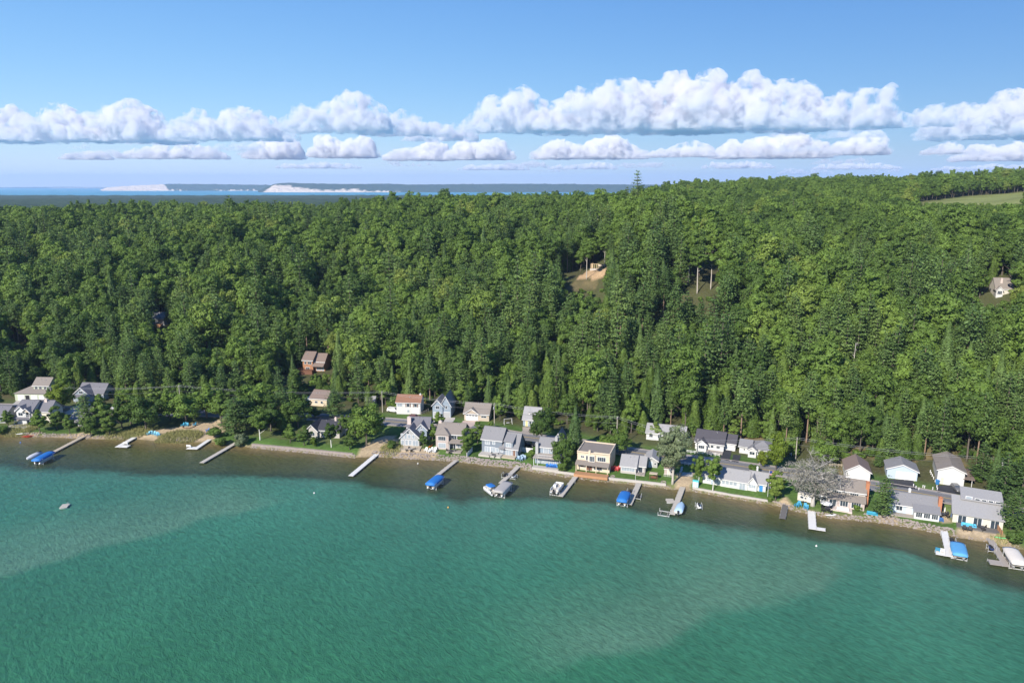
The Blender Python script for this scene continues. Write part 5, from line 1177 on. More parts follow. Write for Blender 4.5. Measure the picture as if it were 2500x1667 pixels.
DK[2] = dock('pale dock with a bench and short arm by the grass bank', (330, 1066), (286, 1091), 1.7, DOCKW, [(311, 1091, 2.2)])
DK[3] = dock('pale dock with a bench and arm at the sand beach', (518, 1068), (476, 1096), 1.5, DOCKW, [(453, 1096, 2.2)])
DK[4] = dock('long weathered grey dock beside the pale willow shrub', (573, 1082), (492, 1129), 1.5, DOCKG)
DK[5] = dock('long straight pale dock with a ladder by the gravel landing', (922, 1106), (856, 1161), 1.6, DOCKW)
DK[6] = dock('narrow grey dock leading to the bright blue canopy boat', (1110, 1126), (1066, 1161), 1.3, DOCKG)
DK[7] = dock('grey dock leading to the grey canopy lift', (1263, 1140), (1222, 1179), 1.4, DOCKG)
DK[8] = dock('grey dock beside the lift with the bare pontoon boat', (1406, 1162), (1368, 1211), 1.4, DOCKG)
DK[9] = dock('tan grey dock between the blue canopy and a watercraft lift', (1560, 1179), (1536, 1231), 1.5, DOCKG)
DK[10] = dock('long tan grey dock from the sand patch to the pale blue covered boat', (1666, 1190), (1641, 1255), 1.5, DOCKG)
DK[11] = dock('short dark weathered dock below the oval bright tree', (1917, 1234), (1910, 1265), 1.5, WOODD)
DK[12] = dock('white L shaped dock below the lawn chairs', (1981, 1246), (1984, 1291), 1.9, DOCKW, [(2015, 1291, 1.7)])
DK[13] = dock('pale dock with two chairs on its arm beside the sky blue covered boat', (2303, 1287), (2319, 1358), 1.6, DOCKW, [(2285, 1353, 2.2)])
DK[14] = dock('brown plank dock with a grey swim platform beside the cream canopy', (2408, 1300), (2458, 1382), 1.5, WOOD, [(2420, 1380, 2.6)])

def ladder(d, x, side):
    o, yaw, A, B = d; mb = MB()
    for q in (0, .5): mb.tube([(x + q, side * .95, -.6), (x + q, side * .95, 1.3), (x + q, side * .6, 1.45), (x + q, side * .5, .62)], .03, 5)
    for z in (-.2, .15, .5): mb.tube([(x, side * .95, z), (x + .5, side * .95, z)], .03, 5)
    mb.build('ladder', ALU, o)
for k, s in ((5, 1), (8, 1), (12, 1), (13, -1)): ladder(DK[k], 4.0 if k != 12 else 2.0, s)
def bench(d, x, y, m, label, z=.62):
    o, yaw, A, B = d; q = Vector((A.x + math.cos(yaw) * x - math.sin(yaw) * y, A.y + math.sin(yaw) * x + math.cos(yaw) * y, z))
    e = empty('bench', q, yaw, label, 'bench'); MB().box(-.3, .3, -.8, .8, .38, .46).build('seat', m, e); MB().box(.22, .3, -.8, .8, .46, 1.0).build('backrest', m, e)
    for yy in (-.7, .7): MB().box(-.25, .25, yy - .05, yy + .05, 0, .38).build('leg', m, e)
def dl(k): return (DK[k][3] - DK[k][2]).length
bench(DK[2], dl(2) - 2.6, -1.6 if False else 1.6, TRIM, 'white bench on the dock by the grass bank')
bench(DK[3], dl(3) - 1.5, -3.0, TRIM, 'white bench on the dock arm at the sand beach')

# ---------------------------------------------------------------- boats, lifts, watercraft
HULLW = mat('white_gelcoat', (.74, .74, .72), .25, .05); BLUEC = mat('blue_canvas', (.022, .15, .44), .6, .1, 2); SKYC = mat('sky_blue_canvas', (.10, .32, .56), .65, .1, 2); GREYC = mat('grey_canvas', (.36, .34, .32), .7, .1, 2); PALEC = mat('pale_blue_canvas', (.36, .50, .62), .65, .1, 2); CREAMC = mat('cream_canvas', (.66, .60, .52), .7, .06, 2); WHITEC = mat('pale_grey_canvas', (.50, .51, .53), .7, .1, 2)
BLACK = mat('black_plastic', (.02, .02, .022), .4, .2); TUBEM = mat('pontoon_metal', (.62, .62, .63), .35, .06, 2, .6); SEATM = mat('boat_seat', (.58, .54, .48), .6, .1)
def arched(L_, w_, z0, rise, droop, n=9, m=9, taper=.12):
    """fabric canopy: rounded across, ends sloping down, valance hanging at the sides"""
    mb = MB(); rows = []
    for i in range(m):
        u = -1 + 2 * i / (m - 1); x = u * L_ / 2; k = 1 - taper * abs(u) ** 3; zz = rise * (1 - abs(u) ** 4 * .45)
        row = [(x, -w_ / 2 * k, z0 - droop)]
        for j in range(n):
            v_ = -1 + 2 * j / (n - 1); row.append((x, v_ * w_ / 2 * k, z0 + zz * (1 - abs(v_) ** 2.4) + rnd.uniform(-.015, .015)))
        row.append((x, w_ / 2 * k, z0 - droop)); rows.append(row)
    return mb.loft(rows, close=False)
def boatlift(loc, yaw, L_, w_, zc, cm_, label, open_top=False, rise=.55, droop=.45):
    e = empty('boat_lift', (loc[0], loc[1], 0), yaw, label, 'boat lift')
    for x in (-L_ * .32, L_ * .32):
        for y in (-w_ * .48, w_ * .48): MB().tube([(x, y, -1.5), (x, y, zc + .05)], .06, 6).build('post', ALU, e)
    for x in (-L_ * .32, L_ * .32): MB().box(x - .08, x + .08, -w_ * .48, w_ * .48, .12, .28).build('cross_beam', ALU, e)
    for y in (-w_ * .3, w_ * .3): MB().box(-L_ * .38, L_ * .38, y - .07, y + .07, .28, .40).build('bunk', WOOD, e)
    if not open_top:
        arched(L_, w_, zc, rise, droop).build('canopy', cm_, e, True)
        for y in (-w_ * .48, w_ * .48): MB().tube([(-L_ * .47, y, zc - .05), (L_ * .47, y, zc - .05)], .04, 5).build('canopy_rail', ALU, e)
    return e
def pontoon(loc, yaw, label, L_=6.6, z=.42, bimini=None, furn=True):
    e = empty('pontoon_boat', (loc[0], loc[1], z), yaw, label, 'boat')
    for y in (-.85, .85): MB().tube([(-L_ * .5, y, .30), (-L_ * .47, y, .30), (L_ * .40, y, .30), (L_ * .47, y, .38), (L_ * .51, y, .5)], [.2, .31, .31, .22, .05], 10).build('pontoon_tube', TUBEM, e, True)
    MB().box(-L_ * .47, L_ * .46, -1.22, 1.22, .62, .72).build('deck', DOCKG, e)
    f = MB()
    for y in (-1.2, 1.2): f.box(-L_ * .42, L_ * .42, y - .03, y + .03, .74, 1.35)
    f.box(L_ * .41, L_ * .43, -1.15, 1.15, .74, 1.35); f.build('side_panel', HULLW, e)
    if furn:
        MB().box(-L_ * .4, -L_ * .05, -1.1, -.5, .72, 1.15).build('bench_seat', SEATM, e); MB().box(L_ * .15, L_ * .39, -1.1, -.5, .72, 1.15).build('bench_seat', SEATM, e); MB().box(L_ * .15, L_ * .39, .5, 1.1, .72, 1.15).build('bench_seat', SEATM, e)
        MB().box(-.35, .25, .35, 1.05, .72, 1.6).build('console', HULLW, e)
    mt = MB().box(-L_ * .54, -L_ * .485, -.22, .22, .55, 1.45); mt.box(-L_ * .53, -L_ * .5, -.08, .08, -.3, .55); mt.build('outboard_motor', BLACK, e)
    if bimini:
        c = arched(2.6, 2.3, 2.35, .18, .08).build('bimini_top', bimini, e, True)
        for x in (-1.1, 1.1):
            for y in (-1.1, 1.1): MB().tube([(0 if abs(x) < .1 else x * .4, y, 1.35), (x, y, 2.32)], .025, 5).build('bimini_leg', ALU, e)
    return e
def runabout(loc, yaw, label, cov, L_=6.0, z=.35, w_=2.3):
    """motor boat with V hull under a fitted cover"""
    e = empty('motor_boat', (loc[0], loc[1], z), yaw, label, 'boat')
    def ring(x, hw, zk, zs): return [(x, -hw, zs), (x, -hw * .85, (zk + zs) * .45), (x, 0, zk), (x, hw * .85, (zk + zs) * .45), (x, hw, zs)]
    st = [(-.5, .96, .05, .95), (-.2, 1, .02, .95), (.15, .98, .05, 1.0), (.35, .72, .22, 1.08), (.47, .28, .6, 1.18), (.5, .04, 1.0, 1.22)]
    MB().loft([ring(u * L_, hw * w_ / 2, zk, zs) for u, hw, zk, zs in st], close=True).build('hull', HULLW, e, True)
    rows = []
    for u, hw, zk, zs in st:
        hw = hw * w_ / 2 * 1.02; top = .10 + .5 * max(0, 1 - ((u - .02) / .40) ** 2) * (1.0 if u < .25 else .5)
        rows.append([(u * L_, -hw, zs - .12), (u * L_, -hw, zs + .02), (u * L_, -hw * .55, zs + top * .8), (u * L_, 0, zs + top), (u * L_, hw * .55, zs + top * .8), (u * L_, hw, zs + .02), (u * L_, hw, zs - .12)])
    MB().loft(rows, close=False).build('cover', cov, e, True)
    mt = MB().box(-L_ * .56, -L_ * .505, -.25, .25, .6, 1.35); mt.box(-L_ * .55, -L_ * .52, -.09, .09, -.3, .6); mt.build('outboard_motor', BLACK, e)
    return e
def jetski(loc, yaw, label, hull, z=.55, lift=True):
    e = empty('jet_ski', (loc[0], loc[1], z), yaw, label, 'jet ski', None)
    def ring(x, hw, z0, z1): return [(x, -hw, z1), (x, -hw * .8, z0 + .05), (x, hw * .8, z0 + .05), (x, hw, z1), (x, 0, z1 + .06)]
    MB().loft([ring(-1.5, .5, .05, .4), ring(-.4, .58, 0, .45), (ring(.7, .5, .08, .5)), ring(1.3, .25, .25, .55), ring(1.55, .04, .45, .6)]).build('hull', hull, e, True)
    MB().loft([[(x, -w_, .42), (x, -w_ * .8, zt), (x, w_ * .8, zt), (x, w_, .42)] for x, w_, zt in ((-1.2, .22, .7), (-.4, .25, .78), (.15, .22, .74), (.5, .3, .95), (.9, .22, .7))]).build('seat', BLACK, e, True)
    MB().tube([(.42, -.42, 1.05), (.5, 0, 1.0), (.42, .42, 1.05)], .035, 5).build('handlebar', BLACK, e)
    if lift:
        l = empty('jet_ski_lift', (loc[0], loc[1], 0), yaw, label.replace('jet ski', 'metal lift under the jet ski', 1) if 'jet ski' in label else 'metal lift under ' + label, 'boat lift')
        for x in (-.9, .9):
            for y in (-.85, .85): MB().tube([(x, y, -1.4), (x, y, 1.5)], .045, 5).build('post', ALU, l)
        for x in (-.9, .9): MB().box(x - .06, x + .06, -.85, .85, z - .2, z - .08).build('cross_beam', ALU, l)
        for y in (-.85, .85): MB().tube([(-.9, y, 1.45), (.9, y, 1.45)], .04, 5).build('top_rail', ALU, l)
    return e
def wp(px, py, z): v = W(px, py, z); return (v.x, v.y)
c = wp(106, 1112, 2.2); boatlift(c, DK[1][1], 7.8, 3.2, 2.1, BLUEC, 'long bright blue canopy lift at the end of the tan dock'); pontoon(c, DK[1][1] + math.pi, 'pontoon boat under the long blue canopy of the tan dock')
runabout(wp(82, 1114, 1.0), DK[1][1] + .05, 'motor boat under a pale grey fitted cover beside the blue canopy', WHITEC, 6.6)
c = wp(1062, 1171, 2.2); boatlift(c, DK[6][1], 7.2, 3.3, 2.2, BLUEC, 'bright blue canopy lift at the end of the narrow grey dock'); pontoon(c, DK[6][1] + math.pi, 'pontoon boat under the blue canopy of the narrow grey dock')
c = wp(1228, 1188, 2.3); boatlift(c, DK[7][1], 8.2, 3.4, 2.3, GREYC, 'grey canopy lift at the end of the grey dock', False, .3, .25); pontoon(c, DK[7][1] + math.pi, 'pontoon boat under the grey canopy')
pontoon(wp(1198, 1196, .9), DK[7][1] + math.pi + .9, 'pontoon boat with a small blue bimini top beside the grey canopy', 5.6, .1, BLUEC)
c = wp(1360, 1196, .9); boatlift(c, DK[8][1], 7.0, 3.2, 1.3, CREAMC, 'open lift frame carrying a bare pontoon boat', True); pontoon(c, DK[8][1] + math.pi, 'bare tan pontoon boat raised on an open lift', 6.6, 1.0)
c = wp(1523, 1211, 2.2); boatlift(c, DK[9][1], 6.8, 3.2, 2.2, BLUEC, 'blue canopy lift with deep sides beside the tan grey dock'); pontoon(c, DK[9][1] + math.pi, 'white pontoon boat under the deep sided blue canopy', 6.0)
runabout(wp(1660, 1240, 1.0), DK[10][1] + math.pi, 'motor boat under a pale blue cover at the sand patch dock', PALEC, 6.4)
boatlift(wp(1622, 1250, .6), DK[10][1], 4.6, 3.2, 1.0, GREYC, 'empty metal boat lift beside the sand patch dock', True)
c = wp(2341, 1338, 2.0); boatlift(c, DK[13][1], 7.4, 3.5, 1.9, SKYC, 'sky blue canopy lift beside the dock with two chairs', False, .4, .3); pontoon(c, DK[13][1], 'pontoon boat under the sky blue canopy')
c = wp(2478, 1356, 2.3); boatlift(c, DK[14][1], 8.4, 3.5, 2.3, CREAMC, 'large cream canopy lift beside the brown plank dock', False, .5, .35); pontoon(c, DK[14][1], 'pontoon boat under the large cream canopy')
jetski(wp(1233, 1160, .8), DK[7][1], 'black jet ski on the shoreward side of the grey canopy dock', BLACK); jetski(wp(1254, 1163, .8), DK[7][1], 'white and black jet ski across the grey canopy dock', HULLW)
jetski(wp(1538, 1200, .8), DK[9][1], 'dark jet ski behind the deep sided blue canopy', BLACK); jetski(wp(1558, 1211, .8), DK[9][1], 'dark jet ski across the dock from the deep sided blue canopy', BLACK)
jetski(wp(1706, 1235, .7), 1.5, 'white jet ski on a square lift standing alone in the shallows', HULLW); jetski(wp(2324, 1320, .8), DK[13][1], 'black jet ski inshore of the sky blue canopy', BLACK); jetski(wp(2420, 1338, .8), DK[14][1], 'navy and white jet ski beside the brown plank dock', mat('navy_gelcoat', (.03, .05, .14), .3, .1))
def raft(px, py, label, w_=2.4, l_=2.4, extra=True):
    p = W(px, py, .3); e = empty('swim_raft', (p.x, p.y, 0), tangent(p.x) + .3, label, 'raft')
    for i in range(6): MB().box(-l_ / 2 + i * l_ / 6 + .01, -l_ / 2 + (i + 1) * l_ / 6 - .01, -w_ / 2, w_ / 2, .32, .42).build('plank', DOCKG, e)
    for y in (-w_ * .35, w_ * .35): MB().tube([(-l_ / 2, y, .1), (l_ / 2, y, .1)], .22, 8).build('float', ALU, e, True)
    if extra:
        mb = MB(); [mb.tube([(l_ * .48, y, -.4), (l_ * .48, y, 1.2), (l_ * .35, y, 1.3), (l_ * .3, y, .42)], .03, 5) for y in (-.25, .25)]; mb.build('ladder', ALU, e)
raft(158, 1235, 'small grey swim raft floating alone on the green water', 2.6, 2.0); raft(1636, 1222, 'pale floating platform beside the sand patch dock', 2.6, 2.2, False)
BUOY = mat('buoy', (.72, .70, .66), .5, .1); YBUOY = mat('orange_buoy', (.62, .36, .08), .5, .1)
for px, py, m, lab in ((767, 1203, BUOY, 'white mooring buoy off the stone wall'), (1094, 1238, YBUOY, 'orange buoy off the narrow grey dock'), (1993, 1332, BUOY, 'white buoy off the white L shaped dock'), (50, 1080, mat('blue_float', (.06, .2, .6), .5, .1), 'blue float near the red kayaks'), (1020, 1131, BUOY, 'white buoy close to the stony shore')):
    p = W(px, py, .1); e = empty('buoy', (p.x, p.y, 0), 0, lab, 'buoy'); v, f = ICO[2]
    link_mesh('float', mesh_np('float', v * .24 + np.array((0, 0, .08)), f, [m], True), e); MB().tube([(0, 0, .25), (0, 0, .45)], .05, 6).build('top', m, e)

# ---------------------------------------------------------------- garden and beach things
def chair(m):
    e = empty('beach_chair', (0, 0, 0)); 
    MB().extr([(-.45, .36), (.25, .28), (.25, .33), (-.45, .41)], -.3, .3, 'x').build('seat', m, e); MB().extr([(.2, .28), (.6, 1.05), (.55, 1.08), (.14, .31)], -.32, .32, 'x').build('backrest', m, e)
    for x in (-.38, .38):
        MB().box(x - .08, x + .08, -.5, .42, .58, .63).build('armrest', m, e); MB().box(x - .05, x + .05, -.45, -.35, 0, .58).build('leg', m, e); MB().extr([(.15, 0), (.45, 0), (.4, .55), (.3, .55)], x - .05, x + .05, 'x').build('leg', m, e)
    return e
CHM = {}
def chairs(spots, col, label, group, spread=None):
    for i, (px, py) in enumerate(spots):
        p = P(px, py)
        if col not in CHM: CHM[col] = chair(mat('chair_' + col, {'cyan': (.16, .42, .55), 'blue': (.03, .16, .48), 'white': (.74, .73, .70), 'bluegrey': (.24, .33, .42), 'red': (.42, .05, .05), 'teal': (.05, .27, .42), 'black': (.03, .03, .03)}[col], .6, .12)); c = CHM[col]
        else: c = copy_tree(CHM[col])
        c.location = (p.x, p.y, p.z); c.rotation_euler[2] = tangent(p.x) + rnd.uniform(-.7, .7); c.scale = (1.15,) * 3; tag(c, label, 'chair', group)
chairs([(362, 1061), (369, 1060), (376, 1061), (382, 1063), (387, 1064)], 'cyan', 'pale cyan beach chair in the row by the beach grass', 'cyan beach chairs')
chairs([(446, 1040), (451, 1039), (457, 1040), (475, 1039)], 'teal', 'blue beach chair under the round tree at the fire pit', 'chairs at the fire pit'); chairs([(507, 1053)], 'blue', 'single blue chair on the open sand beach', None)
chairs([(1040, 1101), (1047, 1104), (1054, 1101), (1060, 1105), (1063, 1100)], 'white', 'white lounge chair on the stones before the mauve house', 'white chairs before the mauve house')
chairs([(1265, 1122), (1270, 1120), (1276, 1119), (1280, 1121), (1272, 1124)], 'bluegrey', 'blue-grey lawn chair in the ring on the slate house lawn', 'ring of blue-grey chairs')
chairs([(1337, 1141), (1342, 1141), (1347, 1142), (1352, 1142), (1358, 1143)], 'blue', 'blue chair in the row on the balcony house terrace', 'row of blue chairs')
chairs([(1494, 1148), (1500, 1147), (1506, 1149), (1510, 1147)], 'red', 'red chair beside the grey shingled cottage', 'red chairs'); chairs([(1945, 1236), (1952, 1234), (1966, 1239), (1969, 1243)], 'teal', 'dark teal lawn chair under the bare grey tree', 'teal chairs under the bare tree')
chairs([(2355, 1294), (2368, 1296)], 'black', 'dark chair on the sand before the clerestory house', 'dark chairs on the sand')
for (px, py), lab in (((2289, 1345), 'blue chair on the arm of the pale dock'), ((2301, 1347), 'pale grey chair on the arm of the pale dock')):
    p = W(px, py, .62); c = copy_tree(CHM['teal' if 'blue' in lab else 'white']); c.location = p; c.rotation_euler[2] = 2.6; tag(c, lab, 'chair', 'chairs on the dock arm'); 
def kayak(px, py, col, label, yaw, L_=3.4, name='kayak', w=None, z=0.0):
    p = w or P(px, py); e = empty(name, (p.x, p.y, p.z + z), yaw, label, name.replace('_', ' '))
    MB().loft([[(u * L_, math.cos(a) * .36 * k, .2 + math.sin(a) * .19 * k + .12 * abs(u * 2) ** 3) for a in [i * math.pi / 4 for i in range(8)]] for u, k in ((-.5, .05), (-.38, .55), (-.15, .98), (.15, .98), (.38, .55), (.5, .05))]).build('hull', mat('plastic_' + col, {'red': (.50, .07, .03), 'orange': (.62, .18, .03), 'white': (.72, .72, .70), 'green': (.12, .55, .22), 'cyan': (.12, .50, .68)}[col], .4, .08), e, True)
    MB().loft([[(.45 * math.cos(a), .22 * math.sin(a), z_) for a in [i * math.pi / 5 for i in range(10)]] for z_ in (.36, .41)]).build('cockpit', BLACK, e); return e
for i, px in enumerate((64, 69, 75)): kayak(px, 1065 + i * .5, 'red', 'red kayak drawn up on the stones at the left shore', 1.0); bpy.context.view_layer.objects.active
for o in [q for q in COL.objects if q.name.startswith('kayak')]: o['group'] = 'red kayaks on the stones'
kayak(1352, 1149, 'orange', 'orange kayak on the terrace edge beside the row of blue chairs', -.1); kayak(1051, 1090, 'orange', 'orange kayak leaning by the tree of the glass gabled house', 1.2); kayak(2031, 1258, 'white', 'white paddle boat on the stones right of the L shaped dock', .25, 4.4, 'rowing_boat'); kayak(2445, 1314, 'green', 'bright green kayak on the sand by the big shrub', -.3, 3.6)
kayak(58, 1059, 'white', 'long white paddleboard on the sand by the red kayaks', .5, 5.0, 'paddleboard')
def umbrella(px, py, col, label, r=1.6, hh=2.4, closed=False, base=None):
    p = base or P(px, py); e = empty('patio_umbrella', p, 0, label, 'umbrella'); MB().tube([(0, 0, 0), (0, 0, hh)], .04, 6).build('pole', ALU, e)
    n = 8
    if closed: rows = [[(k * math.cos(a), k * math.sin(a), z) for a in [i * 2 * math.pi / n for i in range(n)]] for k, z in ((.05, hh * .45), (.2, hh * .5), (.12, hh * .85), (.03, hh))]
    else: rows = [[(k * math.cos(a), k * math.sin(a), z) for a in [i * 2 * math.pi / n for i in range(n)]] for k, z in ((r, hh - .62), (r * .98, hh - .5), (r * .5, hh - .18), (.05, hh))]
    MB().loft(rows).build('canopy', mat('parasol_' + col, {'white': (.70, .68, .64), 'tan': (.55, .45, .36), 'black': (.03, .03, .035)}[col], .7, .08), e)
umbrella(42, 1036, 'tan', 'open tan umbrella on the balcony house terrace'); umbrella(2016, 1243, 'white', 'open white umbrella on the patio of the brick chimney house', 1.6); umbrella(1109, 1104, 'black', 'closed dark umbrella on the mauve house deck', 1, 2.6, True); umbrella(2305, 1258, 'white', 'closed white umbrella over the round patio table', 1, 2.5, True)
def table(px, py, m, label, r=.8, n=4, seat=True):
    p = P(px, py); e = empty('patio_table', p, 0, label, 'table'); MB().loft([[(r * math.cos(a), r * math.sin(a), z) for a in [i * math.pi / 6 for i in range(12)]] for z in (.7, .75)]).build('table_top', m, e); MB().tube([(0, 0, 0), (0, 0, .7)], .07, 6).build('leg', m, e); MB().box(-.3, .3, -.3, .3, 0, .05).build('base', m, e)
    if seat:
        for i in range(n):
            a = i * 6.283 / n + .4; c = copy_tree(CHM['black']); c.location = (p.x + 1.3 * math.cos(a), p.y + 1.3 * math.sin(a), p.z); c.rotation_euler[2] = a - math.pi / 2; c.scale = (.9,) * 3; tag(c, 'dark patio chair around ' + label, 'chair', 'chairs around ' + label)
DKM = mat('dark_metal', (.05, .05, .06), .5, .15)
table(2303, 1259, DKM, 'round dark table on the pale cottage patio'); table(1205, 1114, DKM, 'dark table on the slate house deck', .8, 4); table(1100, 1104, DKM, 'dark table on the mauve house deck', .7, 3); table(2018, 1246, DKM, 'dark table under the open white umbrella', .8, 4); table(2395, 1291, DKM, 'dark table on the clerestory house deck', .8, 3); table(1002, 1100, WOOD, 'grey table on the glass gabled house deck', .8, 4)
def sofa(px, py, m, label, L_=2.4, yaw=None):
    p = P(px, py); e = empty('garden_bench', p, tangent(p.x) if yaw is None else yaw, label, 'bench'); MB().box(-L_ / 2, L_ / 2, -.4, .4, .2, .45).build('seat', m, e); MB().box(-L_ / 2, L_ / 2, .3, .45, .45, .95).build('backrest', m, e)
    for s in (-1, 1): MB().box(s * L_ / 2 - .1, s * L_ / 2 + .1, -.42, .46, 0, .65).build('arm', m, e)
CY_ = mat('cyan_cushion', (.10, .42, .60), .7, .12); TEALM = mat('teal_cushion', (.05, .30, .42), .7, .12); NAVYM = mat('navy_cushion', (.04, .12, .30), .7, .12)
sofa(2365, 1286, CY_, 'long cyan sofa on the clerestory house deck', 3.2); sofa(2352, 1284, CY_, 'short cyan armchair left of the long cyan sofa', 1.0); sofa(2377, 1288, CY_, 'short cyan armchair right of the long cyan sofa', 1.0); sofa(2129, 1257, TEALM, 'teal cushioned bench on the lawn by the feathery tree', 2.6); sofa(2291, 1271, NAVYM, 'navy bench on the grass beside the window porch', 2.2); sofa(2330, 1262, NAVYM, 'small dark bench by the cream house wall', 1.6)
sofa(2057, 1247, TRIM, 'white sofa on the brick chimney house patio', 3.0)
e = House('storage_cabinet', 'turquoise beach cabinet beside the sand patch', 1691, 1704, 1190, cat='cabinet', depth=1.2); w = e.hw; TQ = mat('turquoise_paint', (.10, .48, .52), .6, .1)
e.blk(-w, w, 0, 1.0, 1.9, 'shedb', .2, TQ, TQ, z0=-.2, ov=.08); e.door(-w * .45, w * .7, 1.5, 0, TRIM, .2); e.door(w * .45, w * .7, 1.5, 0, S_PALEBLUE, .2)
e = House('camper_trailer', 'pale grey boxy trailer parked under the bare tree', 1950, 1978, 1228, cat='trailer', depth=3, yaw=-12); w = e.hw
MB().loft([[(x, y, z) for y, z in ((0, .5), (2.3, .5), (2.3, 2.5), (2.1, 2.7), (.2, 2.7), (0, 2.5))] for x in (-w, -w * .9, w * .9, w)]).build('body', S_CREAM, e.o); e.win(-w * .4, 1.3, .9, .7, 0); e.win(w * .1, 1.3, .5, .5, 0); e.door(w * .6, .7, 1.7, 0, S_WHITE, .6)
for x in (-.35, .35): MB().extr([(x + .33 * math.cos(a), .33 + .33 * math.sin(a)) for a in [i * math.pi / 6 for i in range(12)]], -.02, .2, 'y').build('wheel', BLACK, e.o)
# swing seat
p = P(1595, 1170); e = empty('garden_swing', p, tangent(p.x), 'brown wooden garden swing on the lawn by the seawall', 'swing')
for s in (-1, 1): MB().tube([(s * 1.1, -.6, 0), (s * 1.1, 0, 2.0), (s * 1.1, .6, 0)], .06, 5).build('frame_leg', DKBROWN, e)
MB().tube([(-1.2, 0, 2.0), (1.2, 0, 2.0)], .06, 6).build('top_beam', DKBROWN, e); MB().box(-.8, .8, -.3, .3, .45, .52).build('seat', DKBROWN, e); MB().box(-.8, .8, .25, .32, .52, 1.05).build('backrest', DKBROWN, e); MB().extr([(-.8, 1.95), (.8, 1.95), (.7, 2.15), (-.7, 2.15)], -1.2, 1.2, 'x').build('canopy', WOODT, e)
p = P(1240, 1035); e = empty('swing_set', p, .3, 'white swing frame on the lawn beside the dormer cottage', 'swing')
for s in (-1, 1): MB().tube([(s * 1.5, -.7, 0), (s * 1.5, 0, 2.1), (s * 1.5, .7, 0)], .07, 5).build('frame_leg', TRIM, e)
MB().tube([(-1.6, 0, 2.1), (1.6, 0, 2.1)], .06, 6).build('top_beam', TRIM, e); MB().box(-.6, .6, -.25, .25, .5, .58).build('seat', TRIM, e)
# bins, fire pit, boulders and bollards
for i, (px, py) in enumerate(((2368, 1212), (2377, 1213))):
    p = P(px, py); e = empty('trash_bin', p, tangent(p.x) + .2 * i, 'black wheeled bin at the roadside by the pines', 'bin', 'roadside bins'); MB().loft([[(x, y, z) for x, y in ((-k, -k), (k, -k), (k, k), (-k, k))] for k, z in ((.26, .08), (.34, 1.05))]).build('body', BLACK, e); MB().box(-.37, .37, -.38, .40, 1.06, 1.16).build('lid', BLACK, e)
    for s in (-1, 1): MB().extr([(.26 + .1 * math.cos(a), .1 + .1 * math.sin(a)) for a in [k * math.pi / 4 for k in range(8)]], s * .3 - .04, s * .3 + .04, 'x').build('wheel', BLACK, e)
p = P(2288, 1182); e = empty('trash_bin', p, .2, 'blue wheeled bin at the corner of the tall white garage', 'bin'); MB().loft([[(x, y, z) for x, y in ((-k, -k), (k, -k), (k, k), (-k, k))] for k, z in ((.3, .05), (.42, 1.3))]).build('body', BLUEDOOR, e); MB().box(-.45, .45, -.46, .48, 1.31, 1.42).build('lid', BLUEDOOR, e)
for px, py, rr, lab in ((462, 1041, 2.2, 'brown edged fire pit ring under the round beach tree'), (1620, 1177, .7, 'small stone fire ring on the seawall lawn'), (1496, 1163, .6, 'small stone fire ring left of the grey shingled cottage')):
    p = P(px, py); e = empty('fire_pit', p, 0, lab, 'fire pit'); n = 14
    for i in range(n): a = i * 6.283 / n; MB().tube([(rr * math.cos(a - .2), rr * math.sin(a - .2), .12), (rr * math.cos(a + .2), rr * math.sin(a + .2), .12)], .16, 5).build('edge_stone', DKBROWN if rr > 1 else STONE, e)
for i, (px, py) in enumerate([(2271, 1153), (2273, 1158), (2276, 1163), (2279, 1169), (2283, 1176), (2287, 1190), (2288, 1196), (2253, 1190), (2257, 1191), (2277, 1195), (2230, 1187), (2236, 1192), (2243, 1196)]):
    p = P(px, py); e = empty('marker_post', p, rnd.uniform(0, 1), 'short white marker post along the garage drives', 'post', 'white posts along the drives'); MB().tube([(0, 0, -.2), (0, 0, .75)], .13, 8).build('shaft', TRIM, e); MB().tube([(0, 0, .75), (0, 0, .84)], [.17, .08], 8).build('cap', TRIM, e)

# ---------------------------------------------------------------- fences
def railfence(a, b_, label, n=6, m=TRIM, hh=1.05, panel=False, cat='fence'):
    A = P(*a); B = P(*b_); d = B - A; yaw = math.atan2(d.y, d.x); ln = math.hypot(d.x, d.y); e = empty('fence', A, yaw, label, cat)
    sl = (B.z - A.z) / ln
    for i in range(n + 1): x = ln * i / n; MB().box(x - .07, x + .07, -.07, .07, x * sl - .4, x * sl + hh + .08).build('post', m, e)
    for i in range(n):
        x0, x1 = ln * i / n + .075, ln * (i + 1) / n - .075
        if panel: MB().add([(x0, -.02, x0 * sl), (x1, -.02, x1 * sl), (x1, .02, x1 * sl), (x0, .02, x0 * sl), (x0, -.02, x0 * sl + hh), (x1, -.02, x1 * sl + hh), (x1, .02, x1 * sl + hh), (x0, .02, x0 * sl + hh)], [(0, 3, 2, 1), (4, 5, 6, 7), (0, 1, 5, 4), (1, 2, 6, 5), (2, 3, 7, 6), (3, 0, 4, 7)]).build('panel', m, e)
        else:
            for zz in (hh * .4, hh * .82): MB().add([(x0, -.03, x0 * sl + zz), (x1, -.03, x1 * sl + zz), (x1, .03, x1 * sl + zz), (x0, .03, x0 * sl + zz), (x0, -.03, x0 * sl + zz + .14), (x1, -.03, x1 * sl + zz + .14), (x1, .03, x1 * sl + zz + .14), (x0, .03, x0 * sl + zz + .14)], [(0, 3, 2, 1), (4, 5, 6, 7), (0, 1, 5, 4), (1, 2, 6, 5), (2, 3, 7, 6), (3, 0, 4, 7)]).build('rail', m, e)
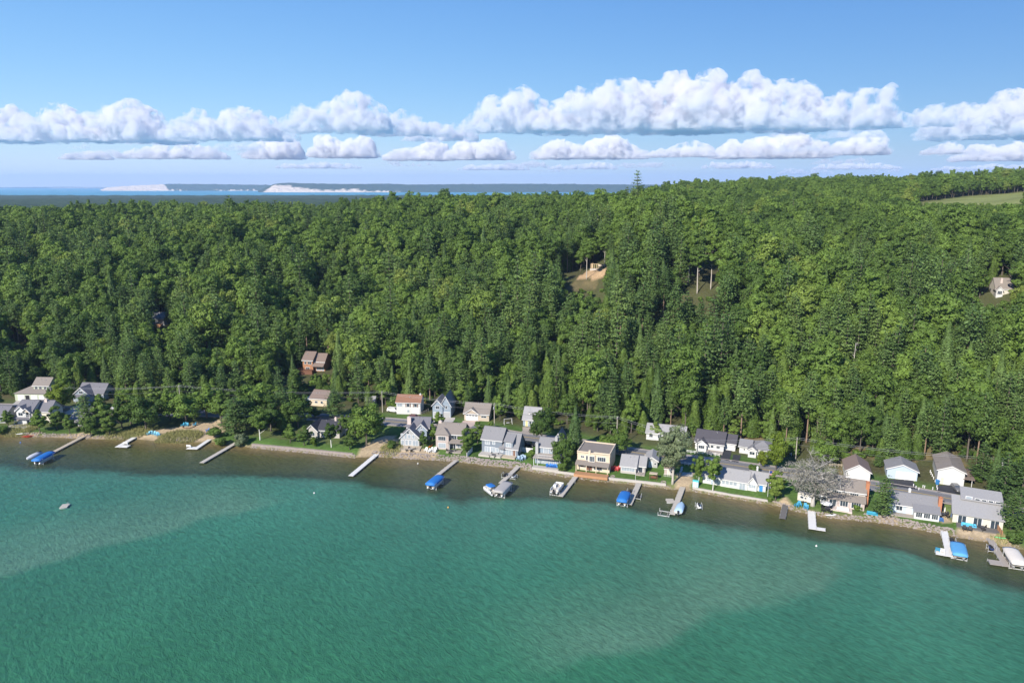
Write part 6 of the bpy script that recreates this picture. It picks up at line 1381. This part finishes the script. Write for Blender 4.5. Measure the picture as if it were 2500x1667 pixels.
railfence((1677, 1105), (1756, 1114), 'white two rail fence before the white house with charcoal roof', 8); railfence((1672, 1135), (1689, 1138), 'short white rail fence beside the birches', 2); railfence((1270, 1102), (1300, 1106), 'solid white panel fence beside the slate blue house', 4, hh=1.7, panel=True); railfence((1140, 1116), (1153, 1102), 'short white panel fence by the dense round cedar', 3, hh=1.5, panel=True); railfence((1861, 1196), (1880, 1192), 'white panel fence beside the cottage with blue door', 2, hh=1.8, panel=True); railfence((1030, 1012), (1046, 1004), 'grey rail fence beside the white house with rust roof', 3, WOOD); railfence((2428, 1285), (2446, 1310), 'orange brown board fence beside the clerestory house', 4, WOODO, 1.6, True); railfence((2024, 1138), (2062, 1139), 'pale low fence left of the white garage with brown roof', 5, WOODT, .8)
railfence((1923, 1108), (1932, 1112), 'bit of white fence behind the tall bright maple', 1, hh=1.0)

# ---------------------------------------------------------------- cars
TYRE = mat('tyre', (.015, .015, .016), .8, .2); RIM = mat('rim', (.4, .4, .42), .35, .1, 2, .7)
def car(px, py, yaw, col, label, van=False, L_=4.5):
    p = P(px, py); e = empty('parked_car', p, yaw, label, 'car', None); pm = mat('paint_' + col, {'white': (.72, .71, .68), 'maroon': (.10, .02, .02), 'black': (.02, .02, .024), 'grey': (.11, .11, .115), 'silver': (.45, .45, .46)}[col], .25, .06, 1, .1, 0, .6)
    hw = .9; hr = 1.85 if van else 1.55
    prof = [(-.5, .35), (-.5, .85), (-.49, 1.0), (-.42, hr - .05) if van else (-.40, hr - .05), (.08 if not van else .2, hr), (.24 if not van else .34, 1.0), (.46, .88), (.5, .7), (.5, .35)]
    MB().loft([[(u * L_, y * (1 if z < 1.05 else .86), z) for u, z in prof] for y in (-hw, -hw * .92, hw * .92, hw)]).build('body', pm, e)
    zg = 1.05; xb, xf = -.45 * L_, (.22 if not van else .33) * L_
    MB().extr([(xb * .9, zg), (xf * .95, zg), ((.09 if not van else .2) * L_, hr - .14), (-.37 * L_, hr - .14)], -hw * .9, hw * .9, 'y').build('side_window', GLASS, e)
    MB().add([(xf + .02, -.7, 1.04), (xf + .02, .7, 1.04), ((.09 if not van else .205) * L_ + .05, .64, hr - .06), ((.09 if not van else .205) * L_ + .05, -.64, hr - .06)], [(0, 1, 2, 3)]).build('windscreen', GLASS, e)
    MB().add([(-.495 * L_, -.65, 1.05), (-.495 * L_, .65, 1.05), (-.428 * L_, .6, hr - .1), (-.428 * L_, -.6, hr - .1)], [(0, 3, 2, 1)]).build('rear_window', GLASS, e)
    for x in (-.31 * L_, .31 * L_):
        for y in (-hw + .08, hw - .08):
            w_ = MB().extr([(x + .34 * math.cos(a), .34 + .34 * math.sin(a)) for a in [i * math.pi / 7 for i in range(14)]], y - .12, y + .12, 'y').build('wheel', TYRE, e); MB().extr([(x + .19 * math.cos(a), .34 + .19 * math.sin(a)) for a in [i * math.pi / 5 for i in range(10)]], y - .13, y + .13, 'y').build('rim', RIM, w_)
    for y in (-.62, .62):
        MB().box(L_ * .475, L_ * .505, y - .16, y + .16, .68, .82).build('headlight', TRIM, e); MB().box(-L_ * .505, -L_ * .48, y - .14, y + .14, .78, .95).build('tail_light', mat('tail_light', (.35, .02, .02), .3, .1), e)
car(960, 1005, -.35, 'white', 'white van parked beside the white house with rust roof', True, 4.8); car(1013, 1021, -.3, 'maroon', 'dark maroon car below the white house with rust roof'); car(1278, 1086, -.2, 'black', 'black car behind the white panel fence'); car(1291, 1088, -.2, 'black', 'dark car next to the black car behind the white panel fence'); car(2335, 1196, -1.75, 'grey', 'dark grey car on the drive of the tall white garage', False, 4.7); car(281, 996, -1.2, 'white', 'white car half hidden among the left yard trees'); car(1800, 1158, -.25, 'black', 'dark car parked behind the white cottage with blue door'); car(1735, 1132, -.2, 'silver', 'silver car at the roadside behind the birches')

# ---------------------------------------------------------------- poles, wires, flag
POLEM = mat('pole_wood', (.42, .37, .31), .9, .15, 2); WIREM = mat('wire', (.10, .10, .10), .6, .1)
PL = [(128, 986, 944, 'by the sage green house'), (443, 1008, 940, 'above the round beach trees'), (934, 1006, 955, 'at the road bend near the dark tree'), (1207, 1045, 984, 'with a transformer beside the clipped shrub'), (1505, 1092, 1016, 'above the trees behind the grey cottage'), (1701, 1126, 1078, 'at the white rail fence'), (1942, 1122, 1067, 'behind the tall bright maple'), (2441, 1176, 1131, 'in front of the white pines')]
tops = []
for px, py, top, lab in PL:
    p = P(px, py); dep = project(p.x, p.y, p.z)[2]; hh = (py - top) * dep / FPX * 1.03; hh = max(hh, 7.5)
    yaw = tangent(p.x, 30, road_y); e = empty('power_pole', p, yaw, 'wooden power pole ' + lab, 'power pole'); MB().tube([(0, 0, -1), (0, 0, hh)], [.17, .12], 7).build('pole', POLEM, e)
    MB().box(-.06, .06, -1.0, 1.0, hh - .55, hh - .42).build('crossarm', POLEM, e)
    for y in (-.85, 0, .85): MB().tube([(0, y, hh - .42 if y else hh), (0, y, hh - .22 if y else hh + .18)], .05, 5).build('insulator', STEEL, e)
    if 'transformer' in lab or 'white pines' in lab: MB().tube([(0, -.4, hh - 2.1), (0, -.4, hh - 1.1)], .28, 8).build('transformer', STEEL, e)
    tops.append((p, hh, yaw)); HOUSE_XY.append((p.x, p.y, .6))
for i in range(len(tops) - 1):
    (p0, h0, y0), (p1, h1, y1) = tops[i], tops[i + 1]; mb = MB(); e = None
    for k, (off, dz) in enumerate(((-.85, -.2), (.85, -.2), (0, -2.3))):
        a = Vector((p0.x - math.sin(y0) * off, p0.y + math.cos(y0) * off, p0.z + h0 + dz)); b_ = Vector((p1.x - math.sin(y1) * off, p1.y + math.cos(y1) * off, p1.z + h1 + dz)); n = 18; sag = (b_ - a).length * .018
        pts = [a.lerp(b_, j / n) - Vector((0, 0, sag * 4 * (j / n) * (1 - j / n))) for j in range(n + 1)]
        if k == 0: e = empty('power_line', p0, 0, 'sagging wires running on from the pole %s' % PL[i][3], 'power line')
        MB().tube([q - p0 for q in pts], .022 if k < 2 else .04, 4).build('wire', WIREM if k == 2 else STEEL, e)
p = P(1874, 1212); e = empty('flagpole', p, 0, 'white flagpole with a red and white striped flag', 'flagpole'); MB().tube([(0, 0, -.3), (0, 0, 8.2)], [.06, .04], 7).build('pole', TRIM, e)
fl = empty('flag', (0, 0, 0)); COL.objects.unlink(fl); bpy.data.objects.remove(fl)
for i in range(7):
    rows = [[(.06 + 1.9 * k / 6, .12 * math.sin(k * 1.3) + y, 7.9 - i * .17 - .05 * k / 6 * 3 - zz) for y, zz in ((-.01, 0), (.01, 0), (.01, .165), (-.01, .165))] for k in range(7)]
    MB().loft(rows).build('flag_stripe', mat('flag_red', (.45, .05, .06), .7, .1) if i % 2 == 0 else TRIM, e)
MB().box(.06, .85, -.02, .18, 7.2, 7.88).build('flag_canton', mat('flag_blue', (.03, .06, .25), .7, .1), e)
p = P(1551, 1176); e = empty('flagpole', p, 0, 'bare slim white pole before the grey shingled cottage', 'flagpole'); MB().tube([(0, 0, -.3), (0, 0, 6.2)], [.06, .035], 6).build('pole', TRIM, e); MB().tube([(0, 0, 6.2), (0, 0, 6.32)], .08, 6).build('finial', TRIM, e)

# ---------------------------------------------------------------- the wood on the hill
NICK = [(75, 'behind the sage green house'), (205, 'behind the blue-grey gable house'), (420, 'above the sand beach'), (600, 'behind the white pine lawn'), (765, 'around the brown hillside cabin'), (905, 'by the small roadside shed'), (997, 'behind the rust roofed white house'), (1079, 'behind the slate garage house'), (1163, 'behind the tan garage'),
        (1295, 'behind the dormer cottage'), (1440, 'above the beige flat roofed house'), (1540, 'above the grey shingled cottage'), (1625, 'behind the cottage under the poplar'), (1735, 'behind the charcoal roofed white house'), (1845, 'behind the hip roofed cottage'), (1960, 'behind the bare grey tree'), (2094, 'behind the brown roofed garage'), (2200, 'behind the pale blue garage'), (2318, 'behind the tall white garage'), (2440, 'behind the trash bins')]
def wood():
    R = np.random.default_rng(5)
    pts = []
    step = 5.6
    xs_ = np.arange(-1050, 1150, step)
    ys_ = np.arange(180, 1750, step)
    X, Y = np.meshgrid(xs_, ys_)
    X = (X + R.uniform(-.46, .46, X.shape) * step).ravel(); Y = (Y + R.uniform(-.46, .46, Y.shape) * step).ravel()
    Z = terrain(X, Y); T = Y - (road_y(X) + 10)
    thin = R.random(len(X))
    far = np.hypot(X, Y)
    keep = (np.abs(X) < Y * .80 + 30) & (T > 3) & (thin < np.where(T < 260, .88, .86))
    u = X / Y; rt = np.interp(u, [-.75, -.2, .1, .28, .65], [430, 520, 590, 720, 900])
    keep &= T < rt + 160
    X, Y, Z, T = X[keep], Y[keep], Z[keep], T[keep]
    px, py, dep = project(X, Y, Z)
    # open ground kept clear
    for poly in CLEAR: 
        k = ~(inpoly(px, py, poly) & ((Y < FIELD_Y) if poly is FIELD else True)); X, Y, Z, T, px, py, dep = (a[k] for a in (X, Y, Z, T, px, py, dep))
    # gaps, and a denser understorey at the foot of the hill
    k = (fbm(X / 17, Y / 17, 91, 2) < .60) | (T < 60)
    X, Y, Z, T, px, py, dep = (a[k] for a in (X, Y, Z, T, px, py, dep)); n0 = len(X)
    st2 = 4.2; XX_, YY_ = np.meshgrid(np.arange(-330, 260, st2), np.arange(180, 420, st2))
    XX_ = (XX_ + R.uniform(-.48, .48, XX_.shape) * st2).ravel(); YY_ = (YY_ + R.uniform(-.48, .48, YY_.shape) * st2).ravel(); ZZ_ = terrain(XX_, YY_); TT_ = YY_ - (road_y(XX_) + 10)
    qx, qy, qd = project(XX_, YY_, ZZ_); sdd = (YY_ - shore_y(XX_)) * .96
    k = ((TT_ > 6) & (TT_ < 75) & (R.random(len(XX_)) < .62)) | (((qx < 880) | (qx > 2505)) & (sdd > 11) & (TT_ <= 6) & (np.abs(TT_ + 10) > 6.5) & (R.random(len(XX_)) < .40))
    k &= np.abs(XX_) < YY_ * .8 + 30
    for poly in CLEAR + SAND: k &= ~inpoly(qx, qy, poly)
    X, Y, Z, T, px, py, dep = (np.concatenate([a, b_[k]]) for a, b_ in ((X, XX_), (Y, YY_), (Z, ZZ_), (T, TT_), (px, qx), (py, qy), (dep, qd)))
    n = len(X)
    # kinds
    pat = fbm(X / 60, Y / 60, 51, 3); pat2 = fbm(X / 35, Y / 35, 61, 3); r1 = R.random(n); r2 = R.random(n)
    conf = np.interp(T, [0, 40, 110, 200, 330], [.50, .60, .58, .30, .06]) * np.interp(px, [0, 600, 900, 1300, 2500], [.5, .5, .9, 1.15, 1.15])
    conf = np.clip(conf + (pat - .47) * 1.1, 0.02, .92) * np.interp(T, [0, 260, 400], [1, 1, .25])
    isc = (r1 < conf) & (T < 400)
    ced = np.interp(T, [0, 35, 80, 120], [.75, .6, .25, .05]) * np.interp(px, [0, 900, 1100, 1300, 2000, 2200], [.3, .3, .6, 1, 1, .35])
    red = np.interp(px, [0, 150, 330, 500, 900, 1100, 1700, 2100], [.3, .5, .5, .25, .1, .5, .5, .25])
    kinds = []
    H = np.zeros(n); Wd = np.zeros(n)
    names = []; under = np.arange(n) >= n0
    for i in range(n):
        if under[i] and R.random() < (.72 if T[i] > 6 else .3): k = ('shrub0', 'shrub1', 'cedar1', 'yard1', 'shrub0')[R.integers(5)]
        elif under[i] and T[i] <= 6: k = ('yard0', 'yard1', 'cedar1', 'yard1', 'pine2')[R.integers(5)]
        elif isc[i]:
            if r2[i] < ced[i]: k = 'cedar%d' % R.integers(3) if R.random() < .7 else 'oval'
            elif R.random() < red[i]: k = 'redpine%d' % R.integers(2)
            elif R.random() < .28: k = 'spruce'
            else: k = 'pine%d' % R.integers(3)
        else:
            k = 'broadleaf%d' % R.integers(6)
            if T[i] < 35 and R.random() < np.interp(T[i], [0, 12, 35], [.85, .5, .3]): k = ('shrub0', 'shrub1')[R.integers(2)]
            elif R.random() < .006: k = 'snag'
            elif R.random() < .004: k = 'maple'
        names.append(k)
    sc = np.clip(np.exp(R.normal(0, .20, n)), .6, 1.5) * np.interp(T, [0, 12, 40, 80], [.72, .92, 1.14, 1.2]) * np.interp(T, [130, 420], [1, .76])
    sc *= np.array([.93 if nm.startswith('broad') else .95 for nm in names])
    sc = np.where([nm.startswith('shrub') for nm in names], R.uniform(.8, 1.7, n), sc)
    sc = np.where(under & (T > 6), sc * R.uniform(.7, 1.0, n), sc); sc = np.where(under & (T <= 6) & ~np.array([nm.startswith('shrub') for nm in names]), R.uniform(.75, 1.2, n), sc)
    sc = np.where([nm.startswith('yard') for nm in names], sc * .9, sc)
    # what must stay in sight: pixel box and its depth
    top_ = np.array([KIND[nm]['H'] for nm in names]) * sc; wd_ = np.array([KIND[nm]['W'] for nm in names]) * sc
    tx, ty, _ = project(X, Y, Z + top_); hw = wd_ * .5 * FPX / dep
    ok = np.ones(n, bool)
    for (x0, y0, x1, y1, dd) in KEEP:
        hit = (tx + hw * .8 > x0) & (tx - hw * .8 < x1) & (ty < y1) & (py > y0) & (dep < dd + 3)
        low = hit & (dep < dd - 5) & (T > 14)
        for i in np.nonzero(low)[0]:
            if names[i].startswith('shrub') is False: names[i] = ('shrub0', 'shrub1')[i % 2]; sc[i] = .9 + .7 * ((i * 37) % 100) / 100; top_[i] = KIND[names[i]]['H'] * sc[i]; wd_[i] = KIND[names[i]]['W'] * sc[i]
        _, ty2, _ = project(X, Y, Z + top_); hit &= ~(low & (ty2 > y1 - 3)); hw = wd_ * .5 * FPX / dep; ty = ty2
        ok &= ~hit
    for (hx, hy, hr) in HOUSE_XY:
        ok &= np.hypot(X - hx, Y - hy) > hr + wd_ * .22
    for (hx, hy, hr) in YARD_XY:
        ok &= np.hypot(X - hx, Y - hy) > hr * .7 + wd_ * .2
    idx = np.nonzero(ok)[0]
    rot = R.uniform(0, 6.283, n)
    inview = (px > -20) & (px < 2520)
    cand = [i for i in idx if inview[i]]
    cand.sort(key=lambda i: -(top_[i] / dep[i]) * (1.0 if T[i] < 70 else .55))
    single = {'broad': 110, 'pine': 70, 'redpi': 30, 'cedar': 80, 'shrub': 60, 'spruc': 30, 'snag': 10, 'maple': 10, 'yard0': 30, 'oval': 30, 'yard1': 60}
    used = set()
    LAB = {'broad': ('deciduous_tree', 'full green broadleaf tree in the wood edge', 'broadleaf trees at the edge of the wood'),
           'pine': ('pine_tree', 'layered white pine in the lower wood', 'white pines at the edge of the wood'),
           'redpi': ('red_pine', 'bare trunked red pine in the lower wood', 'red pines in the lower wood'),
           'cedar': ('cedar_tree', 'dense upright cedar at the hill foot', 'cedars at the foot of the hill'),
           'shrub': ('shrub', 'wild shrub on the hill foot bank', 'shrubs along the foot of the hill'),
           'spruc': ('spruce_tree', 'pointed dark spruce in the wood', 'spruces in the lower wood'),
           'snag': ('bare_tree', 'bare grey dead tree standing in the wood', 'dead trees in the wood'),
           'oval': ('cedar_tree', 'broad oval cedar at the hill foot', 'oval cedars'), 'yard0': ('tree', 'round leafy tree among the left lakeside yards', 'leafy trees among the yards'), 'yard1': ('tree', 'young leafy tree on the hill foot', 'young trees at the foot of the hill'),
           'maple': ('maple_tree', 'bright yellow-green maple in the wood', 'bright maples in the wood')}
    for i in cand:
        k = names[i][:5]
        k = 'pine' if k.startswith('pine') else k
        if single.get(k, 0) <= 0: continue
        single[k] -= 1; used.add(i)
        nm, lab, grp = LAB[k]
        nick = min(NICK, key=lambda q: abs(q[0] - px[i]))[1]
        lab = lab + ' ' + nick; grp = grp + ' ' + nick
        tree(names[i], (X[i], Y[i], Z[i] - .15), sc[i], rot=rot[i], name=nm, label=lab, cat='shrub' if k == 'shrub' else 'tree', group=grp)
    rest = np.array([i for i in idx if i not in used])
    # one mass: the rest of the wood
    keys = sorted(set(names)); kc = bpy.data.collections.new('wood_kinds')
    for q_, k in enumerate(keys):
        o = bpy.data.objects.new('k%02d' % q_, KIND[k]['join']); kc.objects.link(o)
    me = bpy.data.meshes.new('wood'); me.vertices.add(len(rest))
    me.vertices.foreach_set('co', np.stack([X[rest], Y[rest], Z[rest] - .15], 1).astype(np.float32).ravel())
    for nm, ty_, arr in (('kind', 'INT', np.array([keys.index(names[i]) for i in rest], np.int32)), ('size', 'FLOAT', sc[rest].astype(np.float32)), ('turn', 'FLOAT', rot[rest].astype(np.float32))):
        a = me.attributes.new(nm, ty_, 'POINT'); a.data.foreach_set('value', arr)
    wo = tag(link_mesh('wood', me), 'dense mixed green wood covering the hillside up to the ridge', 'wood', kind='stuff')
    ng = bpy.data.node_groups.new('wood', 'GeometryNodeTree')
    ng.interface.new_socket('Geometry', in_out='INPUT', socket_type='NodeSocketGeometry'); ng.interface.new_socket('Geometry', in_out='OUTPUT', socket_type='NodeSocketGeometry')
    N_ = ng.nodes; L_ = ng.links
    gi = N_.new('NodeGroupInput'); go = N_.new('NodeGroupOutput'); iop = N_.new('GeometryNodeInstanceOnPoints'); ci = N_.new('GeometryNodeCollectionInfo')
    ci.inputs['Collection'].default_value = kc; ci.inputs['Separate Children'].default_value = True; ci.inputs['Reset Children'].default_value = True
    def att(nm, t):
        a = N_.new('GeometryNodeInputNamedAttribute'); a.data_type = t; a.inputs['Name'].default_value = nm; return a
    ak, asz, atn = att('kind', 'INT'), att('size', 'FLOAT'), att('turn', 'FLOAT')
    cx = N_.new('ShaderNodeCombineXYZ'); L_.new(atn.outputs['Attribute'], cx.inputs['Z'])
    iop.inputs['Pick Instance'].default_value = True
    mp = N_.new('GeometryNodeMeshToPoints')
    L_.new(gi.outputs[0], mp.inputs['Mesh']); L_.new(mp.outputs['Points'], iop.inputs['Points']); L_.new(ci.outputs[0], iop.inputs['Instance'])
    L_.new(ak.outputs['Attribute'], iop.inputs['Instance Index']); L_.new(asz.outputs['Attribute'], iop.inputs['Scale'])
    er = N_.new('FunctionNodeEulerToRotation'); L_.new(cx.outputs[0], er.inputs[0]); L_.new(er.outputs[0], iop.inputs['Rotation'])
    L_.new(iop.outputs[0], go.inputs[0])
    md = wo.modifiers.new('wood', 'NODES'); md.node_group = ng
    print('wood:', len(rest), 'mass', len(used), 'single')
CLEAR = [CLEARSAND, CLEARSLOPE, [(15, 825), (60, 825), (62, 850), (15, 850)], FIELD]
FIELD_Y = max(P(2440, 473).y, P(2480, 474).y) + 12; print('field', FIELD_Y)
KEEP += [(1682, 672, 1738, 706, P(1700, 712).y), (2250, 474, 2500, 496, P(2400, 488).y), (1424, 620, 1440, 684, P(1432, 682).y), (28, 790, 52, 834, P(40, 834).y)]; KEEP = globals().get('KEEP', []); HOUSE_XY = globals().get('HOUSE_XY', [])
wood()

# ---------------------------------------------------------------- the air
hm = bpy.data.materials.new('haze'); hm.use_nodes = True
N = hm.node_tree.nodes; L = hm.node_tree.links
for n in list(N): N.remove(n)
o_ = N.new('ShaderNodeOutputMaterial'); pv = N.new('ShaderNodeVolumePrincipled')
pv.inputs['Color'].default_value = (.52, .69, 1.0, 1); pv.inputs['Density'].default_value = 5.2e-5; pv.inputs['Anisotropy'].default_value = 0.0
L.new(pv.outputs[0], o_.inputs['Volume'])
hb = MB().box(-26000, 26000, -3500, 26500, -30, 420).build('haze', hm)
tag(hb, 'thin bluish summer haze over lake and hills', kind='stuff')
